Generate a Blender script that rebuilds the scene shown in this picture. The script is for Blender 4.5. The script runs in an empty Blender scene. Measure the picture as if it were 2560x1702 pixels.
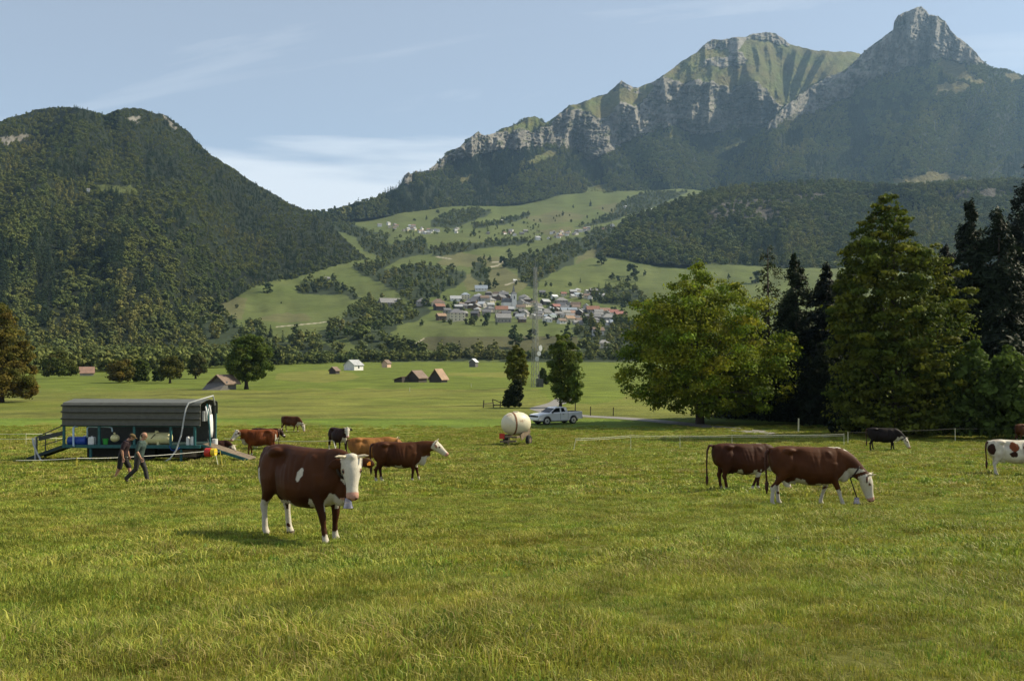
import bpy, bmesh, math, random
import numpy as np
from mathutils import Vector, Matrix
random.seed(7)
RNG = np.random.default_rng(11)
sc = bpy.context.scene
COL = sc.collection
R = math.radians
# ------------------------------------------------------------------ camera
F = 2459.0; CX, CY = 1280.0, 851.0; HZ = 888.0; CAMZ = 1.7
TH = math.atan((HZ - CY) / F)
cam = bpy.data.cameras.new('camera'); camo = bpy.data.objects.new('camera', cam); COL.objects.link(camo)
camo.location = (0, 0, CAMZ); camo.rotation_euler = (math.pi / 2 + TH, 0, 0)
cam.sensor_fit = 'HORIZONTAL'; cam.sensor_width = 36.0; cam.lens = 36.0 * F / 2560.0
cam.clip_start = 0.1; cam.clip_end = 30000
sc.camera = camo
# ------------------------------------------------------------------ light
SUN_EL, SUN_AZ = R(42), R(18)          # azimuth measured from +X (picture right) towards +Y (away)
sv = Vector((math.cos(SUN_EL) * math.cos(SUN_AZ), math.cos(SUN_EL) * math.sin(SUN_AZ), math.sin(SUN_EL)))
sl = bpy.data.lights.new('sun', 'SUN'); sl.energy = 5.0; sl.angle = R(0.53); sl.color = (1.0, 0.89, 0.66)
so = bpy.data.objects.new('sun', sl); COL.objects.link(so)
so.rotation_euler = sv.to_track_quat('Z', 'Y').to_euler()
w = bpy.data.worlds.new('World'); sc.world = w; w.use_nodes = True
nt = w.node_tree; nt.nodes.clear()
def N(nt, t, **kw):
    n = nt.nodes.new(t)
    for k, v in kw.items():
        if k.startswith('i_'):
            key = k[2:]
            n.inputs[int(key) if key.isdigit() else key.replace('_', ' ')].default_value = v
        else: setattr(n, k, v)
    return n
def L(nt, a, b): nt.links.new(a, b)
sky = N(nt, 'ShaderNodeTexSky', sky_type='NISHITA', sun_disc=False, sun_elevation=SUN_EL, sun_rotation=math.pi / 2 - SUN_AZ,
        altitude=900, air_density=1.0, dust_density=0.6, ozone_density=1.6)
tc = N(nt, 'ShaderNodeTexCoord')
# thin cirrus: noise on the sky direction, stretched along shallow rising bands
sep = N(nt, 'ShaderNodeSeparateXYZ'); L(nt, tc.outputs['Generated'], sep.inputs[0])
dz = N(nt, 'ShaderNodeMath', operation='ADD', i_1=0.28); L(nt, sep.outputs[2], dz.inputs[0])
ux = N(nt, 'ShaderNodeMath', operation='DIVIDE'); L(nt, sep.outputs[0], ux.inputs[0]); L(nt, dz.outputs[0], ux.inputs[1])
uy = N(nt, 'ShaderNodeMath', operation='DIVIDE'); L(nt, sep.outputs[1], uy.inputs[0]); L(nt, dz.outputs[0], uy.inputs[1])
cmb = N(nt, 'ShaderNodeCombineXYZ'); L(nt, ux.outputs[0], cmb.inputs[0]); L(nt, uy.outputs[0], cmb.inputs[1])
def cloudn(rot, scl, nscale, detail, dist, lo, hi, seed):
    mp = N(nt, 'ShaderNodeMapping', vector_type='TEXTURE'); mp.inputs['Rotation'].default_value = (0, 0, rot); mp.inputs['Scale'].default_value = scl
    mp.inputs['Location'].default_value = (seed, seed * 0.37, 0)
    L(nt, cmb.outputs[0], mp.inputs[0])
    no = N(nt, 'ShaderNodeTexNoise', i_Scale=nscale, i_Detail=detail, i_Roughness=0.58, i_Distortion=dist); L(nt, mp.outputs[0], no.inputs['Vector'])
    mr = N(nt, 'ShaderNodeMapRange', interpolation_type='SMOOTHSTEP'); mr.inputs['From Min'].default_value = lo; mr.inputs['From Max'].default_value = hi
    L(nt, no.outputs['Fac'], mr.inputs[0]); return mr.outputs[0]
c1 = cloudn(R(-16), (2.4, 0.42, 1), 2.2, 8, 0.6, 0.42, 0.78, 3.1)
c2 = cloudn(R(-10), (1.6, 0.6, 1), 1.2, 6, 0.9, 0.38, 0.74, 9.3)
mx = N(nt, 'ShaderNodeMath', operation='MAXIMUM'); L(nt, c1, mx.inputs[0]); L(nt, c2, mx.inputs[1])
cm = N(nt, 'ShaderNodeMath', operation='MULTIPLY', i_1=0.44); hi = N(nt, 'ShaderNodeMapRange', interpolation_type='SMOOTHSTEP'); hi.inputs['From Min'].default_value = 0.75; hi.inputs['From Max'].default_value = 0.40; L(nt, sep.outputs[2], hi.inputs[0])
fy_ = N(nt, 'ShaderNodeMapRange', interpolation_type='SMOOTHSTEP'); fy_.inputs['From Min'].default_value = -0.2; fy_.inputs['From Max'].default_value = 0.4; L(nt, sep.outputs[1], fy_.inputs[0])
m1_ = N(nt, 'ShaderNodeMath', operation='MULTIPLY'); L(nt, hi.outputs[0], m1_.inputs[0]); L(nt, fy_.outputs[0], m1_.inputs[1])  # clouds thinned overhead and behind the camera to lower the sky fill
m2_ = N(nt, 'ShaderNodeMath', operation='MULTIPLY'); L(nt, m1_.outputs[0], m2_.inputs[0]); L(nt, mx.outputs[0], m2_.inputs[1]); L(nt, m2_.outputs[0], cm.inputs[0])
# low pale cloud bank above the saddle
lowm = N(nt, 'ShaderNodeMapRange', interpolation_type='SMOOTHSTEP'); lowm.inputs['From Min'].default_value = 0.24; lowm.inputs['From Max'].default_value = 0.165
wob = N(nt, 'ShaderNodeTexNoise', i_Scale=5.0, i_Detail=4.0); mpw = N(nt, 'ShaderNodeMapping'); mpw.inputs['Scale'].default_value = (1, 1, 9)
L(nt, tc.outputs['Generated'], mpw.inputs[0]); L(nt, mpw.outputs[0], wob.inputs['Vector'])
wm = N(nt, 'ShaderNodeMath', operation='MULTIPLY_ADD', i_1=0.11, i_2=-0.055); L(nt, wob.outputs['Fac'], wm.inputs[0])
za = N(nt, 'ShaderNodeMath', operation='ADD'); L(nt, sep.outputs[2], za.inputs[0]); L(nt, wm.outputs[0], za.inputs[1])
L(nt, za.outputs[0], lowm.inputs[0])
lm = N(nt, 'ShaderNodeMath', operation='MULTIPLY', i_1=0.80); L(nt, lowm.outputs[0], lm.inputs[0])
mx2 = N(nt, 'ShaderNodeMath', operation='MAXIMUM'); L(nt, cm.outputs[0], mx2.inputs[0]); L(nt, lm.outputs[0], mx2.inputs[1])
# the whole sky is slightly milky
mk = N(nt, 'ShaderNodeMath', operation='MAXIMUM', i_1=0.27); L(nt, mx2.outputs[0], mk.inputs[0])
mixs = N(nt, 'ShaderNodeMix', data_type='RGBA'); L(nt, mk.outputs[0], mixs.inputs[0]); L(nt, sky.outputs[0], mixs.inputs[6])
mixs.inputs[7].default_value = (10.4, 10.7, 10.8, 1)
bg = N(nt, 'ShaderNodeBackground', i_Strength=0.074); L(nt, mixs.outputs[2], bg.inputs[0])
wo = N(nt, 'ShaderNodeOutputWorld'); L(nt, bg.outputs[0], wo.inputs[0])
sc.view_settings.view_transform = 'Standard'; sc.view_settings.look = 'None'; sc.view_settings.exposure = 0.47; sc.view_settings.gamma = 1.0
sc.render.engine = 'CYCLES'
sc.cycles.max_bounces = 5; sc.cycles.diffuse_bounces = 2; sc.cycles.glossy_bounces = 2; sc.cycles.transmission_bounces = 3
sc.cycles.transparent_max_bounces = 6; sc.cycles.volume_bounces = 0; sc.cycles.use_denoising = True
sc.cycles.sample_clamp_indirect = 4.0
# ------------------------------------------------------------------ picture <-> place
def ray(px, py):
    u = CY - np.asarray(py, float)
    return (np.asarray(px, float) - CX), F * math.cos(TH) - u * math.sin(TH), F * math.sin(TH) + u * math.cos(TH)
def P(px, py, Y):
    x, y, z = ray(px, py); s = np.asarray(Y, float) / y
    return np.stack([x * s, y * s, CAMZ + z * s], axis=-1)
def px_of(x, y, z):
    zz = z - CAMZ
    fy = y * math.cos(TH) + zz * math.sin(TH); u = -y * math.sin(TH) + zz * math.cos(TH)
    return CX + F * x / fy, CY - F * u / fy
HT = np.array([[-30, 1.6], [0, 1.6], [3, 1.62], [5.1, 1.72], [10, 2.3], [16.3, 3.03], [27, 4.0], [38.4, 4.8], [51, 5.5], [63, 6.1], [80, 6.65], [98, 7.0], [150, 7.5],
               [220, 7.8], [290, 7.8], [400, 7.7], [490, 7.4], [600, 6.2], [700, 4.9], [800, 4.6], [1200, 4.6]])
_Y = np.concatenate([np.arange(-30, 120, 0.25), np.arange(120, 1201, 2.0)])
_h = np.interp(_Y, HT[:, 0], HT[:, 1])
def _smooth(a, n):
    k = np.hanning(n + 2)[1:-1]; k /= k.sum()
    return np.convolve(np.pad(a, n // 2, mode='edge'), k, 'valid')[:len(a)]
_h[:600] = _smooth(_h[:600], 41)
_h[600:] = _smooth(_h[600:], 31)
def depth_h(Y): return np.interp(Y, _Y, _h)
# ------------------------------------------------------------------ noise
def _hash(ix, iy, iz, seed):
    h = (ix.astype(np.int64) * 374761393 + iy.astype(np.int64) * 668265263 + iz.astype(np.int64) * 1274126177 + seed * 1442695041) & 0xFFFFFFFF
    h = ((h ^ (h >> 13)) * 1274126177) & 0xFFFFFFFF
    h = (h ^ (h >> 16)) & 0xFFFFFFFF
    return h / 4294967295.0
def vnoise(x, y, z=None, seed=0):
    x = np.asarray(x, float); y = np.asarray(y, float); z = np.zeros_like(x) if z is None else np.asarray(z, float)
    x, y, z = np.broadcast_arrays(x, y, z)
    ix, iy, iz = np.floor(x), np.floor(y), np.floor(z); fx, fy, fz = x - ix, y - iy, z - iz
    fx = fx * fx * fx * (fx * (fx * 6 - 15) + 10); fy = fy * fy * fy * (fy * (fy * 6 - 15) + 10); fz = fz * fz * fz * (fz * (fz * 6 - 15) + 10)
    r = 0
    for a in (0, 1):
        for b in (0, 1):
            for c in (0, 1):
                r = r + _hash(ix + a, iy + b, iz + c, seed) * (fx if a else 1 - fx) * (fy if b else 1 - fy) * (fz if c else 1 - fz)
    return r * 2 - 1
def fbm(x, y, z=None, o=4, seed=0, g=0.5):
    r = 0; a = 1; t = 0; f = 1.0
    for i in range(o):
        r = r + a * vnoise(np.asarray(x) * f, np.asarray(y) * f, None if z is None else np.asarray(z) * f, seed + i * 17); t += a; a *= g; f *= 2.03
    return r / t
def ridged(x, y, o=4, seed=0, g=0.55):
    r = 0; a = 1; t = 0; f = 1.0
    for i in range(o):
        r = r + a * (1 - np.abs(vnoise(np.asarray(x) * f, np.asarray(y) * f, None, seed + i * 13)) * 2); t += a; a *= g; f *= 2.1
    return r / t
def inpoly(x, y, poly):
    x = np.asarray(x, float); y = np.asarray(y, float); r = np.zeros(x.shape, bool); n = len(poly)
    for i in range(n):
        x1, y1 = poly[i]; x2, y2 = poly[(i + 1) % n]
        if y1 == y2: continue
        c = ((y1 > y) != (y2 > y)) & (x < (x2 - x1) * (y - y1) / (y2 - y1) + x1)
        r ^= c
    return r
# ------------------------------------------------------------------ mesh + object helpers
def mk(name, v, f, mat=None, parent=None, cols=None, smooth=False, loc=None, rot=None, link=True):
    """v (N,3), f list of index tuples or a (M,k) array -> ONE mesh object"""
    me = bpy.data.meshes.new(name)
    v = np.asarray(v, dtype=np.float32)
    if isinstance(f, np.ndarray):
        k = f.shape[1]; nf = f.shape[0]
        me.vertices.add(len(v)); me.vertices.foreach_set('co', v.ravel())
        me.loops.add(nf * k); me.loops.foreach_set('vertex_index', f.astype(np.int32).ravel())
        me.polygons.add(nf); me.polygons.foreach_set('loop_start', np.arange(nf, dtype=np.int32) * k)
        me.update(calc_edges=True)
    else:
        me.from_pydata([tuple(map(float, a)) for a in v], [], [tuple(int(i) for i in a) for a in f]); me.update()
    if smooth: me.polygons.foreach_set('use_smooth', np.ones(len(me.polygons), bool))
    if cols is not None:
        at = me.color_attributes.new('Col', 'FLOAT_COLOR', 'POINT'); c = np.ones((len(v), 4), np.float32); c[:, :3] = cols
        at.data.foreach_set('color', c.ravel())
    o = bpy.data.objects.new(name, me)
    if mat: me.materials.append(mat)
    if link: COL.objects.link(o)
    if parent is not None: o.parent = parent
    if loc is not None: o.location = loc
    if rot is not None: o.rotation_euler = rot
    return o
def empty(name, loc=(0, 0, 0), rz=0.0, parent=None):
    o = bpy.data.objects.new(name, None); COL.objects.link(o); o.location = loc; o.rotation_euler = (0, 0, rz)
    if parent is not None: o.parent = parent
    return o
def tag(o, label=None, cat=None, group=None, kind=None):
    for k, v in (('label', label), ('category', cat), ('group', group), ('kind', kind)):
        if v: o[k] = v
    return o
def copytree(o, parent=None):
    c = o.copy(); COL.objects.link(c); c.parent = parent
    for ch in list(o.children): copytree(ch, c)
    return c
class MB:
    """collects shapes; build() makes one mesh"""
    def __init__(s): s.v = []; s.f = []; s.n = 0
    def add(s, v, f):
        v = np.asarray(v, float); s.v.append(v); s.f += [tuple(int(i) + s.n for i in a) for a in f]; s.n += len(v); return s
    def box(s, c, d, rz=0.0, M=None):
        x, y, z = d[0] / 2, d[1] / 2, d[2] / 2
        v = np.array([(i * x, j * y, k * z) for k in (-1, 1) for j in (-1, 1) for i in (-1, 1)], float)
        if rz:
            ca, sa = math.cos(rz), math.sin(rz); v = np.stack([v[:, 0] * ca - v[:, 1] * sa, v[:, 0] * sa + v[:, 1] * ca, v[:, 2]], 1)
        if M is not None: v = v @ np.array(M).T
        return s.add(v + np.array(c), [(0, 2, 3, 1), (4, 5, 7, 6), (0, 1, 5, 4), (2, 6, 7, 3), (0, 4, 6, 2), (1, 3, 7, 5)])
    def beam(s, a, b, w, h=None):
        """box from a to b, w wide, h high"""
        a = Vector(a); b = Vector(b); h = h or w; d = b - a; q = d.to_track_quat('X', 'Z').to_matrix()
        return s.box((a + b) / 2, (d.length, w, h), M=q)
    def loft(s, rings, cap=True):
        n = len(rings[0]); vs = np.concatenate([np.asarray(r, float) for r in rings]); f = []
        for i in range(len(rings) - 1):
            for j in range(n):
                k = (j + 1) % n; f.append((i * n + j, i * n + k, (i + 1) * n + k, (i + 1) * n + j))
        if cap: f.append(tuple(range(n - 1, -1, -1))); m = (len(rings) - 1) * n; f.append(tuple(m + j for j in range(n)))
        return s.add(vs, f)
    def tube(s, pts, r, n=8, cap=True):
        pts = [Vector(p) for p in pts]; rr = r if isinstance(r, (list, tuple)) else [r] * len(pts); rings = []; up = None
        for i, p in enumerate(pts):
            t = (pts[min(i + 1, len(pts) - 1)] - pts[max(i - 1, 0)]).normalized()
            if up is None:
                up = Vector((0, 0, 1)) if abs(t.z) < 0.9 else Vector((0, 1, 0))
            sx = t.cross(up).normalized(); uy_ = sx.cross(t).normalized(); up = uy_
            rings.append([p + sx * math.cos(a) * rr[i] + uy_ * math.sin(a) * rr[i] for a in [2 * math.pi * k / n for k in range(n)]])
        return s.loft([np.array([tuple(q) for q in g]) for g in rings], cap)
    def ell(s, c, r, n=12, m=8, M=None):
        rings = []
        for i in range(m + 1):
            t = math.pi * (i + 0.02) / (m + 0.04); rings.append(np.array([(math.sin(t) * math.cos(2 * math.pi * k / n) * r[0], math.sin(t) * math.sin(2 * math.pi * k / n) * r[1], -math.cos(t) * r[2]) for k in range(n)]))
        if M is not None: rings = [g @ np.array(M).T for g in rings]
        return s.loft([g + np.array(c) for g in rings])
    def prism(s, poly, y0, y1):
        """outline in XZ pushed along Y"""
        n = len(poly); v = [(x, y0, z) for x, z in poly] + [(x, y1, z) for x, z in poly]
        f = [tuple(range(n)), tuple(range(2 * n - 1, n - 1, -1))] + [(i, i + n, (i + 1) % n + n, (i + 1) % n) for i in range(n)]
        return s.add(v, f)
    def build(s, name, mat=None, parent=None, smooth=False, **kw):
        return mk(name, np.concatenate(s.v), s.f, mat, parent, smooth=smooth, **kw)
# ------------------------------------------------------------------ materials
def lin(c): return tuple(((x / 255.0) / 12.92 if x <= 10 else ((x / 255.0 + 0.055) / 1.055) ** 2.4) for x in c)
def mat_new(name):
    m = bpy.data.materials.new(name); m.use_nodes = True; t = m.node_tree; t.nodes.clear()
    o = t.nodes.new('ShaderNodeOutputMaterial'); b = t.nodes.new('ShaderNodeBsdfPrincipled'); t.links.new(b.outputs[0], o.inputs[0])
    return m, t, b, o
_mats = {}
def paint(name, col, rough=0.6, var=0.12, scale=3.0, metal=0.0, bump=0.0, col2=None, spec=0.4, lo=0.35, hi=0.65):
    """plain paint / wood / metal with procedural unevenness; col2 mixes in as a second patchy colour"""
    if name in _mats: return _mats[name]
    m, t, b, o = mat_new(name)
    tcn = N(t, 'ShaderNodeTexCoord'); no = N(t, 'ShaderNodeTexNoise', i_Scale=scale, i_Detail=6.0, i_Roughness=0.65); L(t, tcn.outputs['Object'], no.inputs['Vector'])
    mr = N(t, 'ShaderNodeMapRange'); mr.inputs['From Min'].default_value = lo; mr.inputs['From Max'].default_value = hi; L(t, no.outputs['Fac'], mr.inputs[0])
    mi = N(t, 'ShaderNodeMix', data_type='RGBA'); L(t, mr.outputs[0], mi.inputs[0])
    c2 = col2 if col2 is not None else tuple(min(1, x * (1 + var)) for x in col); c1_ = col if col2 is not None else tuple(x * (1 - var) for x in col)
    mi.inputs[6].default_value = (*c1_, 1); mi.inputs[7].default_value = (*c2, 1)
    L(t, mi.outputs[2], b.inputs['Base Color']); b.inputs['Roughness'].default_value = rough; b.inputs['Metallic'].default_value = metal
    b.inputs['Specular IOR Level'].default_value = spec
    if bump:
        bu = N(t, 'ShaderNodeBump', i_Strength=bump, i_Distance=0.02); L(t, no.outputs['Fac'], bu.inputs['Height']); L(t, bu.outputs[0], b.inputs['Normal'])
    _mats[name] = m; return m
# ================================================================== TERRAIN
def polyx(pts, x):
    a = np.array(pts, float); return np.interp(x, a[:, 0], a[:, 1])
DM = np.array([[905, 700], [880, 760], [860, 800], [838, 850], [820, 900], [800, 1000], [780, 1120], [740, 1270], [700, 1420], [660, 1650], [640, 1800], [600, 2150], [560, 2600],
               [520, 3100], [490, 3500], [440, 4200], [300, 6000]])[::-1]
def D_mid(px, py):
    px = np.asarray(px, float); py = np.asarray(py, float)
    d = np.interp(py, DM[:, 0], DM[:, 1])
    k = np.clip((905 - py) / 60, 0, 1)
    d = d * (1 + k * (0.030 * vnoise(px / 130, py / 60, None, 5) + 0.010 * vnoise(px / 40, py / 25, None, 6)))
    return d
CREST_L = [(-400, 330), (-200, 322), (0, 303), (42, 290), (88, 275), (134, 269), (184, 268), (214, 274), (264, 287), (279, 281), (306, 272), (337, 270), (364, 275), (387, 283), (409, 287), (429, 299),
           (452, 315), (475, 332), (482, 345), (498, 359), (517, 378), (536, 393), (582, 420), (612, 443), (651, 466), (689, 487), (716, 504), (739, 515), (769, 528), (804, 546),
           (842, 577), (865, 600), (905, 636), (935, 655)]
BASE_L = [(-400, 935), (0, 925), (300, 905), (420, 862), (500, 800), (555, 757), (650, 737), (796, 684), (850, 672), (935, 657)]
CREST_R = [(690, 536), (780, 529), (819, 528), (858, 515), (889, 507), (924, 500), (955, 486), (992, 470), (1006, 454), (1010, 439), (1022, 430), (1030, 437), (1039, 426), (1049, 430), (1072, 426),
           (1088, 411), (1107, 394), (1123, 378), (1150, 367), (1160, 357), (1174, 345), (1191, 332), (1196, 328), (1201, 335), (1213, 339), (1236, 334), (1256, 321), (1283, 314),
           (1314, 295), (1334, 291), (1349, 296), (1365, 307), (1384, 295), (1412, 273), (1423, 263), (1443, 261), (1466, 252), (1494, 240), (1518, 234), (1536, 218), (1554, 201),
           (1567, 211), (1583, 218), (1594, 220), (1635, 204), (1671, 180), (1702, 155), (1738, 135), (1761, 112), (1779, 99), (1806, 100), (1837, 93), (1860, 94), (1882, 85),
           (1918, 81), (1940, 85), (1963, 101), (1976, 113), (2008, 119), (2039, 127), (2062, 127), (2084, 130), (2129, 129), (2154, 137), (2300, 210), (2600, 300), (2960, 420)]
CREST_P = [(1560, 455), (1650, 436), (1740, 405), (1800, 385), (1850, 362), (1880, 346), (1904, 330), (1930, 300), (1949, 274), (1976, 256), (2010, 226), (2053, 198), (2090, 186), (2116, 173), (2143, 148), (2154, 135), (2165, 125),
           (2188, 108), (2219, 85), (2233, 74), (2235, 54), (2246, 38), (2273, 27), (2289, 20), (2302, 17), (2316, 27), (2322, 38), (2345, 40), (2363, 54), (2374, 72),
           (2390, 90), (2417, 110), (2439, 130), (2453, 148), (2471, 164), (2489, 173), (2507, 172), (2529, 180), (2560, 189), (2700, 230), (2960, 330)]
BASE_R = [(690, 556), (900, 548), (1100, 522), (1300, 508), (1440, 486), (1560, 486), (1700, 478), (2000, 470), (2960, 480)]
CREST_H = [(1490, 640), (1521, 606), (1545, 560), (1580, 540), (1635, 521), (1725, 490), (1792, 472), (1860, 463), (1927, 458), (2017, 454), (2084, 449), (2152, 458), (2242, 463), (2354, 458),
           (2489, 449), (2560, 449), (2960, 470)]
BASE_H = [(1490, 645), (1521, 640), (1600, 655), (1700, 662), (1900, 668), (2960, 690)]
# depth of each mountain sheet
def D_left(px, py):
    b = polyx(BASE_L, px); c = polyx(CREST_L, px); t = np.clip((b - py) / np.maximum(b - c, 2), 0, 1.2)
    db = np.where(b > 890, 640 + (925 - b) * 2.0, D_mid(px * 0 + 700, b)) ; db = np.interp(px, [-400, 0, 300, 420, 500, 560, 650, 796, 850, 935], [600, 630, 700, 800, 1010, 1200, 1330, 1520, 1600, 1720])
    k = np.interp(px, [-400, 300, 600, 850, 935], [1.7, 1.75, 2.1, 2.6, 3.0])
    d = db + k * (b - py) * (0.75 + 0.35 * t)
    fade = np.clip((b - py) / 60, 0, 1)
    d = d + fade * (110 * vnoise(px / 210 + 3, py / 260, None, 21) + 75 * vnoise((px + py * 0.5) / 85, py / 190, None, 22) + 22 * vnoise((px + py * 0.4) / 34, py / 60, None, 23))
    # shoulder behind the saddle between the two summits
    d = d + 60 * np.exp(-((px - 262 - (py - 287) * 0.35) / 30) ** 2) * np.clip((560 - py) / 200, 0, 1)
    return d
SPURS = [  # (x0,y0,x1,y1,half width,reach) ribs that stand out towards the viewer, in the grassy face, the cliffs, the peak
    (1920, 118, 1944, 238, 15, 70), (1957, 122, 1952, 256, 14, 75), (1992, 128, 1966, 262, 13, 65), (2030, 132, 1984, 258, 15, 75), (2066, 136, 2008, 246, 13, 60), (2106, 138, 2040, 228, 15, 65), (2146, 142, 2084, 206, 14, 50), (1890, 115, 1912, 200, 13, 55),
    (1850, 120, 1760, 215, 26, 80), (1790, 170, 1740, 215, 18, 60), (1720, 165, 1690, 215, 16, 50),
    (1660, 195, 1672, 320, 26, 110), (1690, 215, 1700, 300, 12, 45), (1740, 205, 1730, 300, 18, 70), (1775, 208, 1770, 300, 22, 80), (1890, 205, 1905, 310, 26, 110), (1925, 240, 1950, 290, 16, 60),
    (1560, 262, 1540, 330, 20, 70), (1585, 265, 1590, 300, 10, 40), (1428, 275, 1412, 375, 20, 90), (1450, 280, 1440, 340, 12, 40), (1190, 332, 1180, 390, 14, 50), (1245, 350, 1230, 400, 7, 35),
    (1330, 305, 1300, 345, 20, 40)]
def spur(px, py, S):
    r = np.zeros(np.broadcast(px, py).shape)
    for (x0, y0, x1, y1, w, a) in S:
        dx, dy = x1 - x0, y1 - y0; L2 = dx * dx + dy * dy
        t = np.clip(((px - x0) * dx + (py - y0) * dy) / L2, 0, 1)
        nx, ny = -dy, dx; ln = math.hypot(nx, ny)
        s = ((px - x0 - t * dx) * nx + (py - y0 - t * dy) * ny) / ln
        q = np.hypot(px - x0 - t * dx, py - y0 - t * dy)
        r = r + a * np.clip(1 - q / w, 0, 1) ** 1.2
    return r
ROCKS_R = [[(1635, 208), (1660, 188), (1690, 200), (1712, 212), (1745, 200), (1775, 205), (1830, 225), (1868, 205), (1895, 205), (1915, 225), (1950, 262), (1962, 268), (1935, 305), (1905, 318),
            (1860, 315), (1815, 330), (1760, 335), (1720, 332), (1693, 316), (1657, 318), (1590, 346), (1500, 391), (1470, 400), (1440, 375), (1390, 365), (1340, 370), (1300, 372), (1255, 375),
            (1215, 385), (1180, 392), (1130, 405), (1090, 425), (1070, 430), (1100, 400), (1150, 365), (1196, 326), (1210, 338), (1250, 330), (1280, 330), (1300, 322), (1330, 332), (1370, 318), (1410, 275), (1440, 270),
            (1470, 282), (1490, 300), (1520, 292), (1545, 262), (1565, 256), (1590, 262), (1598, 280)],
           [(1750, 122), (1779, 96), (1837, 90), (1900, 76), (1945, 84), (1980, 112), (1940, 110), (1900, 98), (1862, 102), (1850, 125), (1870, 150), (1848, 165), (1800, 168), (1755, 162), (1762, 148), (1800, 145), (1830, 140), (1815, 122), (1780, 122)],
           [(1004, 462), (1008, 438), (1022, 428), (1030, 437), (1039, 424), (1055, 432), (1030, 445), (1020, 460)],
           [(1545, 208), (1554, 199), (1570, 211), (1594, 222), (1606, 238), (1580, 225)]]
ROCKS_P = [[(2165, 127), (2188, 108), (2219, 85), (2233, 74), (2235, 54), (2246, 36), (2273, 24), (2302, 14), (2345, 38), (2374, 70), (2417, 108), (2453, 146), (2471, 166), (2430, 165), (2395, 152), (2370, 145), (2330, 150), (2290, 165),
            (2240, 180), (2190, 192), (2160, 215), (2110, 250), (2060, 275), (2010, 290), (1960, 310), (1920, 330), (1905, 331), (1950, 276), (1976, 258), (2010, 228), (2053, 200), (2116, 175), (2145, 150)]]
GRASS_P = [[(2350, 150), (2395, 150), (2425, 190), (2470, 210), (2440, 215), (2390, 195), (2350, 175)], [(2340, 215), (2400, 205), (2430, 225), (2400, 236), (2335, 235)],
           [(2510, 180), (2560, 190), (2560, 200), (2530, 205)], [(2225, 455), (2260, 442), (2380, 428), (2430, 446), (2330, 462), (2260, 470)]]
GRASS_R = [[(1500, 240), (1635, 204), (1700, 157), (1760, 113), (1850, 100), (1960, 104), (2050, 126), (2160, 130), (2120, 175), (2060, 200), (2010, 245), (1968, 272), (1930, 255), (1900, 210), (1860, 208), (1820, 222), (1780, 205),
            (1740, 200), (1705, 208), (1670, 190), (1640, 208), (1600, 262), (1565, 258), (1530, 285), (1500, 298), (1470, 280), (1420, 272), (1470, 252)],
           [(1236, 334), (1283, 314), (1314, 295), (1334, 291), (1349, 296), (1365, 307), (1400, 285), (1390, 305), (1330, 328), (1280, 330), (1230, 338)],
           [(1650, 345), (1690, 318), (1715, 335), (1700, 345)], [(1810, 370), (1850, 340), (1860, 352), (1880, 365), (1830, 372)], [(1440, 510), (1470, 468), (1530, 458), (1500, 500)],
           [(1310, 400), (1370, 380), (1400, 378), (1340, 420)], [(1130, 460), (1175, 435), (1178, 442), (1150, 462)], [(1280, 345), (1320, 335), (1380, 330), (1340, 350), (1290, 358)],
           [(835, 532), (858, 518), (905, 516), (900, 526), (860, 538)]]
def zone_r(px, py):
    jx = px + 7 * vnoise(px / 9, py / 9, None, 41); jy = py + 6 * vnoise(px / 11, py / 8, None, 42)
    z = np.zeros(px.shape, int)                       # 0 forest, 1 grass, 2 rock
    for p in GRASS_R: z[inpoly(jx, jy, p)] = 1
    for p in ROCKS_R: z[inpoly(jx, jy, p)] = 2
    return z
def zone_p(px, py):
    jx = px + 7 * vnoise(px / 9, py / 9, None, 43); jy = py + 6 * vnoise(px / 11, py / 8, None, 44)
    z = np.zeros(px.shape, int)
    for p in GRASS_P: z[inpoly(jx, jy, p)] = 1
    for p in ROCKS_P: z[inpoly(jx, jy, p)] = 2
    return z
def rocknoise(px, py, s):
    return (30 * ridged((px + 4 * vnoise(px / 20, py / 20, None, s + 9)) / 22, py / 70, 3, s) + 19 * ridged((px + 0.3 * py) / 9, py / 20, 3, s + 1) + 9 * vnoise(px / 4, py / 4, None, s + 2) + 12 * np.abs(vnoise(px / 60, (py - 0.25 * px) / 7, None, s + 3)))
def soft(zmask, it=2):
    a = zmask.astype(float)
    for _ in range(it):
        a = (a + np.roll(a, 1, 0) + np.roll(a, -1, 0) + np.roll(a, 1, 1) + np.roll(a, -1, 1)) / 5
    return a
def cum_depth(px, py, b, base_d, rate):
    """integrate metres of depth per picture row upwards; rows are axis 0 from the base up"""
    dp = -np.diff(py, axis=0, prepend=py[:1]); return base_d + np.cumsum(rate * dp, axis=0)
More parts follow.
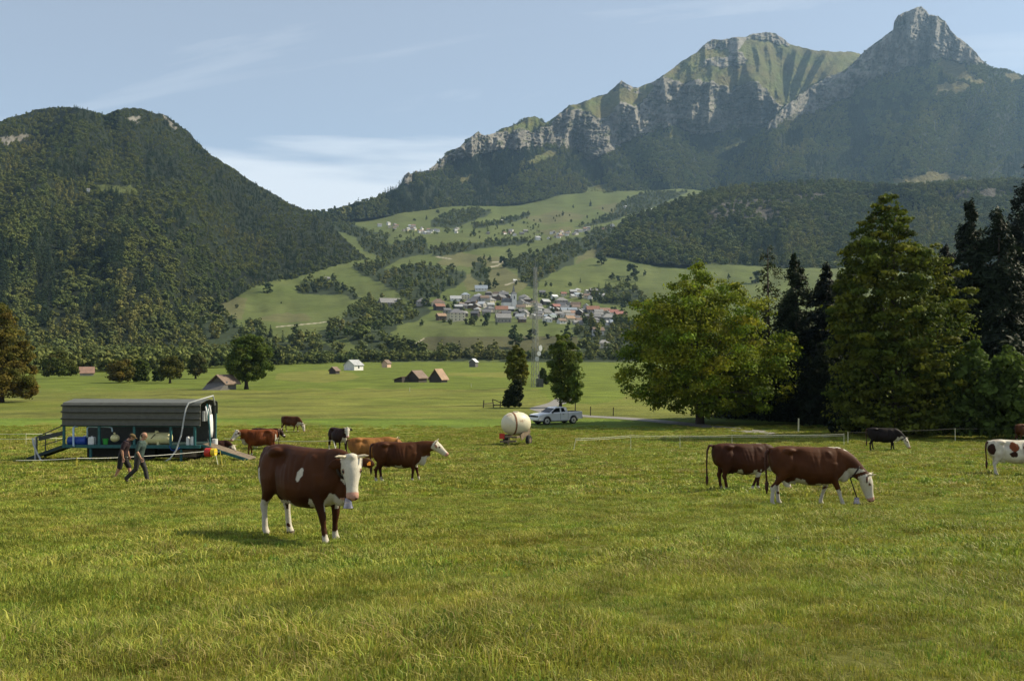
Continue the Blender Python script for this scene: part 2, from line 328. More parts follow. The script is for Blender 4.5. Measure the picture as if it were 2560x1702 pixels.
def grid_sheet(name, x0, x1, nx, base, crest, ny, dfun, colfun, mat, rough_px=0.0, seed=0, kind='structure', back=260):
    xs = np.linspace(x0, x1, nx); b = polyx(base, xs); c = polyx(crest, xs) + rough_px * (vnoise(xs / 6, xs * 0, None, seed) + 0.8 * vnoise(xs / 2.7, xs * 0, None, seed + 1))
    t = np.linspace(0, 1, ny)[:, None]; py = b[None] + (c - b)[None] * t; px = np.repeat(xs[None], ny, 0)
    D = dfun(px, py); V = P(px, py, D)
    # far side of the ridge, falling away out of sight
    last = V[-1]; extra = []
    for k, (dd, dzz) in enumerate(((back * 0.25, 0.04), (back, 0.45), (back * 3, 1.0))):
        e = last.copy(); e[:, 1] += dd; e[:, 0] *= (last[:, 1] + dd) / last[:, 1]; e[:, 2] = last[:, 2] * (1 - dzz) ; extra.append(e)
    V = np.concatenate([V, np.array(extra)], 0); C = colfun(px, py, D, V[:ny]); C = np.concatenate([C, np.repeat(C[-1:], 3, 0)], 0)
    nr = ny + 3; idx = np.arange(nr * nx).reshape(nr, nx)
    f = np.stack([idx[:-1, :-1], idx[:-1, 1:], idx[1:, 1:], idx[1:, :-1]], -1).reshape(-1, 4)
    o = mk(name, V.reshape(-1, 3), f, mat, cols=C.reshape(-1, 3), smooth=True); tag(o, kind=kind); return o, (px, py, D)
# ---- ground material: colour attribute x fine procedural variation, bump
def ground_mat(name, s1, s2, var, bump, bdist, rough=0.95, tint=(1, 1, 1)):
    m, t, b, o = mat_new(name)
    at = N(t, 'ShaderNodeVertexColor', layer_name='Col'); g = N(t, 'ShaderNodeNewGeometry')
    n1 = N(t, 'ShaderNodeTexNoise', i_Scale=s1, i_Detail=8.0, i_Roughness=0.65); L(t, g.outputs['Position'], n1.inputs['Vector'])
    n2 = N(t, 'ShaderNodeTexNoise', i_Scale=s2, i_Detail=4.0); L(t, g.outputs['Position'], n2.inputs['Vector'])
    ad = N(t, 'ShaderNodeMath', operation='ADD'); L(t, n1.outputs['Fac'], ad.inputs[0]); L(t, n2.outputs['Fac'], ad.inputs[1])
    mr = N(t, 'ShaderNodeMapRange'); mr.inputs['From Min'].default_value = 0.7; mr.inputs['From Max'].default_value = 1.3; mr.inputs['To Min'].default_value = 1 - var; mr.inputs['To Max'].default_value = 1 + var
    L(t, ad.outputs[0], mr.inputs[0])
    mu = N(t, 'ShaderNodeVectorMath', operation='SCALE'); L(t, at.outputs[0], mu.inputs[0]); L(t, mr.outputs[0], mu.inputs['Scale'])
    L(t, mu.outputs[0], b.inputs['Base Color']); b.inputs['Roughness'].default_value = rough; b.inputs['Specular IOR Level'].default_value = 0.15
    bu = N(t, 'ShaderNodeBump', i_Strength=bump, i_Distance=bdist); L(t, ad.outputs[0], bu.inputs['Height']); L(t, bu.outputs[0], b.inputs['Normal'])
    return m
M_mount = ground_mat('mountain_ground', 0.05, 0.010, 0.45, 1.0, 22.0)
M_hill = ground_mat('hill_ground', 0.10, 0.02, 0.24, 0.5, 2.0)
M_field = ground_mat('field_ground', 1.3, 0.11, 0.30, 0.8, 0.35)
FOREST_G = np.array([0.020, 0.028, 0.012]); GRASS_A = np.array([0.140, 0.122, 0.046]); GRASS_G = np.array([0.112, 0.134, 0.036]); ROCK = np.array([0.25, 0.235, 0.205])
def mixc(a, b, t): return a * (1 - t[..., None]) + b * t[..., None]
# ---- left mountain
def col_left(px, py, D, V):
    c = np.tile(FOREST_G, px.shape + (1,))
    jx = px + 5 * vnoise(px / 9, py / 9, None, 61); jy = py + 4 * vnoise(px / 9, py / 7, None, 62)
    for p in MEAD_L: c[inpoly(jx, jy, p)] = GRASS_G * 0.95
    for p in ROCK_L: c[inpoly(jx, jy, p) & (vnoise(px / 7, py / 5, None, 63) > -0.35)] = ROCK * 0.95
    return c
MEAD_L = [[(238, 465), (262, 461), (300, 464), (336, 466), (352, 482), (320, 486), (290, 485), (272, 476), (250, 480)]]
ROCK_L = [[(312, 298), (335, 290), (354, 288), (350, 300), (338, 311), (326, 306)], [(0, 345), (30, 342), (60, 336), (83, 334), (78, 344), (45, 356), (15, 362), (0, 362)], [(396, 284), (412, 290), (445, 322), (440, 326), (418, 305)]]
left_mountain, GL = grid_sheet('hill_left', -400, 935, 420, BASE_L, CREST_L, 190, D_left, col_left, M_mount, 1.6, 31, back=500)
# ---- right range (grassy summit above cliffs)
def D_right(px, py):
    b = polyx(BASE_R, px); z = zone_r(px, py); rk = soft(z == 2, 2); gr = soft(z == 1, 2)
    rate = 3.6 * (1 - rk) + 1.1 * rk; rate = rate * (1 - gr) + 3.3 * gr
    base_d = D_mid(px * 0 + 1200, b)
    d = base_d + np.cumsum(rate * -np.diff(py, axis=0, prepend=py[:1]), axis=0)
    fade = np.clip((b - py) / 50, 0, 1)
    d = d + fade * (150 * vnoise(px / 170, py / 160, None, 51) + 90 * vnoise((px - py * 0.5) / 60, py / 130, None, 52) + 14 * vnoise(px / 22, py / 30, None, 53))
    d = d - spur(px, py, SPURS) - rk * rocknoise(px, py, 71)
    return d - gr * (9 * ridged((px + 0.45 * py + 14 * vnoise(px / 40, py / 40, None, 54)) / 21, py / 70, 4, 55) + 5 * vnoise(px / 6, py / 6, None, 59))
def col_right(px, py, D, V):
    z = zone_r(px, py); c = np.tile(FOREST_G, px.shape + (1,))
    gn = np.clip(0.5 + 0.9 * fbm(px / 40, py / 25, None, 3, 56), 0, 1)
    g = mixc(GRASS_A * 0.95, GRASS_G * 0.9, gn); c[z == 1] = g[z == 1]
    rn = np.clip(0.5 + 0.8 * fbm(px / 7, py / 13, None, 3, 57), 0, 1); r = mixc(ROCK * 0.75, ROCK * 1.15, rn)
    r = mixc(r, np.tile(np.array([0.09, 0.10, 0.05]), px.shape + (1,)), (fbm(px / 16, py / 6, None, 3, 58) > 0.22).astype(float) * 0.75)
    c[z == 2] = r[z == 2]; return c
right_range, GR = grid_sheet('mountain_range', 690, 2960, 1300, BASE_R, CREST_R, 330, D_right, col_right, M_mount, 0.9, 33, back=700)
# ---- right peak in front of the range
def D_peak(px, py):
    b = polyx(BASE_R, px); z = zone_p(px, py); rk = soft(z == 2, 2)
    rate = 3.1 * (1 - rk) + 0.9 * rk
    d = 3330 + np.cumsum(rate * -np.diff(py, axis=0, prepend=py[:1]), axis=0)
    fade = np.clip((b - py) / 40, 0, 1)
    d = d + fade * (190 * vnoise(px / 150 + 8, py / 190, None, 81) + 120 * vnoise((px + py * 0.5) / 60, py / 160, None, 82) + 18 * vnoise(px / 24, py / 34, None, 83))
    d = d + np.clip(2240 - px, 0, 700) * 0.9 - rk * rocknoise(px, py, 91)
    return d - spur(px, py, [(2290, 25, 2260, 150, 26, 90), (2345, 45, 2330, 140, 16, 60), (2400, 105, 2395, 150, 16, 50), (2200, 110, 2150, 190, 22, 60)])
def col_peak(px, py, D, V):
    z = zone_p(px, py); c = np.tile(FOREST_G, px.shape + (1,)); c[z == 1] = GRASS_A * 0.95
    rn = np.clip(0.5 + 0.8 * fbm(px / 6, py / 14, None, 3, 84), 0, 1); r = mixc(ROCK * 0.75, ROCK * 1.1, rn)
    r = mixc(r, np.tile(np.array([0.09, 0.10, 0.05]), px.shape + (1,)), (fbm(px / 14, py / 8, None, 3, 85) > 0.25 + 0.3 * (py < 150)).astype(float) * 0.7)
    c[z == 2] = r[z == 2]; return c
BASE_P = [(1560, 487), (1700, 480), (2000, 472), (2960, 482)]
right_peak, GP = grid_sheet('mountain_peak', 1560, 2960, 800, BASE_P, CREST_P, 300, D_peak, col_peak, M_mount, 0.9, 35, back=600)
# ---- wooded hill with the quarry cliff
def D_hill(px, py):
    b = polyx(BASE_H, px); d0 = D_mid(px * 0 + 1500, b)
    d = d0 + 2.9 * (b - py); fade = np.clip((b - py) / 40, 0, 1)
    return d + fade * (60 * vnoise(px / 150, py / 90, None, 101) + 30 * vnoise((px - py) / 60, py / 60, None, 102)) - 12 * inpoly(px, py, ROCK_H[0]) * ridged(px / 14, py / 18, 3, 103)
ROCK_H = [[(1740, 556), (1775, 528), (1800, 510), (1850, 498), (1900, 497), (1955, 500), (1968, 520), (1950, 545), (1920, 552), (1850, 548), (1800, 556)],
          [(1990, 490), (2040, 482), (2100, 486), (2060, 500), (2000, 502)], [(2330, 480), (2420, 472), (2520, 474), (2560, 490), (2440, 505), (2350, 500)]]
def col_hill(px, py, D, V):
    c = np.tile(FOREST_G, px.shape + (1,)); jx = px + 6 * vnoise(px / 9, py / 9, None, 104); jy = py + 5 * vnoise(px / 9, py / 7, None, 105)
    for p in ROCK_H:
        q = inpoly(jx, jy, p) & (vnoise(px / 9, py / 6, None, 106) > -0.15); c[q] = (ROCK * 0.33 * (1 + 0.35 * vnoise(px / 5, py / 5, None, 107))[..., None])[q]
    return c
mid_hill, GH = grid_sheet('hill_wooded', 1490, 2960, 420, BASE_H, CREST_H, 90, D_hill, col_hill, M_mount, 1.0, 37, back=120)
# ---- valley floor slopes (meadows, woods between)
WOODS = [[(0, 860), (250, 842), (330, 822), (480, 797), (558, 790), (599, 816), (640, 822), (686, 842), (650, 860), (690, 870), (720, 880), (700, 912), (0, 925)],
 [(920, 753), (884, 778), (848, 801), (808, 824), (792, 842), (818, 856), (861, 846), (881, 856), (912, 870), (897, 884), (870, 884), (818, 862), (760, 850), (683, 856), (686, 908), (996, 904), (1250, 900), (1250, 885), (1100, 885), (1059, 880), (1009, 867), (983, 839), (970, 834), (998, 811), (1047, 801), (1067, 788), (1067, 765), (1021, 758), (970, 763), (945, 750)],
 [(733, 722), (760, 706), (800, 700), (830, 698), (850, 712), (880, 733), (905, 752), (880, 747), (845, 735), (805, 738), (760, 737)],
 [(881, 668), (905, 664), (940, 655), (975, 650), (1000, 642), (960, 674), (1000, 672), (1045, 662), (1084, 662), (1110, 676), (1155, 676), (1165, 702), (1120, 724), (1105, 738), (1050, 752), (1034, 753), (1006, 742), (983, 725), (958, 709), (912, 692)],
 [(897, 597), (940, 592), (971, 585), (975, 618), (998, 605), (1053, 593), (1076, 612), (1069, 636), (1010, 644), (971, 652), (936, 640), (900, 620)],
 [(770, 548), (870, 543), (880, 560), (905, 575), (960, 582), (900, 597), (870, 590), (840, 575)],
 [(1074, 642), (1076, 624), (1120, 614), (1225, 604), (1300, 599), (1340, 605), (1280, 614), (1190, 624), (1120, 638)],
 [(1084, 568), (1084, 552), (1131, 529), (1193, 521), (1232, 529), (1190, 548), (1150, 562), (1120, 570)],
 [(1180, 562), (1250, 551), (1322, 532), (1330, 543), (1260, 562), (1190, 570)],
 [(1440, 570), (1480, 555), (1497, 548), (1530, 530), (1560, 500), (1620, 480), (1720, 480), (1600, 532), (1545, 547), (1480, 567)],
 [(1400, 611), (1412, 598), (1454, 592), (1475, 578), (1514, 567), (1556, 568), (1600, 600), (1531, 603), (1502, 615), (1458, 637), (1429, 645), (1431, 660), (1404, 669), (1346, 701), (1336, 722), (1302, 705), (1295, 674), (1256, 664), (1262, 647), (1305, 645), (1319, 632), (1344, 638), (1370, 620)],
 [(1177, 680), (1190, 658), (1210, 656), (1226, 682), (1222, 699), (1190, 704)],
 [(1480, 735), (1500, 722), (1530, 718), (1560, 725), (1600, 720), (1620, 765), (1550, 765), (1500, 760)],
 [(1430, 822), (1450, 807), (1500, 802), (1560, 802), (1700, 800), (1900, 820), (1900, 905), (1440, 904), (1455, 860)],
 [(1500, 640), (1560, 630), (1700, 645), (1900, 652), (2200, 655), (2200, 668), (1900, 664), (1700, 658), (1560, 650)],
 [(1250, 895), (1450, 893), (1450, 905), (1250, 904)]]
SPARSE = [[(1150, 587), (1200, 577), (1290, 562), (1340, 564), (1350, 580), (1380, 602), (1330, 606), (1200, 602), (1150, 602)],
          [(900, 585), (1160, 560), (1160, 585), (1000, 600)], [(250, 800), (480, 795), (480, 830), (330, 822)], [(1420, 700), (1600, 700), (1600, 722), (1420, 722)], [(1130, 560), (1400, 540), (1400, 565), (1200, 580)]]
OLIVE = [[(640, 800), (700, 782), (765, 785), (775, 802), (720, 806)], [(1340, 580), (1430, 565), (1440, 575), (1400, 592)], [(1470, 520), (1560, 505), (1600, 520), (1540, 535)], [(1160, 690), (1260, 665), (1330, 710), (1290, 735), (1170, 725)],
         [(1100, 625), (1300, 650), (1250, 668), (1100, 664)], [(1290, 545), (1400, 528), (1480, 540), (1380, 562)], [(1450, 610), (1530, 605), (1500, 640), (1440, 660)], [(500, 745), (620, 745), (600, 800), (500, 790)]]
def col_mid(px, py, D, V):
    n = np.clip(0.5 + 0.8 * fbm(px / 60, py / 22, None, 3, 111), 0, 1)
    c = mixc(GRASS_G * 1.0, np.array([0.135, 0.150, 0.048]), n)
    jx = px + 9 * vnoise(px / 22, py / 15, None, 112); jy = py + 3 * vnoise(px / 18, py / 9, None, 113)
    for p in OLIVE: c[inpoly(jx, jy, p)] = np.array([0.150, 0.140, 0.060])
    c = c * np.array([0.72, 0.78, 0.72])
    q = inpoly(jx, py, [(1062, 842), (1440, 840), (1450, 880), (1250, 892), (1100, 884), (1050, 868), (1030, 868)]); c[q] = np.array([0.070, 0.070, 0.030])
    for p in WOODS: c[inpoly(jx, jy, p)] = FOREST_G * 1.5
    # trodden bank above the lower bench, farm tracks
    c[np.abs(py - (868 - (px - 1030) * 0.72)) + 0 * px < 2.0] = c[np.abs(py - (868 - (px - 1030) * 0.72)) < 2.0]
    for (xa, ya, xb, yb, wd) in TRACKS:
        t = np.clip(((px - xa) * (xb - xa) + (py - ya) * (yb - ya)) / ((xb - xa) ** 2 + (yb - ya) ** 2), 0, 1)
        c[np.hypot(px - xa - t * (xb - xa), py - ya - t * (yb - ya)) < wd] = np.array([0.34, 0.31, 0.23])
    return c
TRACKS = [(1225, 668, 1245, 664, 1.6), (1245, 664, 1256, 655, 1.4), (1256, 655, 1232, 655, 1.4), (1092, 642, 1130, 648, 1.2), (1030, 866, 1060, 846, 1.6), (690, 817, 790, 808, 1.0), (790, 808, 848, 800, 1.0), (1265, 712, 1290, 704, 1.4),
          (946, 768, 955, 760, 1.8)]
MT = [(-500, 545), (690, 545), (900, 540), (1100, 514), (1300, 500), (1440, 478), (1560, 478), (1700, 470), (2960, 464)]
MBs = [(-500, 905.5), (2960, 905.5)]
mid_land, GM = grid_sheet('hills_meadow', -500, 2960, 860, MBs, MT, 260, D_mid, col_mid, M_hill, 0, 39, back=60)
# ---- the plain and the pasture, one sheet from behind the camera to the river wood
def meadow_z(x, y):
    """height of the plain/pasture"""
    x = np.asarray(x, float); y = np.asarray(y, float)
    lump = 0.055 * vnoise(x / 2.3, y / 2.3, None, 121) + 0.03 * vnoise(x / 0.8, y / 0.8, None, 122)
    near = np.clip(1.2 - y / 90, 0, 1)
    roll = 0.22 * vnoise(x / 34, y / 30, None, 123) * np.clip((y - 105) / 60, 0, 1)
    return CAMZ - depth_h(y) + lump * near + roll * np.clip((650 - y) / 100, 0, 1)
_tabY = np.concatenate([np.arange(4, 120, 0.2), np.arange(120, 720, 1.0)]); _tabP = px_of(0 * _tabY, _tabY, CAMZ - depth_h(_tabY))[1]
def Yof(py): return float(np.interp(-py, -_tabP, _tabY))
def G(px, py):
    """pixel of a foot on the pasture/plain -> (x, y, z) and pixels per metre there"""
    Y = Yof(py); p = P(px, py, Y); return Vector((p[0], Y, float(meadow_z(p[0], Y)))), F / Y
ys = np.concatenate([np.linspace(-12, 3, 30), np.geomspace(3.2, 130, 420), np.geomspace(131, 712, 170)]); xu = np.concatenate([np.linspace(-0.95, -0.56, 14), np.linspace(-0.55, 0.55, 470), np.linspace(0.56, 0.95, 14)])
YY = np.repeat(ys[:, None], len(xu), 1); XX = (np.abs(YY) + 12) * xu[None]; ZZ = meadow_z(XX, YY)
PXg, PYg = px_of(XX, np.maximum(YY, 2.5), ZZ)
def col_plain(px, py, X, Y):
    g1 = np.array([0.140, 0.180, 0.024]); dry = np.array([0.195, 0.205, 0.040]); dk = np.array([0.110, 0.158, 0.020])
    c = np.tile(g1, X.shape + (1,)); w1 = 5 * vnoise(px / 60, py / 20, None, 131) + 1.5 * vnoise(px / 9, py / 9, None, 132)
    n = fbm(X / 9, Y / 9, None, 4, 133)
    q = (py + w1 > 972) & (py + w1 * 0.4 < 1046); qd = np.clip(0.75 + 0.5 * vnoise(px / 200, (py + px * 0.012) / 7, None, 134), 0, 1)
    c = np.where(q[..., None], mixc(g1, dry, qd), c)
    q = inpoly(px, py + w1 * .5, [(690, 935), (800, 925), (880, 930), (900, 940), (880, 948), (800, 955), (690, 950)]); c[q] = dry
    q = inpoly(px, py + w1 * .4, [(1120, 933), (1260, 930), (1330, 932), (1260, 942), (1120, 941)]); c[q] = dry * 1.05
    q = inpoly(px, py + w1, [(1360, 912), (1560, 912), (1560, 1000), (1400, 1020), (1330, 960)]); c[q] = g1 * 1.05
    q = (py > 1046); past = mixc(np.array([0.140, 0.168, 0.022]), np.array([0.180, 0.182, 0.032]), np.clip(0.5 + n, 0, 1)); k = np.clip((py + 3 * w1 - 1062) / 8, 0, 1)
    c = np.where(q[..., None], mixc(dk * 1.15, 1, 0 * k) * (1 - k[..., None]) + past * k[..., None], c)
    ln = np.clip(vnoise(px / 320, (py + px * 0.010 + w1 * .5) / 2.6, None, 141), 0, 1) * ((py > 968) & (py < 1050)); c = c * (1 - 0.20 * ln[..., None])
    for yy, sl, wd, a in ((978, -.018, 1.6, .45), (997, .004, 1.3, .5), (1016, .006, 1.8, .35), (965, -.02, .9, .3)):
        q = np.exp(-((py - (yy + sl * (px - 900)) + w1 * .6) / wd) ** 2) * np.clip(.6 + vnoise(px / 50, px * 0, None, int(yy)), 0, 1) * (px < 1300); c = c * (1 - .65 * a * q[..., None])
    far_ = (py < 1050).astype(float)[..., None]; c = c * (1 - 0.22 * far_)
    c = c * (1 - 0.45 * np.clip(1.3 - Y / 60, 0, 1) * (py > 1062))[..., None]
    m = fbm(X / 3.5, Y / 3.5, None, 4, 143); return c * (1 + 0.20 * n[..., None] + 0.22 * m[..., None])
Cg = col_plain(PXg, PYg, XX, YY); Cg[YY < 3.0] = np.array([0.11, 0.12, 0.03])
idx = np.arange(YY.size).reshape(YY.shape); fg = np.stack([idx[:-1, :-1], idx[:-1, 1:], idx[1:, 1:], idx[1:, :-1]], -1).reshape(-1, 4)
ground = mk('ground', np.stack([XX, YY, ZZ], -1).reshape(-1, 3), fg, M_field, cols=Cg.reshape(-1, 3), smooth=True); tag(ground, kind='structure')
# ---- metalled farm lane: a sheet laid 4 mm and more above the field
M_road = paint('lane_asphalt', (0.20, 0.19, 0.175), 0.9, 0.15, 1.5, bump=0.3)
def ribbon(name, pts, width, mat, lift=0.02, kind='structure', sub=14):
    pts = [Vector((a, b, 0)) for a, b in pts]; fine = []
    for i in range(len(pts) - 1):
        for k in range(sub):
            fine.append(pts[i].lerp(pts[i + 1], k / sub))
    fine.append(pts[-1]); n = len(fine); sm = [sum((fine[max(0, min(n - 1, i + d))] for d in range(-sub // 2, sub // 2 + 1)), Vector()) / (sub // 2 * 2 + 1) for i in range(n)]
    v = []; f = []; K = 5
    for i, p in enumerate(sm):
        t = (sm[min(i + 1, n - 1)] - sm[max(i - 1, 0)]).normalized(); s = Vector((-t.y, t.x, 0))
        for k in range(K):
            q = p + s * (k / (K - 1) - 0.5) * width; v.append((q.x, q.y, float(meadow_z(q.x, q.y)) + lift + 0.03 * (1 - (2 * k / (K - 1) - 1) ** 2)))
    for i in range(n - 1):
        for k in range(K - 1): a = i * K + k; f.append((a, a + 1, a + K + 1, a + K))
    o = mk(name, v, f, mat, smooth=True); tag(o, kind=kind); return o
def gp(px, py): p, _ = G(px, py); return (p.x, p.y)
ribbon('road', [gp(2120, 1098), gp(1990, 1088), gp(1900, 1080), gp(1830, 1072), gp(1740, 1062), gp(1650, 1053), gp(1560, 1045), gp(1455, 1041), gp(1400, 1036), gp(1355, 1026), gp(1348, 1018), gp(1375, 1010), gp(1400, 1003), gp(1410, 996)], 3.0, M_road)
# ================================================================== FOLIAGE
def leaf_mat(name, trans=0.35, rough=0.6, var=0.35, sat_shift=True, spec=0.25):
    m, t, b, o = mat_new(name)
    at = N(t, 'ShaderNodeVertexColor', layer_name='Col'); oi = N(t, 'ShaderNodeObjectInfo')
    mr = N(t, 'ShaderNodeMapRange'); mr.inputs['To Min'].default_value = 1 - var; mr.inputs['To Max'].default_value = 1 + var; L(t, oi.outputs['Random'], mr.inputs[0])
    g = N(t, 'ShaderNodeNewGeometry'); n1 = N(t, 'ShaderNodeTexNoise', i_Scale=0.012, i_Detail=3.0); L(t, g.outputs['Position'], n1.inputs['Vector'])
    hs = N(t, 'ShaderNodeHueSaturation'); hr = N(t, 'ShaderNodeMapRange'); hr.inputs['From Min'].default_value = 0.3; hr.inputs['From Max'].default_value = 0.7; hr.inputs['To Min'].default_value = 0.482 if sat_shift else 0.49; hr.inputs['To Max'].default_value = 0.522 if sat_shift else 0.51
    L(t, n1.outputs['Fac'], hr.inputs[0]); L(t, hr.outputs[0], hs.inputs['Hue'])
    L(t, mr.outputs[0], hs.inputs['Value']); L(t, at.outputs[0], hs.inputs['Color'])
    L(t, hs.outputs[0], b.inputs['Base Color']); b.inputs['Roughness'].default_value = rough; b.inputs['Specular IOR Level'].default_value = spec
    if trans:
        tr = N(t, 'ShaderNodeBsdfTranslucent'); L(t, hs.outputs[0], tr.inputs[0]); ms = N(t, 'ShaderNodeMixShader', i_0=trans)
        L(t, b.outputs[0], ms.inputs[1]); L(t, tr.outputs[0], ms.inputs[2]); L(t, ms.outputs[0], o.inputs[0])
    return m
M_far = leaf_mat('far_foliage', 0.15, 0.85, 0.20, spec=0.1)
M_leaf = leaf_mat('near_foliage', 0.38, 0.68, 0.0, False, 0.12)
M_needle = leaf_mat('conifer_foliage', 0.12, 0.6, 0.0, False, 0.15)
M_mid = leaf_mat('mid_foliage', 0.2, 0.7, 0.22, False, 0.15)
M_bark = paint('bark', (0.055, 0.042, 0.030), 0.95, 0.3, 6.0, bump=0.5)
def unit(a): return a / np.maximum(np.linalg.norm(a, axis=-1, keepdims=True), 1e-9)
def quads(c, nrm, size, asp=1.0, rng=RNG):
    """leaf-cluster quads centred at c facing nrm"""
    n = len(c); a = unit(np.cross(nrm, rng.normal(size=(n, 3)))); b = unit(np.cross(nrm, a)); s = np.asarray(size).reshape(-1, 1)
    bend = nrm * s * 0.22
    v = np.stack([c - a * s, c - b * s * asp * 0.62 + bend, c + a * s, c + b * s * asp * 0.62 + bend], 1).reshape(-1, 3)
    return v, np.arange(4 * n).reshape(n, 4)
def clump_crown(centres, radii, nleaf, size, col, colvar=0.25, rng=RNG, flat=0.75, jit=0.75, up=0.25, alt=None, altp=0.0, shell=0.55, fill=None):
    """centres (K,3), radii (K,): leaf quads spread over the outside of every clump"""
    K = len(centres); w = radii ** 2; w = w / w.sum(); which = rng.choice(K, nleaf, p=w)
    d = unit(rng.normal(size=(nleaf, 3))); d[:, 2] = np.where((d[:, 2] < -0.3) & (rng.random(nleaf) < 0.6), -d[:, 2], d[:, 2])
    rr = radii[which] * (shell + (1 - shell) * rng.random(nleaf) ** 0.6) * (1 + 0.18 * rng.normal(size=nleaf)); p = centres[which] + d * rr[:, None] * np.array([1, 1, flat])
    nrm = unit(d + jit * rng.normal(size=(nleaf, 3)) * 0.6 + np.array([0, 0, up]))
    v, f = quads(p, nrm, size * rng.uniform(0.6, 1.4, nleaf), 1.0, rng)
    tone = (1 + colvar * rng.normal(size=K) * 0.6)[which] * (1 + colvar * 0.5 * rng.normal(size=nleaf)); c = np.array(col)[None] * np.clip(tone, 0.4, 1.9)[:, None]
    if fill is not None:
        nf = int(nleaf * 0.28); pr = np.array(fill[0], float); Hh = fill[1]; z = pr[0, 0] + rng.random(nf * 3) * (pr[-1, 0] - pr[0, 0]); wl = np.interp(z, pr[:, 0], pr[:, 1]); wr = np.interp(z, pr[:, 0], pr[:, 2])
        ph = rng.random(nf * 3) * 6.2832; q = np.sqrt(rng.random(nf * 3)) ; edge = 0.74 + 0.34 * vnoise(np.cos(ph) * 2.2 + 5, np.sin(ph) * 2.2 + 5, z * 11, 77); ww = (wl + wr) / 2
        x = (wr - wl) / 2 + np.cos(ph) * ww * q * edge; y = np.sin(ph) * ww * q * edge; gapn = vnoise(x / (0.13 * ww.max()), y / (0.13 * ww.max()), z * Hh / (0.09 * ww.max()), 78)
        ok = (rng.random(nf * 3) < (ww / ww.max()) ** 1.6) & (gapn > 0.0); x, y, z = x[ok][:nf], y[ok][:nf], z[ok][:nf]; n2 = len(x)
        pf = np.stack([x, y, z * Hh], 1); nn = unit(np.stack([x, y, np.full(n2, 0.5 * ww.max())], 1) + 0.7 * ww.max() * rng.normal(size=(n2, 3)))
        v2, f2 = quads(pf, nn, size * rng.uniform(0.6, 1.3, n2), 1.0, rng); f = np.concatenate([f, f2 + len(v)]); v = np.concatenate([v, v2])
        d2 = ((pf[:, None, :] - centres[None, :: max(1, K // 60)]) ** 2).sum(-1).argmin(1); tone2 = (1 + colvar * 0.5 * rng.normal(size=n2)); which = np.concatenate([which, d2 * max(1, K // 60) % K]); tone = np.concatenate([tone, tone2]); c = np.array(col)[None] * np.clip(tone, 0.4, 1.9)[:, None]
    if alt is not None:
        ak = np.clip(rng.normal(altp, 0.3, K), 0, 1)[which][:, None]; c = c * (1 - ak) + np.array(alt)[None] * np.clip(tone, 0.4, 1.9)[:, None] * ak
    return v, f, np.repeat(c, 4, 0)
def blob_centres(K, prof, H, rng=RNG, cr=0.2, inner=0.35):
    """clump centres inside an envelope; prof rows (height fraction, left reach, right reach) in metres"""
    pr = np.array(prof, float); u = []; 
    zs = rng.random(K * 6) * (pr[:, 0].max() - pr[:, 0].min()) + pr[:, 0].min(); wL = np.interp(zs, pr[:, 0], pr[:, 1]); wR = np.interp(zs, pr[:, 0], pr[:, 2])
    wid = (wL + wR) / 2; keep = rng.random(K * 6) < (wid / wid.max()); zs, wL, wR, wid = zs[keep][:K], wL[keep][:K], wR[keep][:K], wid[keep][:K]
    ph = rng.random(len(zs)) * 2 * math.pi; rad = (inner + (1 - inner) * rng.random(len(zs)) ** 0.6)
    cxm = (wR - wL) / 2; x = cxm + np.cos(ph) * wid * rad; y = np.sin(ph) * wid * rad
    r = cr * (0.6 + 0.8 * rng.random(len(zs))) * (0.45 + 0.55 * wid / wid.max()) * wid.max()
    k = np.maximum(1 - r / np.maximum(np.hypot(x - cxm, y) + 1e-6, 1e-6) * 0.75, 0.15); x = cxm + (x - cxm) * k; y = y * k
    return np.stack([x, y, zs * H], 1), r
def limbs(H, r0, tips, rng, trunk_top=0.8, lean=(0, 0), n=8):
    """tapered trunk with limbs reaching towards some of the clump centres"""
    mb = MB(); top = H * trunk_top; pts = []; 
    for i in range(9):
        u = i / 8; pts.append((lean[0] * u * H + 0.02 * H * math.sin(3 * u + r0 * 9) * u, lean[1] * u * H + 0.015 * H * math.sin(4 * u + 1) * u, top * u))
    rad = [r0 * (1.45 if i == 0 else 1.0) * (1 - 0.82 * (i / 8) ** 1.1) for i in range(9)]
    pts[0] = (pts[0][0], pts[0][1], -0.25); mb.tube(pts, rad, n)
    for tpt in tips:
        h = min(max(tpt[2] * rng.uniform(0.35, 0.7), H * 0.12), top * 0.93); u = h / top; i = min(int(u * 8), 7); q = Vector(pts[i]).lerp(Vector(pts[i + 1]), u * 8 - i)
        e = Vector(tpt); m1 = q.lerp(e, 0.45) + Vector((0, 0, 0.10 * (e - q).length)); rb = r0 * (1 - 0.8 * u) * 0.42
        mb.tube([q, q.lerp(m1, 0.55), m1, m1.lerp(e, 0.55) , e], [rb, rb * 0.8, rb * 0.55, rb * 0.34, rb * 0.12], 5)
    return mb
def bush_proto(name, H, prof, K, nleaf, size, col, mat, seed, alt=None, altp=0.0, trunk=True, cr=0.22, var=0.28, link=True, jit=0.45):
    rng = np.random.default_rng(seed); c, r = blob_centres(K, prof, H, rng, cr)
    v, f, cc = clump_crown(c, r, nleaf, size, col, var, rng, alt=alt, altp=altp, jit=jit)
    crown = mk('crown', v, f, mat, cols=cc, link=link); tr = None
    if trunk: tr = limbs(H, H * 0.022, c[:6], rng, 0.6).build('trunk', M_bark, link=link, smooth=True)
    return crown, tr
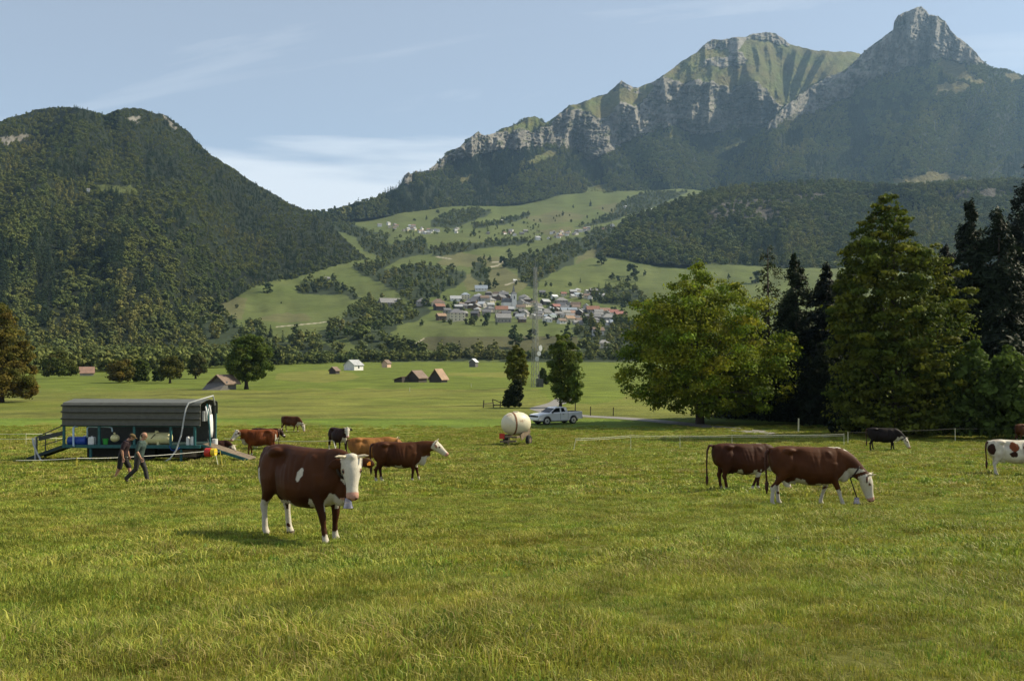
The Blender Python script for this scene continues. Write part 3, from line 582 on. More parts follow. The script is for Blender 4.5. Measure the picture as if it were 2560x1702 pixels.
def conifer_mesh(H, W, nl, seed, col, droop=0.35, layers=16, size=0.4, bare=0.06, gap=0.0, tipw=0.04, pw=0.72, asp=0.5):
    """whorls of drooping boughs carrying needle sprays"""
    rng = np.random.default_rng(seed); P_, Nn, S, C = [], [], [], []
    per = nl // layers
    for i in range(layers):
        u = bare + (1 - bare) * (i + rng.uniform(-0.2, 0.2)) / layers; u = min(max(u, bare), 0.985); r = W * ((1 - u) ** pw + tipw) * rng.uniform(0.8, 1.25) * 1.25
        nb = max(5, int(11 * (1 - u) + 4)); cnt = max(10, int(per * (0.35 + 1.4 * (1 - u))))
        az = rng.random(nb) * 2 * math.pi; br = rng.uniform(0.6, 1.1, nb) * r; keep = rng.random(nb) > gap
        k = rng.integers(0, nb, cnt); k = k[keep[k]] if gap else k; n = len(k); s = rng.random(n) ** 0.7; a = az[k] + rng.normal(0, 0.16, n) * (0.35 + s); rad = br[k] * s
        z = u * H - droop * rad * (0.4 + 0.8 * s) + rng.normal(0, 0.012 * H, n) + 0.25 * (W * 0.2) * (s > 0.85)
        p = np.stack([np.cos(a) * rad, np.sin(a) * rad, z], 1); nn = unit(np.stack([np.cos(a) * 0.55, np.sin(a) * 0.55, np.full(n, 0.75)], 1) + 0.45 * rng.normal(size=(n, 3)))
        P_.append(p); Nn.append(nn); S.append(size * (0.55 + 0.6 * (1 - u)) * rng.uniform(0.6, 1.3, n)); C.append(np.array(col)[None] * (1 + 0.2 * rng.normal(size=(n, 1))).clip(0.4, 1.8) * rng.uniform(0.8, 1.2))
    v, f = quads(np.concatenate(P_), np.concatenate(Nn), np.concatenate(S), asp, rng); return v, f, np.repeat(np.concatenate(C), 4, 0)
# ------------------------------------------------ far woods: a few tree shapes instanced thousands of times ("stuff")
def hidden_collection(name, objs):
    c = bpy.data.collections.new(name)
    for o in objs: c.objects.link(o)
    return c
ROUND = [(0.06, .22, .22), (0.2, .38, .38), (0.45, .46, .46), (0.7, .40, .40), (0.88, .24, .24), (0.98, .08, .08)]
def prof_scaled(p, s): return [(a, b * s, c * s) for a, b, c in p]
far = []
for i, (cl, nb) in enumerate([((0.128, 0.148, 0.042), 0), ((0.148, 0.165, 0.046), 1), ((0.110, 0.134, 0.044), 2), ((0.168, 0.170, 0.050), 3)]):
    c, _ = bush_proto('t', 1.0, prof_scaled(ROUND, 0.95), 13, 420, 0.080, cl, M_far, 200 + i, trunk=False, cr=0.30, var=0.14, link=False, jit=0.3); far.append(c)
for i, cl in enumerate([(0.040, 0.062, 0.030), (0.050, 0.072, 0.032)]):
    v, f, cc = conifer_mesh(1.25, 0.24, 300, 300 + i, cl, layers=9, size=0.085); far.append(mk('t', v, f, M_far, cols=cc, link=False))
for i, o in enumerate(far): o.name = 'far_%02d' % i
FARCOL = hidden_collection('far_trees', far)
def scatter(name, pts, sizes, pick, coll, label=None, cat=None, tilt=0.0, sxy=None, group=None):
    me = bpy.data.meshes.new(name); me.vertices.add(len(pts)); me.vertices.foreach_set('co', np.asarray(pts, np.float32).ravel()); me.update()
    for an, ty, dat in (('sz', 'FLOAT', sizes), ('pk', 'INT', pick), ('rz', 'FLOAT', RNG.random(len(pts)) * 6.283)):
        a = me.attributes.new(an, ty, 'POINT'); a.data.foreach_set('value', np.asarray(dat, np.float32 if ty == 'FLOAT' else np.int32))
    o = bpy.data.objects.new(name, me); COL.objects.link(o)
    ng = bpy.data.node_groups.new(name, 'GeometryNodeTree'); ng.interface.new_socket('Geometry', in_out='INPUT', socket_type='NodeSocketGeometry'); ng.interface.new_socket('Geometry', in_out='OUTPUT', socket_type='NodeSocketGeometry')
    gi = ng.nodes.new('NodeGroupInput'); go = ng.nodes.new('NodeGroupOutput'); ip = ng.nodes.new('GeometryNodeInstanceOnPoints'); ci = ng.nodes.new('GeometryNodeCollectionInfo')
    ci.inputs['Collection'].default_value = coll; ci.inputs['Separate Children'].default_value = True; ci.inputs['Reset Children'].default_value = True; ip.inputs['Pick Instance'].default_value = True
    def attr(nm, ty):
        a = ng.nodes.new('GeometryNodeInputNamedAttribute'); a.data_type = ty; a.inputs['Name'].default_value = nm; return a.outputs['Attribute']
    ng.links.new(gi.outputs[0], ip.inputs['Points']); ng.links.new(ci.outputs[0], ip.inputs['Instance']); ng.links.new(attr('pk', 'INT'), ip.inputs['Instance Index'])
    cx = ng.nodes.new('ShaderNodeCombineXYZ'); ng.links.new(attr('rz', 'FLOAT'), cx.inputs[2])
    if tilt:
        for k in (0, 1):
            rv = ng.nodes.new('FunctionNodeRandomValue'); rv.data_type = 'FLOAT'; rv.inputs[2].default_value = -tilt; rv.inputs[3].default_value = tilt; rv.inputs['Seed'].default_value = k + 3
            ng.links.new(rv.outputs[1], cx.inputs[k])
    ng.links.new(cx.outputs[0], ip.inputs['Rotation']); ng.links.new(attr('sz', 'FLOAT'), ip.inputs['Scale']); ng.links.new(ip.outputs[0], go.inputs[0])
    md = o.modifiers.new('scatter', 'NODES'); md.node_group = ng
    tag(o, label, cat, group, 'stuff'); return o
def sample(dfun, x0, x1, y0, y1, test, spacing, n_try, rng, dref=None):
    px = rng.uniform(x0, x1, n_try); py = rng.uniform(y0, y1, n_try); ok = test(px, py); px, py = px[ok], py[ok]; D = dfun(px, py); ppm = F / D
    want = 1.0 / ((spacing * ppm) ** 2 * 0.42); dens = n_try / ((x1 - x0) * (y1 - y0)); keep = rng.random(len(px)) < want / dens
    return px[keep], py[keep], D[keep]
rng = np.random.default_rng(5)
def interp_sheet(Gd, px, py):
    """depth of a built sheet at a pixel (column grids)"""
    PX, PY, DD = Gd; col = np.interp(px, PX[0], np.arange(PX.shape[1])); c0 = np.clip(col.astype(int), 0, PX.shape[1] - 2); fr = col - c0
    def one(ci):
        b = PY[0, ci]; t = PY[-1, ci]; r = np.clip((b - py) / np.maximum(b - t, 1e-6), 0, 1) * (PY.shape[0] - 1); r0 = np.clip(r.astype(int), 0, PY.shape[0] - 2); rf = r - r0
        return DD[r0, ci] * (1 - rf) + DD[r0 + 1, ci] * rf
    return one(c0) * (1 - fr) + one(c0 + 1) * fr
def forest(name, label, Gd, crest, base, x0, x1, y0, y1, excl, spacing, ntry, size, conif, seed, thin=None, sink=0.12):
    rng = np.random.default_rng(seed)
    def test(px, py):
        ok = (py > polyx(crest, px) + 1.0) & (py < polyx(base, px) + 3)
        if excl is not None: ok &= ~excl(px, py)
        return ok
    px, py, D = sample(lambda a, b: interp_sheet(Gd, a, b), x0, x1, y0, y1, test, spacing, ntry, rng)
    p = P(px, py, D); sz = size * rng.uniform(0.65, 1.35, len(px)) * (np.interp(D, [900, 1900], [1.0, 0.62]) if name == 'forest_west' else 1.0) * np.clip(0.55 + (py - polyx(crest, px)) / 14, 0.55, 1); p[:, 2] -= sz * sink
    cn = vnoise(px / 55, py / 70, None, seed + 1) + 0.5 * vnoise(px / 16, py / 16, None, seed + 2); isc = cn > conif
    tn = 1.3 * vnoise(px / 80, py / 60, None, seed + 4) + 0.6 * vnoise(px / 25, py / 22, None, seed + 5) + rng.normal(0, 0.25, len(px)); pk = np.where(isc, 4 + (rng.random(len(px)) < 0.5), np.array([2, 0, 1, 3])[np.clip(np.round(1.3 + 1.3 * tn), 0, 3).astype(int)]).astype(int)  # random crown tones; the broad patches also stand in for sunlit relief
    sz = np.where(isc, sz * 1.15, sz); print(name, len(px)); return scatter(name, p, sz, pk, FARCOL, label, 'forest')
forest('forest_west', 'dense mixed wood clothing the whole left mountain', GL, CREST_L, BASE_L, -330, 930, 255, 930,
       lambda x, y: inpoly(x, y, MEAD_L[0]) | inpoly(x, y, ROCK_L[0]) | inpoly(x, y, ROCK_L[1]) | inpoly(x, y, ROCK_L[2]), 6.6, 400000, 9.6, 0.52, 401)
forest('forest_range', 'dark mixed wood below the grey cliffs of the long ridge', GR, CREST_R, BASE_R, 690, 2300, 300, 556, lambda x, y: zone_r(x, y) > 0, 10.5, 200000, 14.5, 0.15, 411)
forest('forest_peak', 'dark wood on the slopes under the rocky peak', GP, CREST_P, BASE_P, 1560, 2700, 130, 486, lambda x, y: (zone_p(x, y) > 0), 10.5, 200000, 15.0, 0.3, 421)
forest('forest_hill', 'broadleaf wood over the low hill with the bare quarry face', GH, CREST_H, BASE_H, 1490, 2700, 440, 690,
       lambda x, y: (inpoly(x, y, ROCK_H[0]) & (vnoise(x / 9, y / 6, None, 106) > -0.1)) | (inpoly(x, y, ROCK_H[1]) | inpoly(x, y, ROCK_H[2])) & (vnoise(x / 9, y / 6, None, 106) > -0.3), 7.5, 160000, 12.0, 0.75, 431)
def wood_test(px, py):
    r = np.zeros(px.shape, bool)
    for q in WOODS: r |= inpoly(px, py, q)
    return r
px, py, D = sample(lambda a, b: interp_sheet(GM, a, b), -300, 2300, 480, 925, wood_test, 8.5, 300000, rng)
pxs, pys, Ds = sample(lambda a, b: interp_sheet(GM, a, b), -300, 2300, 480, 925, lambda a, b: np.any([inpoly(a, b, q) for q in SPARSE], axis=0) & (vnoise(a / 14, b / 5, None, 447) > -0.1), 14.0, 60000, rng)
px, py, D = np.concatenate([px, pxs]), np.concatenate([py, pys]), np.concatenate([D, Ds]); p = P(px, py, D); sz = rng.uniform(7, 14, len(px)); sz[-len(pxs):] *= 0.75; p[:, 2] -= sz * 0.08
tn = vnoise(px / 50, py / 30, None, 441) + rng.normal(0, 0.4, len(px)); pk = np.where(rng.random(len(px)) < 0.08, 4, np.clip(np.round(1.2 + 1.4 * tn), 0, 3)).astype(int)
scatter('forest_valley', p, sz, pk, FARCOL, 'river and hedgerow woods between the valley meadows', 'woods'); print('valley', len(px))
# wood edge along the far side of the plain
def edge_pts(n, x0, x1, f0, rows, jit, rng):
    x = rng.uniform(x0, x1, n); yb = f0(x) - rng.random(n) ** 1.3 * rows; return x, yb
x = rng.uniform(-300, 700, 900); yb = np.interp(x, [-300, 0, 250, 420, 700], [936, 936, 930, 926, 912]) - rng.random(900) ** 1.2 * 26
Yv = np.array([Yof(v) if v > 906 else 700 + (906 - v) * 5 for v in yb]); pp = P(x, yb, Yv); s = rng.uniform(7, 13.5, 900); pp[:, 2] -= 0.5
pk = np.clip(np.round(1.0 + 1.2 * (vnoise(x / 60, yb / 9, None, 450) + rng.normal(0, .4, 900))), 0, 3).astype(int)
scatter('forest_edge', pp, s, pk, FARCOL, 'continuous line of trees along the far left edge of the flat green plain', 'woods')
x = rng.uniform(690, 2300, 750); yb = np.interp(x, [690, 1000, 1300, 2300], [913, 905, 903.5, 903.5]) - rng.random(750) * 7; Yv = np.array([700 + (906 - min(v, 906)) * 6 if v < 906 else Yof(v) for v in yb]); pp = P(x, yb, Yv); s = rng.uniform(5, 10, 750); pp[:, 2] -= 0.5
scatter('forest_riverside', pp, s, np.clip(np.round(0.9 + rng.normal(0, .8, 750)), 0, 2).astype(int), FARCOL, 'low dark band of riverside trees behind the far green field', 'woods')
# ================================================================== NEAR AND MIDDLE TREES (each a thing: crown + trunk)
def px_prof(base, prof, ppm):
    """picture outline (py, xl, xr) -> envelope (height fraction, left reach, right reach) in metres"""
    bx, by = base; H = (by - min(p[0] for p in prof)) / ppm
    return H, sorted([((by - y) / ppm / H, max((bx - xl) / ppm, 0.05), max((xr - bx) / ppm, 0.05)) for y, xl, xr in prof])
def near_tree(name, label, base, prof, K, nleaf, leaf, col, alt=None, altp=0.0, seed=1, cr=0.13, r0=0.3, tips=26, trunk_top=0.82, ppm=None, group=None, var=0.3, cat='tree', mat=None, inner=0.35, bigtrunk=True, flat=0.75, shell=0.55):
    g, k = G(*base)
    if ppm: k = ppm
    H, pr = px_prof(base, prof, k); rng = np.random.default_rng(seed)
    c, r = blob_centres(K, pr, H, rng, cr, inner)
    r = np.minimum(r, np.maximum(c[:, 2] * 0.8, 0.2))
    t = empty(name, g); tag(t, label, cat, group)
    v, f, cc = clump_crown(c, r, nleaf, leaf, col, var, rng, alt=alt, altp=altp, flat=flat, shell=shell, fill=(pr, H))
    mk('crown', v, f, mat or M_leaf, t, cols=cc)
    if bigtrunk:
        sel = c[rng.permutation(len(c))[:tips]]; limbs(H, r0, sel, rng, trunk_top).build('trunk', M_bark, t, smooth=True)
    return t
YEL = (0.230, 0.225, 0.022); GRN = (0.110, 0.165, 0.018); DKG = (0.045, 0.072, 0.014); ORG = (0.205, 0.125, 0.022); MIDG = (0.075, 0.115, 0.020)
near_tree('broadleaf_tree', 'large spreading tree with yellow-green leaves beside the lane', (1750, 1060),
          [(652, 1735, 1762), (690, 1692, 1800), (720, 1655, 1860), (762, 1570, 1935), (800, 1558, 1955), (860, 1542, 2004), (900, 1540, 2016), (940, 1520, 2008), (985, 1548, 1996), (1018, 1630, 1970), (1036, 1680, 1900)],
          420, 46000, 0.16, (0.115, 0.175, 0.014), (0.250, 0.240, 0.018), 0.30, 3, 0.115, 0.36, 60, 0.86, var=0.34, flat=0.6, shell=0.3, inner=0.15)
near_tree('hornbeam', 'tall cone-shaped tree with bronze-tinged leaves in front of the dark spruces', (2240, 1092),
          [(485, 2205, 2228), (510, 2182, 2265), (560, 2141, 2301), (620, 2104, 2347), (680, 2086, 2402), (750, 2067, 2439), (830, 2060, 2448), (900, 2060, 2445), (1000, 2062, 2430), (1075, 2075, 2400)],
          480, 56000, 0.17, (0.064, 0.092, 0.012), (0.170, 0.170, 0.016), 0.28, 4, 0.11, 0.34, 30, 0.9, var=0.36, flat=0.42, shell=0.3, inner=0.2)
# the two field trees by the mast
near_tree('field_tree', 'upright tree with yellowing crown just left of the lattice mast', (1292, 1010), [(862, 1283, 1300), (880, 1268, 1316), (915, 1256, 1324), (940, 1262, 1322), (958, 1284, 1316)], 80, 20000, 0.14, (0.095, 0.115, 0.016), (0.16, 0.15, 0.02), 0.3, 5, 0.2, 0.22, 14, 0.7, var=0.32)
near_tree('field_tree', 'taller loose-leaved green tree just right of the lattice mast', (1401, 1018), [(838, 1385, 1420), (860, 1372, 1445), (895, 1366, 1458), (930, 1362, 1466), (965, 1372, 1468), (990, 1378, 1462), (1006, 1392, 1440)], 100, 26000, 0.14, (0.085, 0.125, 0.018), (0.13, 0.15, 0.02), 0.25, 6, 0.16, 0.2, 18, 0.75, var=0.34)
near_tree('ivy_bush', 'very dark ivy-covered bush at the foot of the yellowing field tree', (1283, 1017), [(945, 1288, 1306), (965, 1268, 1310), (990, 1257, 1311), (1012, 1253, 1310)], 46, 12000, 0.14, (0.028, 0.038, 0.012), None, 0, 7, 0.26, 0.15, 6, 0.5, cat='bush', bigtrunk=False)
near_tree('scrub', 'small leafy scrub around the foot of the lattice mast', (1358, 962), [(922, 1352, 1362), (940, 1346, 1370), (958, 1344, 1372)], 30, 5200, 0.32, (0.055, 0.080, 0.018), None, 0, 8, 0.26, 0.1, 4, 0.5, cat='bush', bigtrunk=False)
near_tree('sapling', 'thin sapling standing behind the silver pickup', (1438, 1034), [(935, 1428, 1446), (960, 1422, 1452), (985, 1424, 1456), (1004, 1430, 1448)], 16, 900, 0.2, (0.090, 0.13, 0.02), None, 0, 9, 0.3, 0.07, 6, 0.9)
# left of the picture
near_tree('chestnut_tree', 'olive-brown chestnut tree cut by the left edge of the picture', (3, 1008), [(758, -25, 15), (770, -50, 26), (800, -72, 52), (838, -88, 70), (873, -96, 76), (918, -100, 88), (960, -104, 97), (986, -104, 98), (995, -80, 70)], 160, 34000, 0.18, (0.095, 0.100, 0.018), (0.160, 0.115, 0.020), 0.42, 10, 0.12, 0.4, 20, 0.7, var=0.36)
near_tree('round_bush', 'rounded green bush standing left of the red-roofed shed', (150, 946), [(880, 138, 160), (895, 116, 182), (918, 106, 198), (938, 108, 194)], 40, 9000, 0.32, (0.070, 0.092, 0.018), (0.11, 0.10, 0.02), 0.25, 11, 0.26, 0.2, 4, 0.5, cat='bush', bigtrunk=False)
near_tree('hedge_bush', 'broad yellowing bush, left half of the pair behind the milking trailer', (302, 956), [(902, 285, 320), (915, 270, 338), (935, 264, 342), (950, 272, 334)], 36, 7200, 0.32, (0.085, 0.092, 0.018), (0.15, 0.11, 0.02), 0.4, 12, 0.28, 0.2, 4, 0.5, cat='bush', bigtrunk=False)
near_tree('hedge_bush', 'green bush leaning on the broad yellowing bush behind the milking trailer', (352, 954), [(900, 340, 360), (915, 330, 374), (935, 326, 378), (950, 330, 374)], 30, 6000, 0.32, (0.070, 0.095, 0.018), None, 0, 13, 0.28, 0.2, 4, 0.5, cat='bush', bigtrunk=False)
near_tree('low_bush', 'low dark bush between the hedge bushes and the round orchard tree', (396, 955), [(922, 384, 408), (935, 380, 416), (950, 380, 418)], 18, 3000, 0.32, (0.05, 0.07, 0.018), None, 0, 14, 0.3, 0.2, 4, 0.5, cat='bush', bigtrunk=False)
near_tree('orchard_tree', 'round olive-coloured orchard tree with a clear trunk behind the trailer roof', (425, 957), [(891, 415, 440), (905, 400, 455), (925, 396, 462), (940, 402, 456)], 36, 7200, 0.32, (0.085, 0.092, 0.018), (0.12, 0.11, 0.02), 0.3, 15, 0.26, 0.35, 8, 0.6)
near_tree('orchard_tree', 'smaller dull green orchard tree right of the round olive one', (489, 946), [(884, 480, 500), (900, 468, 515), (920, 463, 522), (934, 470, 514)], 36, 6400, 0.32, (0.060, 0.078, 0.020), (0.10, 0.08, 0.02), 0.2, 16, 0.26, 0.35, 8, 0.6)
near_tree('walnut_tree', 'big round green tree standing over the leaning old shed', (616, 972), [(833, 605, 640), (850, 578, 662), (875, 564, 680), (905, 557, 689), (930, 562, 686), (948, 585, 672)], 100, 26000, 0.20, (0.075, 0.115, 0.018), (0.12, 0.14, 0.02), 0.25, 17, 0.17, 0.45, 16, 0.7, var=0.34)
near_tree('hedge_tree', 'dull hedge tree behind the big round tree over the shed', (672, 915), [(858, 664, 684), (875, 652, 700), (900, 650, 706)], 26, 1800, 0.9, (0.050, 0.072, 0.022), None, 0, 18, 0.3, 0.4, 5, 0.5)
# conifers and under-storey of the dark wood on the right
def spruce(label, base, top, W, nl, seed, col=(0.018, 0.030, 0.010), group='dark spruces on the right', **kw):
    g, k = G(*base); W = W * 1.3; nl = int(nl * 1.25); H = (base[1] - top) / k; v, f, cc = conifer_mesh(H, W / k, nl, seed, col, size=kw.pop('size', 0.42), layers=kw.pop('layers', 26), **kw)
    t = empty('spruce', g); tag(t, label, 'tree', group); mk('crown', v, f, M_needle, t, cols=cc); rng = np.random.default_rng(seed)
    mb = MB(); mb.tube([(0, 0, -0.3), (0.05, 0, H * 0.4), (0, 0.03, H * 0.97)], [H * 0.018, H * 0.011, 0.03], 7)
    for i in range(40):
        z = H * rng.uniform(0.12, 0.95); a = rng.random() * 6.28; l = W / k * (1 - z / H) ** 0.8 * 0.8; mb.tube([(0, 0, z), (math.cos(a) * l, math.sin(a) * l, z - 0.25 * l)], [0.05, 0.012], 4)
    mb.build('trunk', M_bark, t, smooth=True); return t
spruce('thin see-through spruce standing just right of the yellow-green tree', (1921, 1048), 608, 62, 5200, 31, (0.040, 0.052, 0.014), gap=0.35, size=0.34, pw=0.5)
spruce('full dark spruce between the thin spruce and the cone-shaped tree', (1990, 1050), 628, 66, 15000, 32, (0.020, 0.032, 0.010), size=0.36)
spruce('short blackish spruce tip left of the cone-shaped tree', (2068, 1054), 658, 66, 14000, 33, (0.010, 0.015, 0.007))
spruce('dark spruce, first one right of the cone-shaped tree', (2432, 1078), 497, 82, 15000, 34, (0.016, 0.025, 0.009))
spruce('dark spruce with a blunt top beside the tallest spruce', (2500, 1080), 512, 84, 15000, 35, (0.016, 0.025, 0.009))
spruce('tallest blackish spruce, cut by the right edge', (2590, 1066), 395, 120, 18000, 36, (0.009, 0.014, 0.006))
spruce('small dark spruce hidden low between the spreading tree and the full spruce', (1880, 1044), 760, 60, 9000, 38, (0.014, 0.022, 0.008))
spruce('dark spruce seen in the gap right of the full dark spruce', (2120, 1060), 640, 70, 12000, 39, (0.012, 0.019, 0.008))
spruce('dark spruce behind the right flank of the cone-shaped tree', (2370, 1062), 610, 80, 12000, 40, (0.010, 0.016, 0.007))
spruce('dark spruce filling the gap between the blunt spruce and the tallest one', (2545, 1060), 560, 85, 12000, 41, (0.009, 0.014, 0.006))
US = [('dark shrub under the right side of the spreading tree', (1905, 1046), 915, 85, (0.018, 0.026, 0.010)), ('dark shrub below the full dark spruce', (1985, 1060), 890, 75, (0.014, 0.020, 0.008)),
      ('dark shrub at the left foot of the cone-shaped tree', (2070, 1070), 860, 80, (0.012, 0.018, 0.007)), ('dark shrub behind the grazing cow in shade', (2160, 1086), 900, 90, (0.012, 0.018, 0.007)),
      ('dark shrub below the cone-shaped tree', (2300, 1086), 900, 95, (0.018, 0.026, 0.009)), ('glossy green shrub below the first spruce on the right', (2430, 1098), 855, 85, (0.075, 0.115, 0.020)),
      ('glossy green shrub under the tallest spruce', (2530, 1100), 868, 85, (0.080, 0.120, 0.020)), ('dark shrub beyond the right edge of the picture', (2620, 1096), 860, 90, (0.04, 0.06, 0.015))]
for i, (lb, b, top, wd, cl) in enumerate(US):
    bx, by = b; near_tree('shrub', lb, b, [(top, bx - wd * .3, bx + wd * .2), (top + 40, bx - wd * .75, bx + wd * .7), (top + 110, bx - wd, bx + wd), (by - 12, bx - wd, bx + wd)], 60, 7000, 0.2, cl, None, 0, 50 + i, 0.2, 0.12, 4, 0.5, cat='shrub', group='shrubs along the edge of the dark wood', bigtrunk=False)
# ---- single trees and hedgerow trees out in the valley: copies of four shapes, each a thing with crown and trunk
protos = []
for i, (cl, H) in enumerate([((0.060, 0.086, 0.026), 11), ((0.078, 0.098, 0.030), 9), ((0.048, 0.072, 0.026), 12)]):
    c, tr = bush_proto('crown', H, prof_scaled(ROUND, 0.95 * H), 26, 1500, 0.55, cl, M_mid, 700 + i, link=False); protos.append((c, tr, H))
for i, (cl, H) in enumerate([((0.026, 0.046, 0.020), 12)]):
    v, f, cc = conifer_mesh(H, 2.6, 1300, 720, cl, layers=12, size=0.6); c = mk('crown', v, f, M_mid, cols=cc, link=False); tr = MB().tube([(0, 0, -.3), (0, 0, H * .9)], [.22, .04], 6).build('trunk', M_bark, link=False); protos.append((c, tr, H))
def valley_tree(px, py, hpx, kind, label, group, name='meadow_tree', wide=1.0):
    if py <= 905: D = float(interp_sheet(GM, np.array([float(px)]), np.array([float(py)]))[0]); p = Vector(P(px, py, D)); k = F / D
    else: p, k = G(px, py)
    c, tr, H = protos[kind]; s = hpx / k / H; e = empty(name, p - Vector((0, 0, 0.3)), random.random() * 6.28); tag(e, label, 'tree', group); e.scale = (s * wide, s * wide, s)
    a = c.copy(); COL.objects.link(a); a.parent = e; a.name = 'crown'; b = tr.copy(); COL.objects.link(b); b.parent = e; b.name = 'trunk'; return e
VT = [  # px, base py, height px, shape, width, label
 (543, 792, 50, 0, 1.15, 'dark round tree clump alone on the left meadow'), (592, 770, 12, 1, 1, 'small round tree in the middle of the left meadow'), (625, 801, 9, 1, 1, 'tiny bush low on the left meadow'),
 (703, 759, 6, 1, 1, 'tiny dark bush high on the left meadow'), (668, 733, 34, 2, 1.1, 'dark tree at the wood edge above the left meadow'), (741, 846, 38, 0, 1, 'tree casting a shadow on the lower strip of the left meadow'), (767, 842, 18, 1, 1, 'small tree right of the one with a shadow on the lower meadow strip'),
 (825, 856, 36, 2, 1.1, 'dark tree at the end of the lower meadow strip'), (676, 842, 32, 3, 1, 'dark pointed tree on the left end of the lower meadow strip'), (652, 842, 34, 3, 1, 'pointed tree beside the left end of the lower strip'),
 (1030, 880, 42, 2, 1.2, 'large dark tree below the left end of the dark bank'), (1011, 878, 38, 1, .7, 'slim tree left of the large dark tree by the bank'), (1288, 870, 60, 0, .9, 'tall tree on the bank, left of the mast'), (1327, 848, 36, 2, 1.1, 'dark tree directly behind the mast'),
 (1372, 846, 16, 2, 1.3, 'low dark bush on the meadow right of the mast'), (1417, 856, 44, 0, .9, 'tall tree on the village meadow, above the loose-leaved field tree'), (1212, 815, 44, 2, .8, 'dark tree at the village edge under the church'), (1178, 812, 22, 1, 1.2, 'bush beside the grey farmhouse below the church'),
 (1238, 720, 26, 0, .85, 'round tree above the village, right of the long grey-blue roof'), (1221, 722, 28, 1, 1, 'pale round tree above the village beside the long grey-blue roof'), (1200, 718, 14, 1, 1.1, 'small round tree directly above the long grey-blue roof'),
 (1224, 655, 18, 0, .8, 'small round tree by the upper farm track'), (1210, 650, 16, 0, .5, 'slim tree by the upper farm track'), (1261, 668, 36, 2, .9, 'tall tree clump above the farm track'), (1272, 634, 14, 0, 1.3, 'round tree above the tall clump by the farm track'),
 (1321, 617, 13, 0, .8, 'single tree on the green slope under the upper hamlet'), (1344, 632, 12, 1, 1, 'small tree at the top of the ravine wood'), (1407, 541, 14, 0, .7, 'single dark tree on the high meadow'), (1433, 521, 10, 0, .7, 'single tree on top of the high meadow'),
 (1428, 556, 9, 1, 1, 'small bush low on the high meadow'), (1424, 540, 5, 1, 1, 'tiny bush beside the single dark tree on the high meadow'), (1507, 524, 7, 0, 1, 'small tree on the right of the high meadow'), (1468, 546, 9, 1, .7, 'pale slim tree on the high meadow'), (1494, 536, 6, 1, 1, 'small bush right on the high meadow'),
 (1476, 515, 16, 3, 1, 'pointed dark tree at the top of the high meadow'), (1184, 592, 20, 0, .9, 'round tree in the slope below the left hamlet'), (1066, 551, 14, 0, .5, 'slim tree on the green slope above the left hamlet'), (1095, 533, 10, 1, 1.5, 'bushes high on the slope above the left hamlet'),
 (1037, 552, 7, 1, 1.5, 'low bushes on the slope above the left hamlet'), (1100, 545, 10, 1, 1.2, 'round bush right on the slope above the left hamlet'), (1504, 662, 34, 0, 1, 'tree casting a shadow high on the wide right meadow'), (1584, 690, 40, 2, 1.1, 'large tree clump on the wide right meadow'),
 (1612, 690, 16, 0, .8, 'small tree right of the large clump on the wide meadow'), (1570, 706, 18, 0, 1.2, 'bush left of the hedge on the wide right meadow'), (1589, 704, 22, 0, .8, 'slim tree in the hedge of the wide right meadow'), (1822, 698, 16, 0, .7, 'single tree on the pale meadow above the spreading tree'),
 (1888, 708, 40, 2, 1, 'dark tree beside the thin spruce, far out on the meadow'), (1290, 713, 14, 0, .8, 'small tree in the row above the village'), (1365, 716, 14, 0, .8, 'tree in the row just right of the mast top'), (1378, 716, 12, 1, .8, 'small tree in the row right of the mast top'),
 (1530, 700, 20, 0, 1.2, 'tree at the lower edge of the wide right meadow'), (1548, 702, 18, 2, 1.1, 'dark tree at the lower edge of the wide right meadow'), (1246, 690, 10, 1, 1.3, 'small bush on the knoll above the village'),
 (760, 728, 26, 2, 1.2, 'dark tree, left of the two in the clump on the upper left meadow'), (790, 732, 30, 2, 1.1, 'dark tree, right of the two in the clump on the upper left meadow'), (833, 702, 20, 0, .8, 'tree at the top of the tree line on the upper left meadow'), (842, 722, 22, 1, .8, 'upper tree of the tree line on the left meadow'), (858, 732, 28, 0, .9, 'middle tree of the tree line on the left meadow'), (887, 748, 18, 1, .9, 'lowest tree of the tree line on the left meadow')]
for (a, b, h, k, wd, lb) in VT: valley_tree(a, b, h, k, lb, 'single trees in the valley', wide=wd)
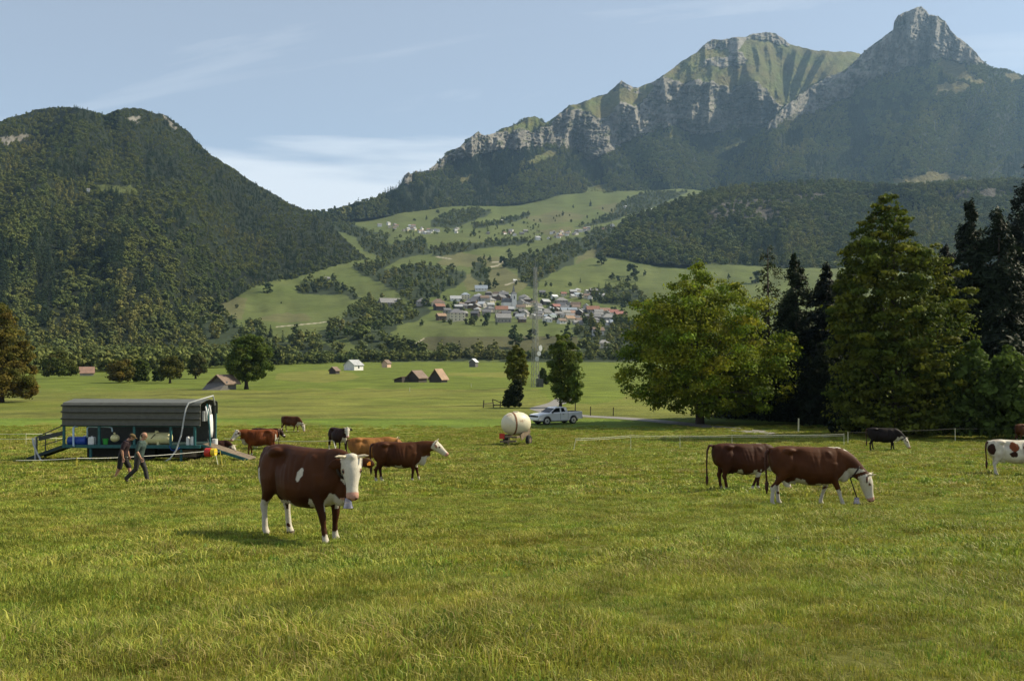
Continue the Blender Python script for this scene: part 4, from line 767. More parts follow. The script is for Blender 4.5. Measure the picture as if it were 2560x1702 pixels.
# ================================================================== PASTURE GRASS
def grass_mat():
    m, t, b, o = mat_new('pasture_grass')
    at = N(t, 'ShaderNodeVertexColor', layer_name='Col'); oi = N(t, 'ShaderNodeObjectInfo'); g = N(t, 'ShaderNodeNewGeometry')
    mr = N(t, 'ShaderNodeMapRange'); mr.inputs['To Min'].default_value = 0.82; mr.inputs['To Max'].default_value = 1.16; L(t, oi.outputs['Random'], mr.inputs[0])
    n1 = N(t, 'ShaderNodeTexNoise', i_Scale=0.35, i_Detail=4.0, i_Roughness=0.65); L(t, g.outputs['Position'], n1.inputs['Vector'])
    n2 = N(t, 'ShaderNodeTexNoise', i_Scale=1.6, i_Detail=3.0, i_Roughness=0.6); L(t, g.outputs['Position'], n2.inputs['Vector'])
    a1 = N(t, 'ShaderNodeMapRange'); a1.inputs['From Min'].default_value = 0.36; a1.inputs['From Max'].default_value = 0.66; a1.inputs['To Min'].default_value = 0.488; a1.inputs['To Max'].default_value = 0.522; L(t, n1.outputs['Fac'], a1.inputs[0])
    a2 = N(t, 'ShaderNodeMapRange'); a2.inputs['From Min'].default_value = 0.34; a2.inputs['From Max'].default_value = 0.66; a2.inputs['To Min'].default_value = 0.76; a2.inputs['To Max'].default_value = 1.25; L(t, n2.outputs['Fac'], a2.inputs[0])
    mu = N(t, 'ShaderNodeMath', operation='MULTIPLY'); L(t, mr.outputs[0], mu.inputs[0]); L(t, a2.outputs[0], mu.inputs[1])
    hs = N(t, 'ShaderNodeHueSaturation'); L(t, a1.outputs[0], hs.inputs['Hue']); L(t, mu.outputs[0], hs.inputs['Value']); L(t, at.outputs[0], hs.inputs['Color'])
    L(t, hs.outputs[0], b.inputs['Base Color']); b.inputs['Roughness'].default_value = 0.55; b.inputs['Specular IOR Level'].default_value = 0.25
    tr = N(t, 'ShaderNodeBsdfTranslucent'); L(t, hs.outputs[0], tr.inputs[0]); ms = N(t, 'ShaderNodeMixShader', i_0=0.3)
    L(t, b.outputs[0], ms.inputs[1]); L(t, tr.outputs[0], ms.inputs[2]); L(t, ms.outputs[0], o.inputs[0]); return m
M_grass = grass_mat()
def tuft(name, n, rad, h0, h1, wd, lean, cols, seed):
    rng = np.random.default_rng(seed); a = rng.random(n) * 6.283; r = rad * np.sqrt(rng.random(n)); bx, by = np.cos(a) * r, np.sin(a) * r
    h = rng.uniform(h0, h1, n) * (1 - 0.35 * r / rad); la = a * 0.6 + rng.random(n) * 6.283 * 0.4 + rng.normal(0, .6, n); ll = lean * rng.uniform(0.2, 1.2, n) * h; wa = rng.random(n) * 3.1416; w = wd * rng.uniform(0.6, 1.3, n)
    dx, dy = np.cos(wa) * w / 2, np.sin(wa) * w / 2; mx_, my_ = bx + np.cos(la) * ll * 0.35, by + np.sin(la) * ll * 0.35; tx, ty = bx + np.cos(la) * ll, by + np.sin(la) * ll
    v = np.stack([np.stack([bx - dx, by - dy, np.full(n, -0.03)], 1), np.stack([bx + dx, by + dy, np.full(n, -0.03)], 1), np.stack([mx_ + dx * .8, my_ + dy * .8, h * 0.6], 1), np.stack([mx_ - dx * .8, my_ - dy * .8, h * 0.6], 1),
                  np.stack([tx, ty, h * (1 - 0.25 * np.minimum(ll / h, 1))], 1), np.stack([tx + dx * .15, ty + dy * .15, h * (1 - 0.25 * np.minimum(ll / h, 1))], 1)], 1).reshape(-1, 3)
    i = np.arange(n)[:, None] * 6; f = np.concatenate([i + np.array([[0, 1, 2, 3]]), i + np.array([[3, 2, 5, 4]])])
    ci = rng.integers(0, len(cols), n); c = np.array(cols)[ci] * rng.uniform(0.75, 1.25, (n, 1)); c = np.repeat(c, 6, 0)
    return mk(name, v, f, M_grass, cols=c, link=False)
GC = [(0.245, 0.300, 0.032), (0.310, 0.350, 0.045), (0.195, 0.250, 0.028)]; DC = [(0.355, 0.325, 0.055), (0.320, 0.305, 0.050), (0.248, 0.262, 0.036)]; BC = [(0.430, 0.350, 0.120), (0.335, 0.300, 0.065), (0.260, 0.262, 0.042)]
def tset(tag_, k, wd, hk):
    L_ = [tuft('%s_0' % tag_, int(90 * k), 0.17, .04 * hk, .09 * hk, wd, 1.1, GC, 801), tuft('%s_1' % tag_, int(90 * k), 0.19, .04 * hk, .10 * hk, wd, 1.2, DC, 802), tuft('%s_2' % tag_, int(70 * k), 0.15, .05 * hk, .13 * hk, wd, 1.0, GC + DC, 803),
          tuft('%s_3' % tag_, int(60 * k), 0.13, .06 * hk, .16 * hk, wd * .9, 1.1, BC + GC[:1], 804), tuft('%s_4' % tag_, int(50 * k), 0.20, .025 * hk, .06 * hk, wd * 2.2, 0.6, [(0.17, 0.26, 0.035), (0.22, 0.30, 0.04)], 805)]
    return hidden_collection(tag_, L_)
def strew(name, y0, y1, dens, coll, label, s0, s1, seed):
    rng = np.random.default_rng(seed); hw = 0.575; area = hw * (y1 * y1 - y0 * y0); n = int(area * dens); y = np.sqrt(rng.random(n) * (y1 * y1 - y0 * y0) + y0 * y0); x = (rng.random(n) * 2 - 1) * hw * (y + 0.6)
    px, py = px_of(x, y, meadow_z(x, y)); nz = fbm(x / 1.1, y / 1.1, None, 3, 810); big = fbm(x / 6, y / 6, None, 2, 811)
    edge = 1062 - 3 * 5 * vnoise(px / 60, py / 20, None, 131)
    fr = np.clip((py - edge) / 45, 0, 1); ok = (py > edge - 6) & (nz > -0.66 + 0.12 * rng.normal(size=n)) & (rng.random(n) < 0.12 + 0.88 * fr + 0.5 * nz); x, y, nz, big = x[ok], y[ok], nz[ok], big[ok]
    sz = (0.55 + 0.45 * fr[ok]) * (s0 + (s1 - s0) * rng.random(len(x))) * (1 + 0.95 * np.maximum(nz, -.5)) * (1 + .3 * big); q = rng.random(len(x)) + 0.5 * fbm(x / 2.2, y / 2.2, None, 2, 812); pk = np.select([q < 0.34, q < 0.62, q < 0.84, q < 0.95 + .0 * q], [0, 1, 2, 4], 3).astype(int)
    o = scatter(name, np.stack([x, y, meadow_z(x, y)], 1), sz, pk, coll, label, 'grass', tilt=0.22); print(name, len(x)); return o
strew('grass', 2.6, 11, 210, tset('grass_near', 1.0, 0.0055, 0.74), 'uneven olive green pasture grass in the foreground', 0.7, 1.25, 821)
strew('grass', 10.5, 32, 74, tset('grass_mid', 0.8, 0.010, 0.80), 'olive green pasture grass around the nearest cow', 0.9, 1.4, 822)
strew('grass', 28, 98, 22, tset('grass_far', 0.9, 0.019, 0.72), 'rough pasture grass behind the grazing cows', 1.2, 2.1, 823)
# ================================================================== CATTLE
def remeshed(mb, voxel, smooth_it=4, fac=0.5):
    me = bpy.data.meshes.new('tmp'); v = np.concatenate(mb.v); me.from_pydata([tuple(map(float, a)) for a in v], [], mb.f); me.update()
    o = bpy.data.objects.new('tmp', me); COL.objects.link(o)
    m = o.modifiers.new('r', 'REMESH'); m.mode = 'VOXEL'; m.voxel_size = voxel; m.adaptivity = 0
    s = o.modifiers.new('s', 'SMOOTH'); s.factor = fac; s.iterations = smooth_it
    dg = bpy.context.evaluated_depsgraph_get(); me2 = bpy.data.meshes.new_from_object(o.evaluated_get(dg)); bpy.data.objects.remove(o); bpy.data.meshes.remove(me)
    n = len(me2.vertices); co = np.empty(n * 3, np.float32); me2.vertices.foreach_get('co', co); me2.polygons.foreach_set('use_smooth', np.ones(len(me2.polygons), bool)); return me2, co.reshape(-1, 3)
def set_cols(me, c):
    at = me.color_attributes.new('Col', 'FLOAT_COLOR', 'POINT'); q = np.ones((len(c), 4), np.float32); q[:, :3] = c; at.data.foreach_set('color', q.ravel())
def coat_mat(name, rough=0.60, spec=0.13, bs=0.5, sc_=45):
    m, t, b, o = mat_new(name); at = N(t, 'ShaderNodeVertexColor', layer_name='Col'); tcn = N(t, 'ShaderNodeTexCoord')
    no = N(t, 'ShaderNodeTexNoise', i_Scale=sc_, i_Detail=5.0, i_Roughness=0.7); L(t, tcn.outputs['Object'], no.inputs['Vector'])
    mr = N(t, 'ShaderNodeMapRange'); mr.inputs['To Min'].default_value = 0.72; mr.inputs['To Max'].default_value = 1.28; L(t, no.outputs['Fac'], mr.inputs[0])
    mu = N(t, 'ShaderNodeVectorMath', operation='SCALE'); L(t, at.outputs[0], mu.inputs[0]); L(t, mr.outputs[0], mu.inputs['Scale']); L(t, mu.outputs[0], b.inputs['Base Color'])
    b.inputs['Roughness'].default_value = rough; b.inputs['Specular IOR Level'].default_value = spec
    bu = N(t, 'ShaderNodeBump', i_Strength=bs, i_Distance=0.006); L(t, no.outputs['Fac'], bu.inputs['Height']); L(t, bu.outputs[0], b.inputs['Normal']); return m
M_coat = coat_mat('cow_coat')
M_horn = paint('horn', (0.62, 0.52, 0.36), 0.5, 0.2, 30); M_eye = paint('eye', (0.012, 0.007, 0.005), 0.15, 0.1, 10, spec=0.7); M_tail = paint('tail_hair', (0.055, 0.018, 0.010), 0.8, 0.3, 40, bump=0.5)
M_bell = paint('bell_steel', (0.30, 0.26, 0.25), 0.25, 0.25, 18, metal=0.9); M_strap = paint('leather_strap', (0.03, 0.018, 0.012), 0.7, 0.2, 20); M_tagm = paint('ear_tag_plastic', (0.75, 0.28, 0.02), 0.45, 0.1, 10)
def sect(c, t, up, hv, hl, n=18, egg=0.0, p=2.0):
    """superellipse ring centred c, along t, hv high and hl wide"""
    t = Vector(t).normalized(); up = Vector(up); s = t.cross(up).normalized(); u = s.cross(t).normalized(); c = Vector(c); o = []
    for k in range(n):
        a = 2 * math.pi * k / n; ca, sa = math.cos(a), math.sin(a); x = abs(ca) ** (2 / p) * (1 if ca > 0 else -1); y = abs(sa) ** (2 / p) * (1 if sa > 0 else -1)
        q = c + s * (hl * x * (1 - egg * y)) + u * (hv * y); o.append(tuple(q))
    return np.array(o)
def cow(label, base, yaw, head, coat, size=1.0, feet=(0, 0, 0, 0), voxel=0.024, tail='down', bell=False, tagc=False, horns=True, group=None, ground=None, lying=False, belly=1.0, horn_curl=0.10):
    """head = dict(poll, dir, up); feet = forward shift of hoofs (front left, front right, hind left, hind right); local +x is forwards"""
    mb = MB(); T = [(-.94, 1.12, .12, .10), (-.88, 1.09, .24, .19), (-.74, 1.055, .325, .25), (-.52, 1.02, .375, .275), (-.30, .965, .415, .31), (-.05, .93, .445, .35), (.20, .925, .44, .335), (.42, .945, .425, .275), (.58, .97, .39, .225), (.72, 1.00, .33, .17), (.82, 1.06, .18, .10)]
    mb.loft([sect((x, 0, z - (h * (belly - 1)) * 0.5), (1, 0, 0), (0, 0, 1), h * (1 + (belly - 1) * .5), w_ * belly, 22, 0.20, 2.25) for x, z, h, w_ in T])
    for s in (1, -1):
        mb.ell((-.50, .165 * s, 1.275), (.15, .10, .085)); mb.ell((-.87, .11 * s, 1.20), (.06, .045, .055)); mb.ell((.41, .165 * s, 1.05), (.13, .075, .26), M=Matrix.Rotation(R(-18), 3, 'Y'))   # hooks, pins, shoulder blades
        mb.ell((-.66, .155 * s, .99), (.24, .13, .30), M=Matrix.Rotation(R(10), 3, 'Y'))
    mb.ell((-.88, 0, 1.30), (.10, .045, .05)); mb.ell((.38, 0, 1.325), (.30, .06, .055))
    A = Vector((.56, 0, 1.12)); pl = Vector(head['poll']); hd = Vector(head['dir']).normalized(); up = Vector(head['up']); lat = hd.cross(up).normalized(); up = lat.cross(hd).normalized()
    Bp = pl + hd * 0.09 - up * 0.04; d = (Bp - A); c1 = A + Vector((0.32 * d.length, 0, 0.10 if pl.z > 1 else -0.02)); c2 = Bp - hd * 0.05 - (up * -0.02 if pl.z > 1 else Vector((0.12, 0, -0.12))) - Vector((d.x, d.y, d.z)).normalized() * 0.22
    rings = []; K = 9
    for i in range(K):
        u = i / (K - 1); q = (1 - u) ** 3 * A + 3 * (1 - u) ** 2 * u * c1 + 3 * (1 - u) * u * u * c2 + u ** 3 * Bp; dq = 3 * (1 - u) ** 2 * (c1 - A) + 6 * (1 - u) * u * (c2 - c1) + 3 * u * u * (Bp - c2)
        if dq.length < 1e-4: dq = d
        hv = .30 * (1 - u) ** 1.1 + .135 * (1 - (1 - u) ** 1.1); hl = .185 * (1 - u) + .095 * u; upn = Vector((0, 0, 1)) if abs(dq.normalized().z) < 0.85 else Vector((1, 0, 0.3)); rings.append(sect(q - Vector((0, 0, 0.03 * (1 - u))), dq, upn, hv, hl, 18, 0.12))
    mb.loft(rings)
    mb.ell((.74, 0, .80), (.16, .11, .24)); mb.ell((.80, 0, .92), (.10, .05, .17)); q = A.lerp(Bp, .5); mb.ell((q.x - .02, q.y, q.z - .24 if pl.z > 1 else q.z - .1), (.16, .035, .12))
    # head
    HK = head.get('k', 1.12)
    def H(s, l, u_): return pl + (hd * s + lat * l + up * u_) * HK
    HS = [(-.05, -.045, .075, .075), (.0, -.05, .115, .105), (.07, -.06, .135, .118), (.15, -.068, .142, .122), (.23, -.076, .132, .104), (.31, -.084, .112, .082), (.39, -.088, .096, .073), (.45, -.086, .088, .080), (.50, -.082, .078, .082), (.535, -.080, .052, .058)]
    mb.loft([sect(H(s, 0, c), hd, up, v * .93 * HK, w_ * HK, 16, -0.06 if s > .3 else 0.08, 2.35) for s, c, v, w_ in HS])
    mb.ell(H(.0, 0, .035), (.075, .075, .055)); 
    for s in (1, -1):
        mb.ell(H(.165, .098 * s, -.03), (.045, .03, .04)); mb.ell(H(.47, .05 * s, -.055), (.04, .03, .03))
        e0, e1, e2, e3 = H(.03, .09 * s, -.03), H(.055, .17 * s, -.045), H(.075, .245 * s, -.07), H(.08, .30 * s, -.085); eu = (up * 0.35 - hd).normalized()
        mb.loft([sect(e0, e1 - e0, eu, .035, .02, 12), sect(e1, e2 - e0, eu, .085, .022, 12), sect(e2, e3 - e1, eu, .080, .018, 12), sect(e3, e3 - e2, eu, .022, .012, 12)])
    # legs
    fl = dict(zip(('fl', 'fr', 'hl', 'hr'), feet))
    for s, a in ((1, 'fl'), (-1, 'fr')):
        dx = fl[a]; J = [(.46, .155, 1.02, .17, .11), (.43, .185, .78, .125, .095), (.455 + .25 * dx, .175, .60, .085, .07), (.475 + .5 * dx, .165, .43, .062, .058), (.468 + .72 * dx, .162, .29, .043, .042), (.47 + .95 * dx, .162, .13, .047, .047), (.50 + dx, .165, .055, .062, .058), (.515 + dx, .165, .0, .072, .064), (.515 + dx, .165, -.03, .07, .06)]
        mb.loft([sect((x, y * s, z), (0, 0, -1), (1, 0, 0), rx, ry, 14) for x, y, z, rx, ry in J])
    for s, a in ((1, 'hl'), (-1, 'hr')):
        dx = fl[a]; J = [(-.62, .14, 1.10, .22, .13), (-.585, .185, .88, .22, .12), (-.60 + .2 * dx, .19, .70, .145, .095), (-.67 + .45 * dx, .185, .57, .085, .065), (-.735 + .65 * dx, .18, .47, .072, .052), (-.715 + .78 * dx, .175, .34, .048, .042), (-.70 + .95 * dx, .172, .14, .050, .047), (-.665 + dx, .172, .06, .062, .056), (-.65 + dx, .172, .0, .072, .062), (-.65 + dx, .172, -.03, .07, .06)]
        mb.loft([sect((x, y * s, z), (0, 0, -1), (1, 0, 0), rx, ry, 14) for x, y, z, rx, ry in J])
    mb.ell((-.42, 0, .66), (.20, .15, .14))
    for sx, sy in ((-.36, .06), (-.36, -.06), (-.48, .06), (-.48, -.06)): mb.ell((sx, sy, .54), (.022, .022, .05))
    me, V = remeshed(mb, voxel, 14 if voxel < .02 else 7)
    def dent(x, z, rx, rz, a):
        k = np.exp(-((V[:, 0] - x) / rx) ** 2 - ((V[:, 2] - z) / rz) ** 2) * np.clip(np.abs(V[:, 1]) / .12, 0, 1); V[:, 1] -= np.sign(V[:, 1]) * a * k
    dent(-.31, 1.19, .12, .10, .085); dent(-.40, .78, .08, .12, .03); dent(-.40, .92, .05, .22, .035); dent(.20, 1.05, .045, .26, .022); dent(.58, 1.12, .05, .18, .02); dent(-.78, 1.10, .05, .2, .022); dent(-.05, .88, .2, .2, -.02)
    rb = np.exp(-((V[:, 0] + .02) / .2) ** 2 - ((V[:, 2] - 1.02) / .2) ** 2) * np.clip(np.abs(V[:, 1]) / .12, 0, 1); V[:, 1] -= np.sign(V[:, 1]) * .005 * rb * (1 + np.sin((V[:, 0] + .25 * V[:, 2]) * 62)) 
    me.vertices.foreach_set('co', V.astype(np.float32).ravel()); me.update()
    rel = V - np.array(pl); hs = rel @ np.array(hd) / HK; hl = rel @ np.array(lat) / HK; hu = rel @ np.array(up) / HK; inhead = (hs > -.10) & (np.abs(hl) < .34) & (np.abs(hu + .05) < .24) & (hs < .62)
    set_cols(me, coat(V, hs, hl, hu, inhead)); me.materials.append(M_coat)
    g = ground or G(*base)[0]; t = empty('cow', g, yaw); t.scale = (size * 1.08,) * 3; tag(t, label, 'cow', group); b = bpy.data.objects.new('body', me); COL.objects.link(b); b.parent = t
    if lying: t.location.z -= 0.55 * size
    # tail
    if tail == 'down': tp = [(-.93, 0, 1.30), (-.99, 0, 1.22), (-1.01, 0, 1.0), (-.99, .0, .72), (-.98, 0, .52)]
    elif tail == 'out': tp = [(-.93, 0, 1.32), (-1.02, 0, 1.31), (-1.08, .0, 1.17), (-1.10, 0, .8), (-1.09, 0, .42)]
    else: tp = [(-.93, 0, 1.33), (-.88, .06, 1.42), (-.80, .12, 1.40), (-.84, .2, 1.25), (-.9, .22, 1.05)]
    mt = MB().tube(tp, [.042, .036, .028, .022, .024], 8); e = Vector(tp[-1]); mt.tube([e + Vector((0, 0, .06)), e, e - Vector((0, 0, .12)), e - Vector((0, 0, .24))], [.022, .045, .042, .012], 8); mt.build('tail', M_tail, t, smooth=True)
    if horns:
        for s in (1, -1): MB().tube([H(.0, .075 * s, .01), H(-.008, .12 * s, .02), H(-.01, .165 * s, .035), H(.0, .195 * s, .04 + horn_curl * .6), H(.0, .21 * s, .045 + horn_curl)], [.026, .023, .018, .012, .004], 8).build('horn', M_horn, t, smooth=True)
    for s in (1, -1): MB().ell(H(.175, .108 * s, -.02), (.021, .021, .021), 10, 8).build('eye', M_eye, t, smooth=True)
    if bell:
        cpos = Vector(bell); MB().loft([sect(cpos + Vector((0, 0, z)), (0, 0, -1), (1, 0, 0), r, r * .85, 16) for z, r in ((.14, .025), (.13, .050), (.08, .060), (.03, .066), (.0, .082), (-.01, .086), (-.005, .07))]).build('bell', M_bell, t, smooth=True)
        K = A.lerp(Bp, .62); nn = (Bp - A).normalized(); upn = Vector((0, 0, 1)); r1 = sect(K, nn, upn, .0, .0, 24); ring = [Vector(p) for p in sect(K - Vector((0, 0, .0)), nn, upn, .185, .135, 28)]
        m2 = MB(); m2.tube([tuple(p) for p in ring] + [tuple(ring[0])], .018, 6); m2.tube([tuple(min(ring, key=lambda p: p.z)), tuple(cpos + Vector((0, 0, .14)))], .014, 6); m2.build('collar', M_strap, t, smooth=True)
    if tagc:
        c = H(.075, -.215 * tagc, -.07); a1 = up; a2 = hd; v = [c + (a2 * i * .028) + (a1 * .026) for i in (-1, 1)]; mm = MB(); mm.box(c + up * .03, (.05, .012, .055), M=Matrix((tuple(lat), tuple(up), tuple(hd))).transposed()); mm.build('ear_tag', M_tagm, t)
    return t
BR = np.array([0.064, 0.0205, 0.0055]); DK = np.array([0.030, 0.010, 0.005]); WH = np.array([0.56, 0.51, 0.41]); PK = np.array([0.50, 0.27, 0.20]); TAN = np.array([0.26, 0.115, 0.032]); HOOF = np.array([0.10, 0.075, 0.05])
def coat_fn(base=BR, socks=.30, hsocks=.50, belly=.66, face=True, patches=(), dark=0.0, whiteback=(), seed=0, muzzle=PK, earcol=None):
    def f(V, hs, hl, hu, inh):
        n = fbm(V[:, 0] * 7 + seed, V[:, 1] * 7, V[:, 2] * 7, 3, 901); c = np.tile(base, (len(V), 1)) * (1 + np.array([0.55, 0.65, 0.7]) * fbm(V[:, 0] * 3, V[:, 1] * 3, V[:, 2] * 3 + seed, 3, 903)[:, None])
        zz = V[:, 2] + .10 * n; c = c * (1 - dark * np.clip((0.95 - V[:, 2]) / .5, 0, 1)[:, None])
        fr = V[:, 0] > 0
        c[(zz < socks) & fr] = WH * .92; c[(zz < hsocks) & ~fr & (n > -.42)] = WH * .92
        bl = (zz < belly - .08 + .14 * vnoise(V[:, 0] * 5 + seed, V[:, 1] * 3, None, 905)) & (V[:, 0] > -.52) & (V[:, 0] < .42) & (np.abs(V[:, 1]) < .30 + .05 * n) & (V[:, 2] > .45); c[bl] = WH * .85
        br = (V[:, 0] > .5) & (zz < .86) & (V[:, 2] > .5) & (np.abs(V[:, 1]) < .16) & ~inh; c[br] = WH * .85
        for (px_, py_, pz_, rx, ry, rz) in patches:
            q = ((V[:, 0] - px_) / rx) ** 2 + ((V[:, 1] - py_) / ry) ** 2 + ((V[:, 2] - pz_) / rz) ** 2 + 0.9 * n < 1; c[q] = WH
        c[V[:, 2] < .055] = HOOF
        if face:
            q = inh & (hs > -.045 + .03 * n) & (np.abs(hl) < .135) & (hu > -.20); c[q] = WH * (1 + .06 * n[q])[:, None]
            m = inh & (hs > .445) & (np.abs(hl) < .15); c[m] = muzzle
            for s in (1, -1): c[inh & (((hs - .525) ** 2 + (hl - .042 * s) ** 2 + (hu + .058) ** 2) < .0005)] = np.array([.10, .04, .03]); 
            c[inh & (np.abs(hs - .515) < .02) & (np.abs(hu + .125) < .012)] = np.array([.12, .06, .05])
            for s in (1, -1): c[inh & (((hs - .175) ** 2 + (hl - .115 * s) ** 2 + (hu + .02) ** 2) < .0011)] = np.array([.22, .10, .05])
        else:
            c[inh & (hs > .45)] = np.array([.05, .03, .025])
        e = inh & (np.abs(hl) > .135) & (hs < .2); c[e] = (base if earcol is None else earcol) * .8
        return np.clip(c, 0, 1)
    return f
UPH = dict(poll=(1.20, 0, 1.34), dir=(.80, 0, -.60), up=(.6, 0, .8))
GRZ = dict(poll=(1.26, 0, .66), dir=(.30, 0, -.95), up=(.95, 0, .3))
CG = 'brown and white cattle on the pasture'
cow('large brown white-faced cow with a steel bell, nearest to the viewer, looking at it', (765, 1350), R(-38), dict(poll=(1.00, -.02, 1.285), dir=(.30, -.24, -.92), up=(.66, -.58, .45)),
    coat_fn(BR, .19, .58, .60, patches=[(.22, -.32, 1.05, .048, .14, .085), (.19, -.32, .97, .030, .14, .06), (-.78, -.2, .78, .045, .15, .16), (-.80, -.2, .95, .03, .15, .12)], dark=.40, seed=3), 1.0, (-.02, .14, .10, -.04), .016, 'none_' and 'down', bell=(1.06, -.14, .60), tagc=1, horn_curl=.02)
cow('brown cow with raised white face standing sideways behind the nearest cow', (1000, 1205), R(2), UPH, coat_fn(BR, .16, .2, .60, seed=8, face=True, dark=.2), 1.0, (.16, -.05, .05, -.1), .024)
cow('light tan cow whose back shows over the brown cow with the raised face', (925, 1172), R(15), dict(poll=(1.15, 0, 1.25), dir=(.8, 0, -.6), up=(.6, 0, .8)), coat_fn(TAN, .1, .1, .5, face=False, seed=9), .98, voxel=.03)
cow('dark brown cow with a white blaze facing the viewer, in the middle distance', (846, 1128), R(-50), dict(poll=(1.02, .0, 1.42), dir=(.45, -.2, -.87), up=(.75, -.35, .45)), coat_fn(np.array([.030, .012, .008]), .12, .30, .55, seed=12), .98, (.08, -.06, .1, -.1), .026, horn_curl=.03)
cow('small far brown cow grazing alone, farthest cow on the left', (728, 1080), R(-22), GRZ, coat_fn(BR, .1, .1, .60, seed=15), .95, (.1, -.1, .08, -.08), .03)
cow('red-brown cow with a white face looking left, behind the trailer ramp', (648, 1140), R(187), dict(poll=(1.10, .10, 1.30), dir=(.60, .38, -.72), up=(.70, .35, .60)), coat_fn(np.array([.15, .040, .010]), .08, .26, .64, seed=18, patches=[(-.86, .15, .9, .05, .16, .2)]), 1.02, (.05, -.08, .12, -.1), .024, horn_curl=.09)
cow('dark brown horned cow just behind the rump of the red-brown cow', (664, 1124), R(-15), dict(poll=(.98, 0, 1.30), dir=(.75, 0, -.66), up=(.66, 0, .75)), coat_fn(DK, .1, .3, .6, seed=21, face=False, patches=[(1.3, 0, .95, .12, .1, .08)]), .95, voxel=.03)
cow('dark cow lying down beyond the right end of the trailer', (535, 1140), R(8), dict(poll=(1.05, -.1, 1.05), dir=(.45, -.25, -.85), up=(.7, -.3, .5)), coat_fn(DK * 1.1, .1, .3, .6, seed=24), .95, voxel=.03, lying=True)
cow('brown cow with a white back stripe, rear one of the overlapping pair', (1862, 1232), R(3), dict(poll=(1.20, .1, .62), dir=(.35, .0, -.93), up=(.93, 0, .35)), coat_fn(np.array([.046, .014, .005]), .15, .15, .64, seed=27, patches=[(.45, 0, 1.42, .3, .1, .05)]), 1.0, (-.05, -.32, .05, .14), .022, 'out')
cow('brown grazing cow with white face and a bell, front one of the overlapping pair', (2026, 1263), R(-6), dict(poll=(1.27, -.02, .74), dir=(.28, -.06, -.96), up=(.95, -.1, .3)), coat_fn(np.array([.064, .020, .0055]), .42, .48, .68, seed=30, patches=[(.58, 0, 1.40, .26, .07, .06), (.75, 0, 1.25, .1, .06, .1)]), 1.03, (-.22, .22, .0, -.20), .020, bell=(1.02, -.05, .10))
cow('blackish cow grazing in the shade of the cone-shaped tree', (2210, 1128), R(-14), dict(poll=(1.22, 0, .75), dir=(.5, 0, -.86), up=(.86, 0, .5)), coat_fn(np.array([.010, .006, .005]), .02, .02, .3, seed=33), .98, (.1, -.1, .1, -.1), .028)
cow('white cow with red-brown patches, cut by the right edge', (2536, 1190), R(-8), dict(poll=(1.2, 0, .8), dir=(.4, 0, -.9), up=(.9, 0, .4)),
    coat_fn(WH * .95, .1, .1, .5, seed=36, face=True), 1.0, (.1, -.1, .12, -.04), .022)
cow('brown cow half seen at the right edge above the patched cow', (2570, 1108), R(10), dict(poll=(1.1, 0, 1.3), dir=(.7, 0, -.7), up=(.7, 0, .7)), coat_fn(BR, .1, .3, .6, seed=39), .95, voxel=.03)
def patch_brown(label_start, spots):
    for o in COL.objects:
        if o.get('label', '').startswith(label_start):
            b = [c for c in o.children if c.name.startswith('body')][0]; me = b.data; n = len(me.vertices); co = np.empty(n * 3, np.float32); me.vertices.foreach_get('co', co); V = co.reshape(-1, 3)
            at = me.color_attributes['Col']; c = np.empty(n * 4, np.float32); at.data.foreach_get('color', c); c = c.reshape(-1, 4); nn = fbm(V[:, 0] * 6, V[:, 1] * 6, V[:, 2] * 6, 3, 951)
            for (x, y, z, rx, ry, rz, col) in spots:
                q = ((V[:, 0] - x) / rx) ** 2 + ((V[:, 1] - y) / ry) ** 2 + ((V[:, 2] - z) / rz) ** 2 + 0.8 * nn < 1; c[q, :3] = col
            at.data.foreach_set('color', c.ravel())
patch_brown('white cow with red', [(-.82, -.12, 1.02, .14, .2, .2, DK), (-.1, -.3, 1.15, .17, .2, .2, np.array([.17, .045, .014])), (-.12, -.3, .86, .13, .2, .12, DK), (.45, -.25, 1.05, .25, .2, .3, np.array([.15, .042, .012]))])
# ================================================================== FARM OBJECTS
M_corr = paint('roof_sheet_dark', (0.105, 0.105, 0.085), 0.5, 0.15, 4, bump=0.1, spec=0.4); M_teal = paint('teal_steel', (0.020, 0.105, 0.110), 0.5, 0.25, 6, bump=0.15); M_tealdk = paint('dark_teal_sheet', (0.025, 0.050, 0.050), 0.6, 0.2, 5)
M_galv = paint('galvanised_steel', (0.45, 0.46, 0.45), 0.45, 0.15, 8, metal=0.4); M_rail = paint('rail_dark', (0.05, 0.055, 0.05), 0.6, 0.2, 8); M_pvc = paint('pale_blue_pipe', (0.42, 0.58, 0.74), 0.35, 0.1, 8); M_blue = paint('blue_pump_paint', (0.012, 0.055, 0.32), 0.4, 0.2, 6)
M_white = paint('white_plastic', (0.74, 0.74, 0.72), 0.4, 0.06, 8); M_cream = paint('cream_tank_plastic', (0.72, 0.66, 0.34), 0.4, 0.10, 4); M_green = paint('green_bucket_plastic', (0.05, 0.36, 0.06), 0.4, 0.12, 6); M_hose = paint('grey_hose', (0.42, 0.43, 0.42), 0.5, 0.1, 10)
M_red = paint('red_paint', (0.50, 0.03, 0.02), 0.45, 0.15, 8); M_yel = paint('yellow_plastic', (0.70, 0.50, 0.03), 0.45, 0.1, 8); M_black = paint('black_rubber', (0.016, 0.016, 0.016), 0.8, 0.2, 12); M_dirt = paint('muddy_steel', (0.16, 0.12, 0.08), 0.9, 0.4, 5, bump=0.4)
M_rope = paint('electric_tape', (0.78, 0.76, 0.66), 0.6, 0.1, 10); M_stake = paint('plastic_stake', (0.70, 0.68, 0.50), 0.6, 0.1, 10); M_glass = paint('dark_glass', (0.010, 0.012, 0.014), 0.12, 0.1, 3, spec=0.35)
def onground(px, py): return G(px, py)[0]
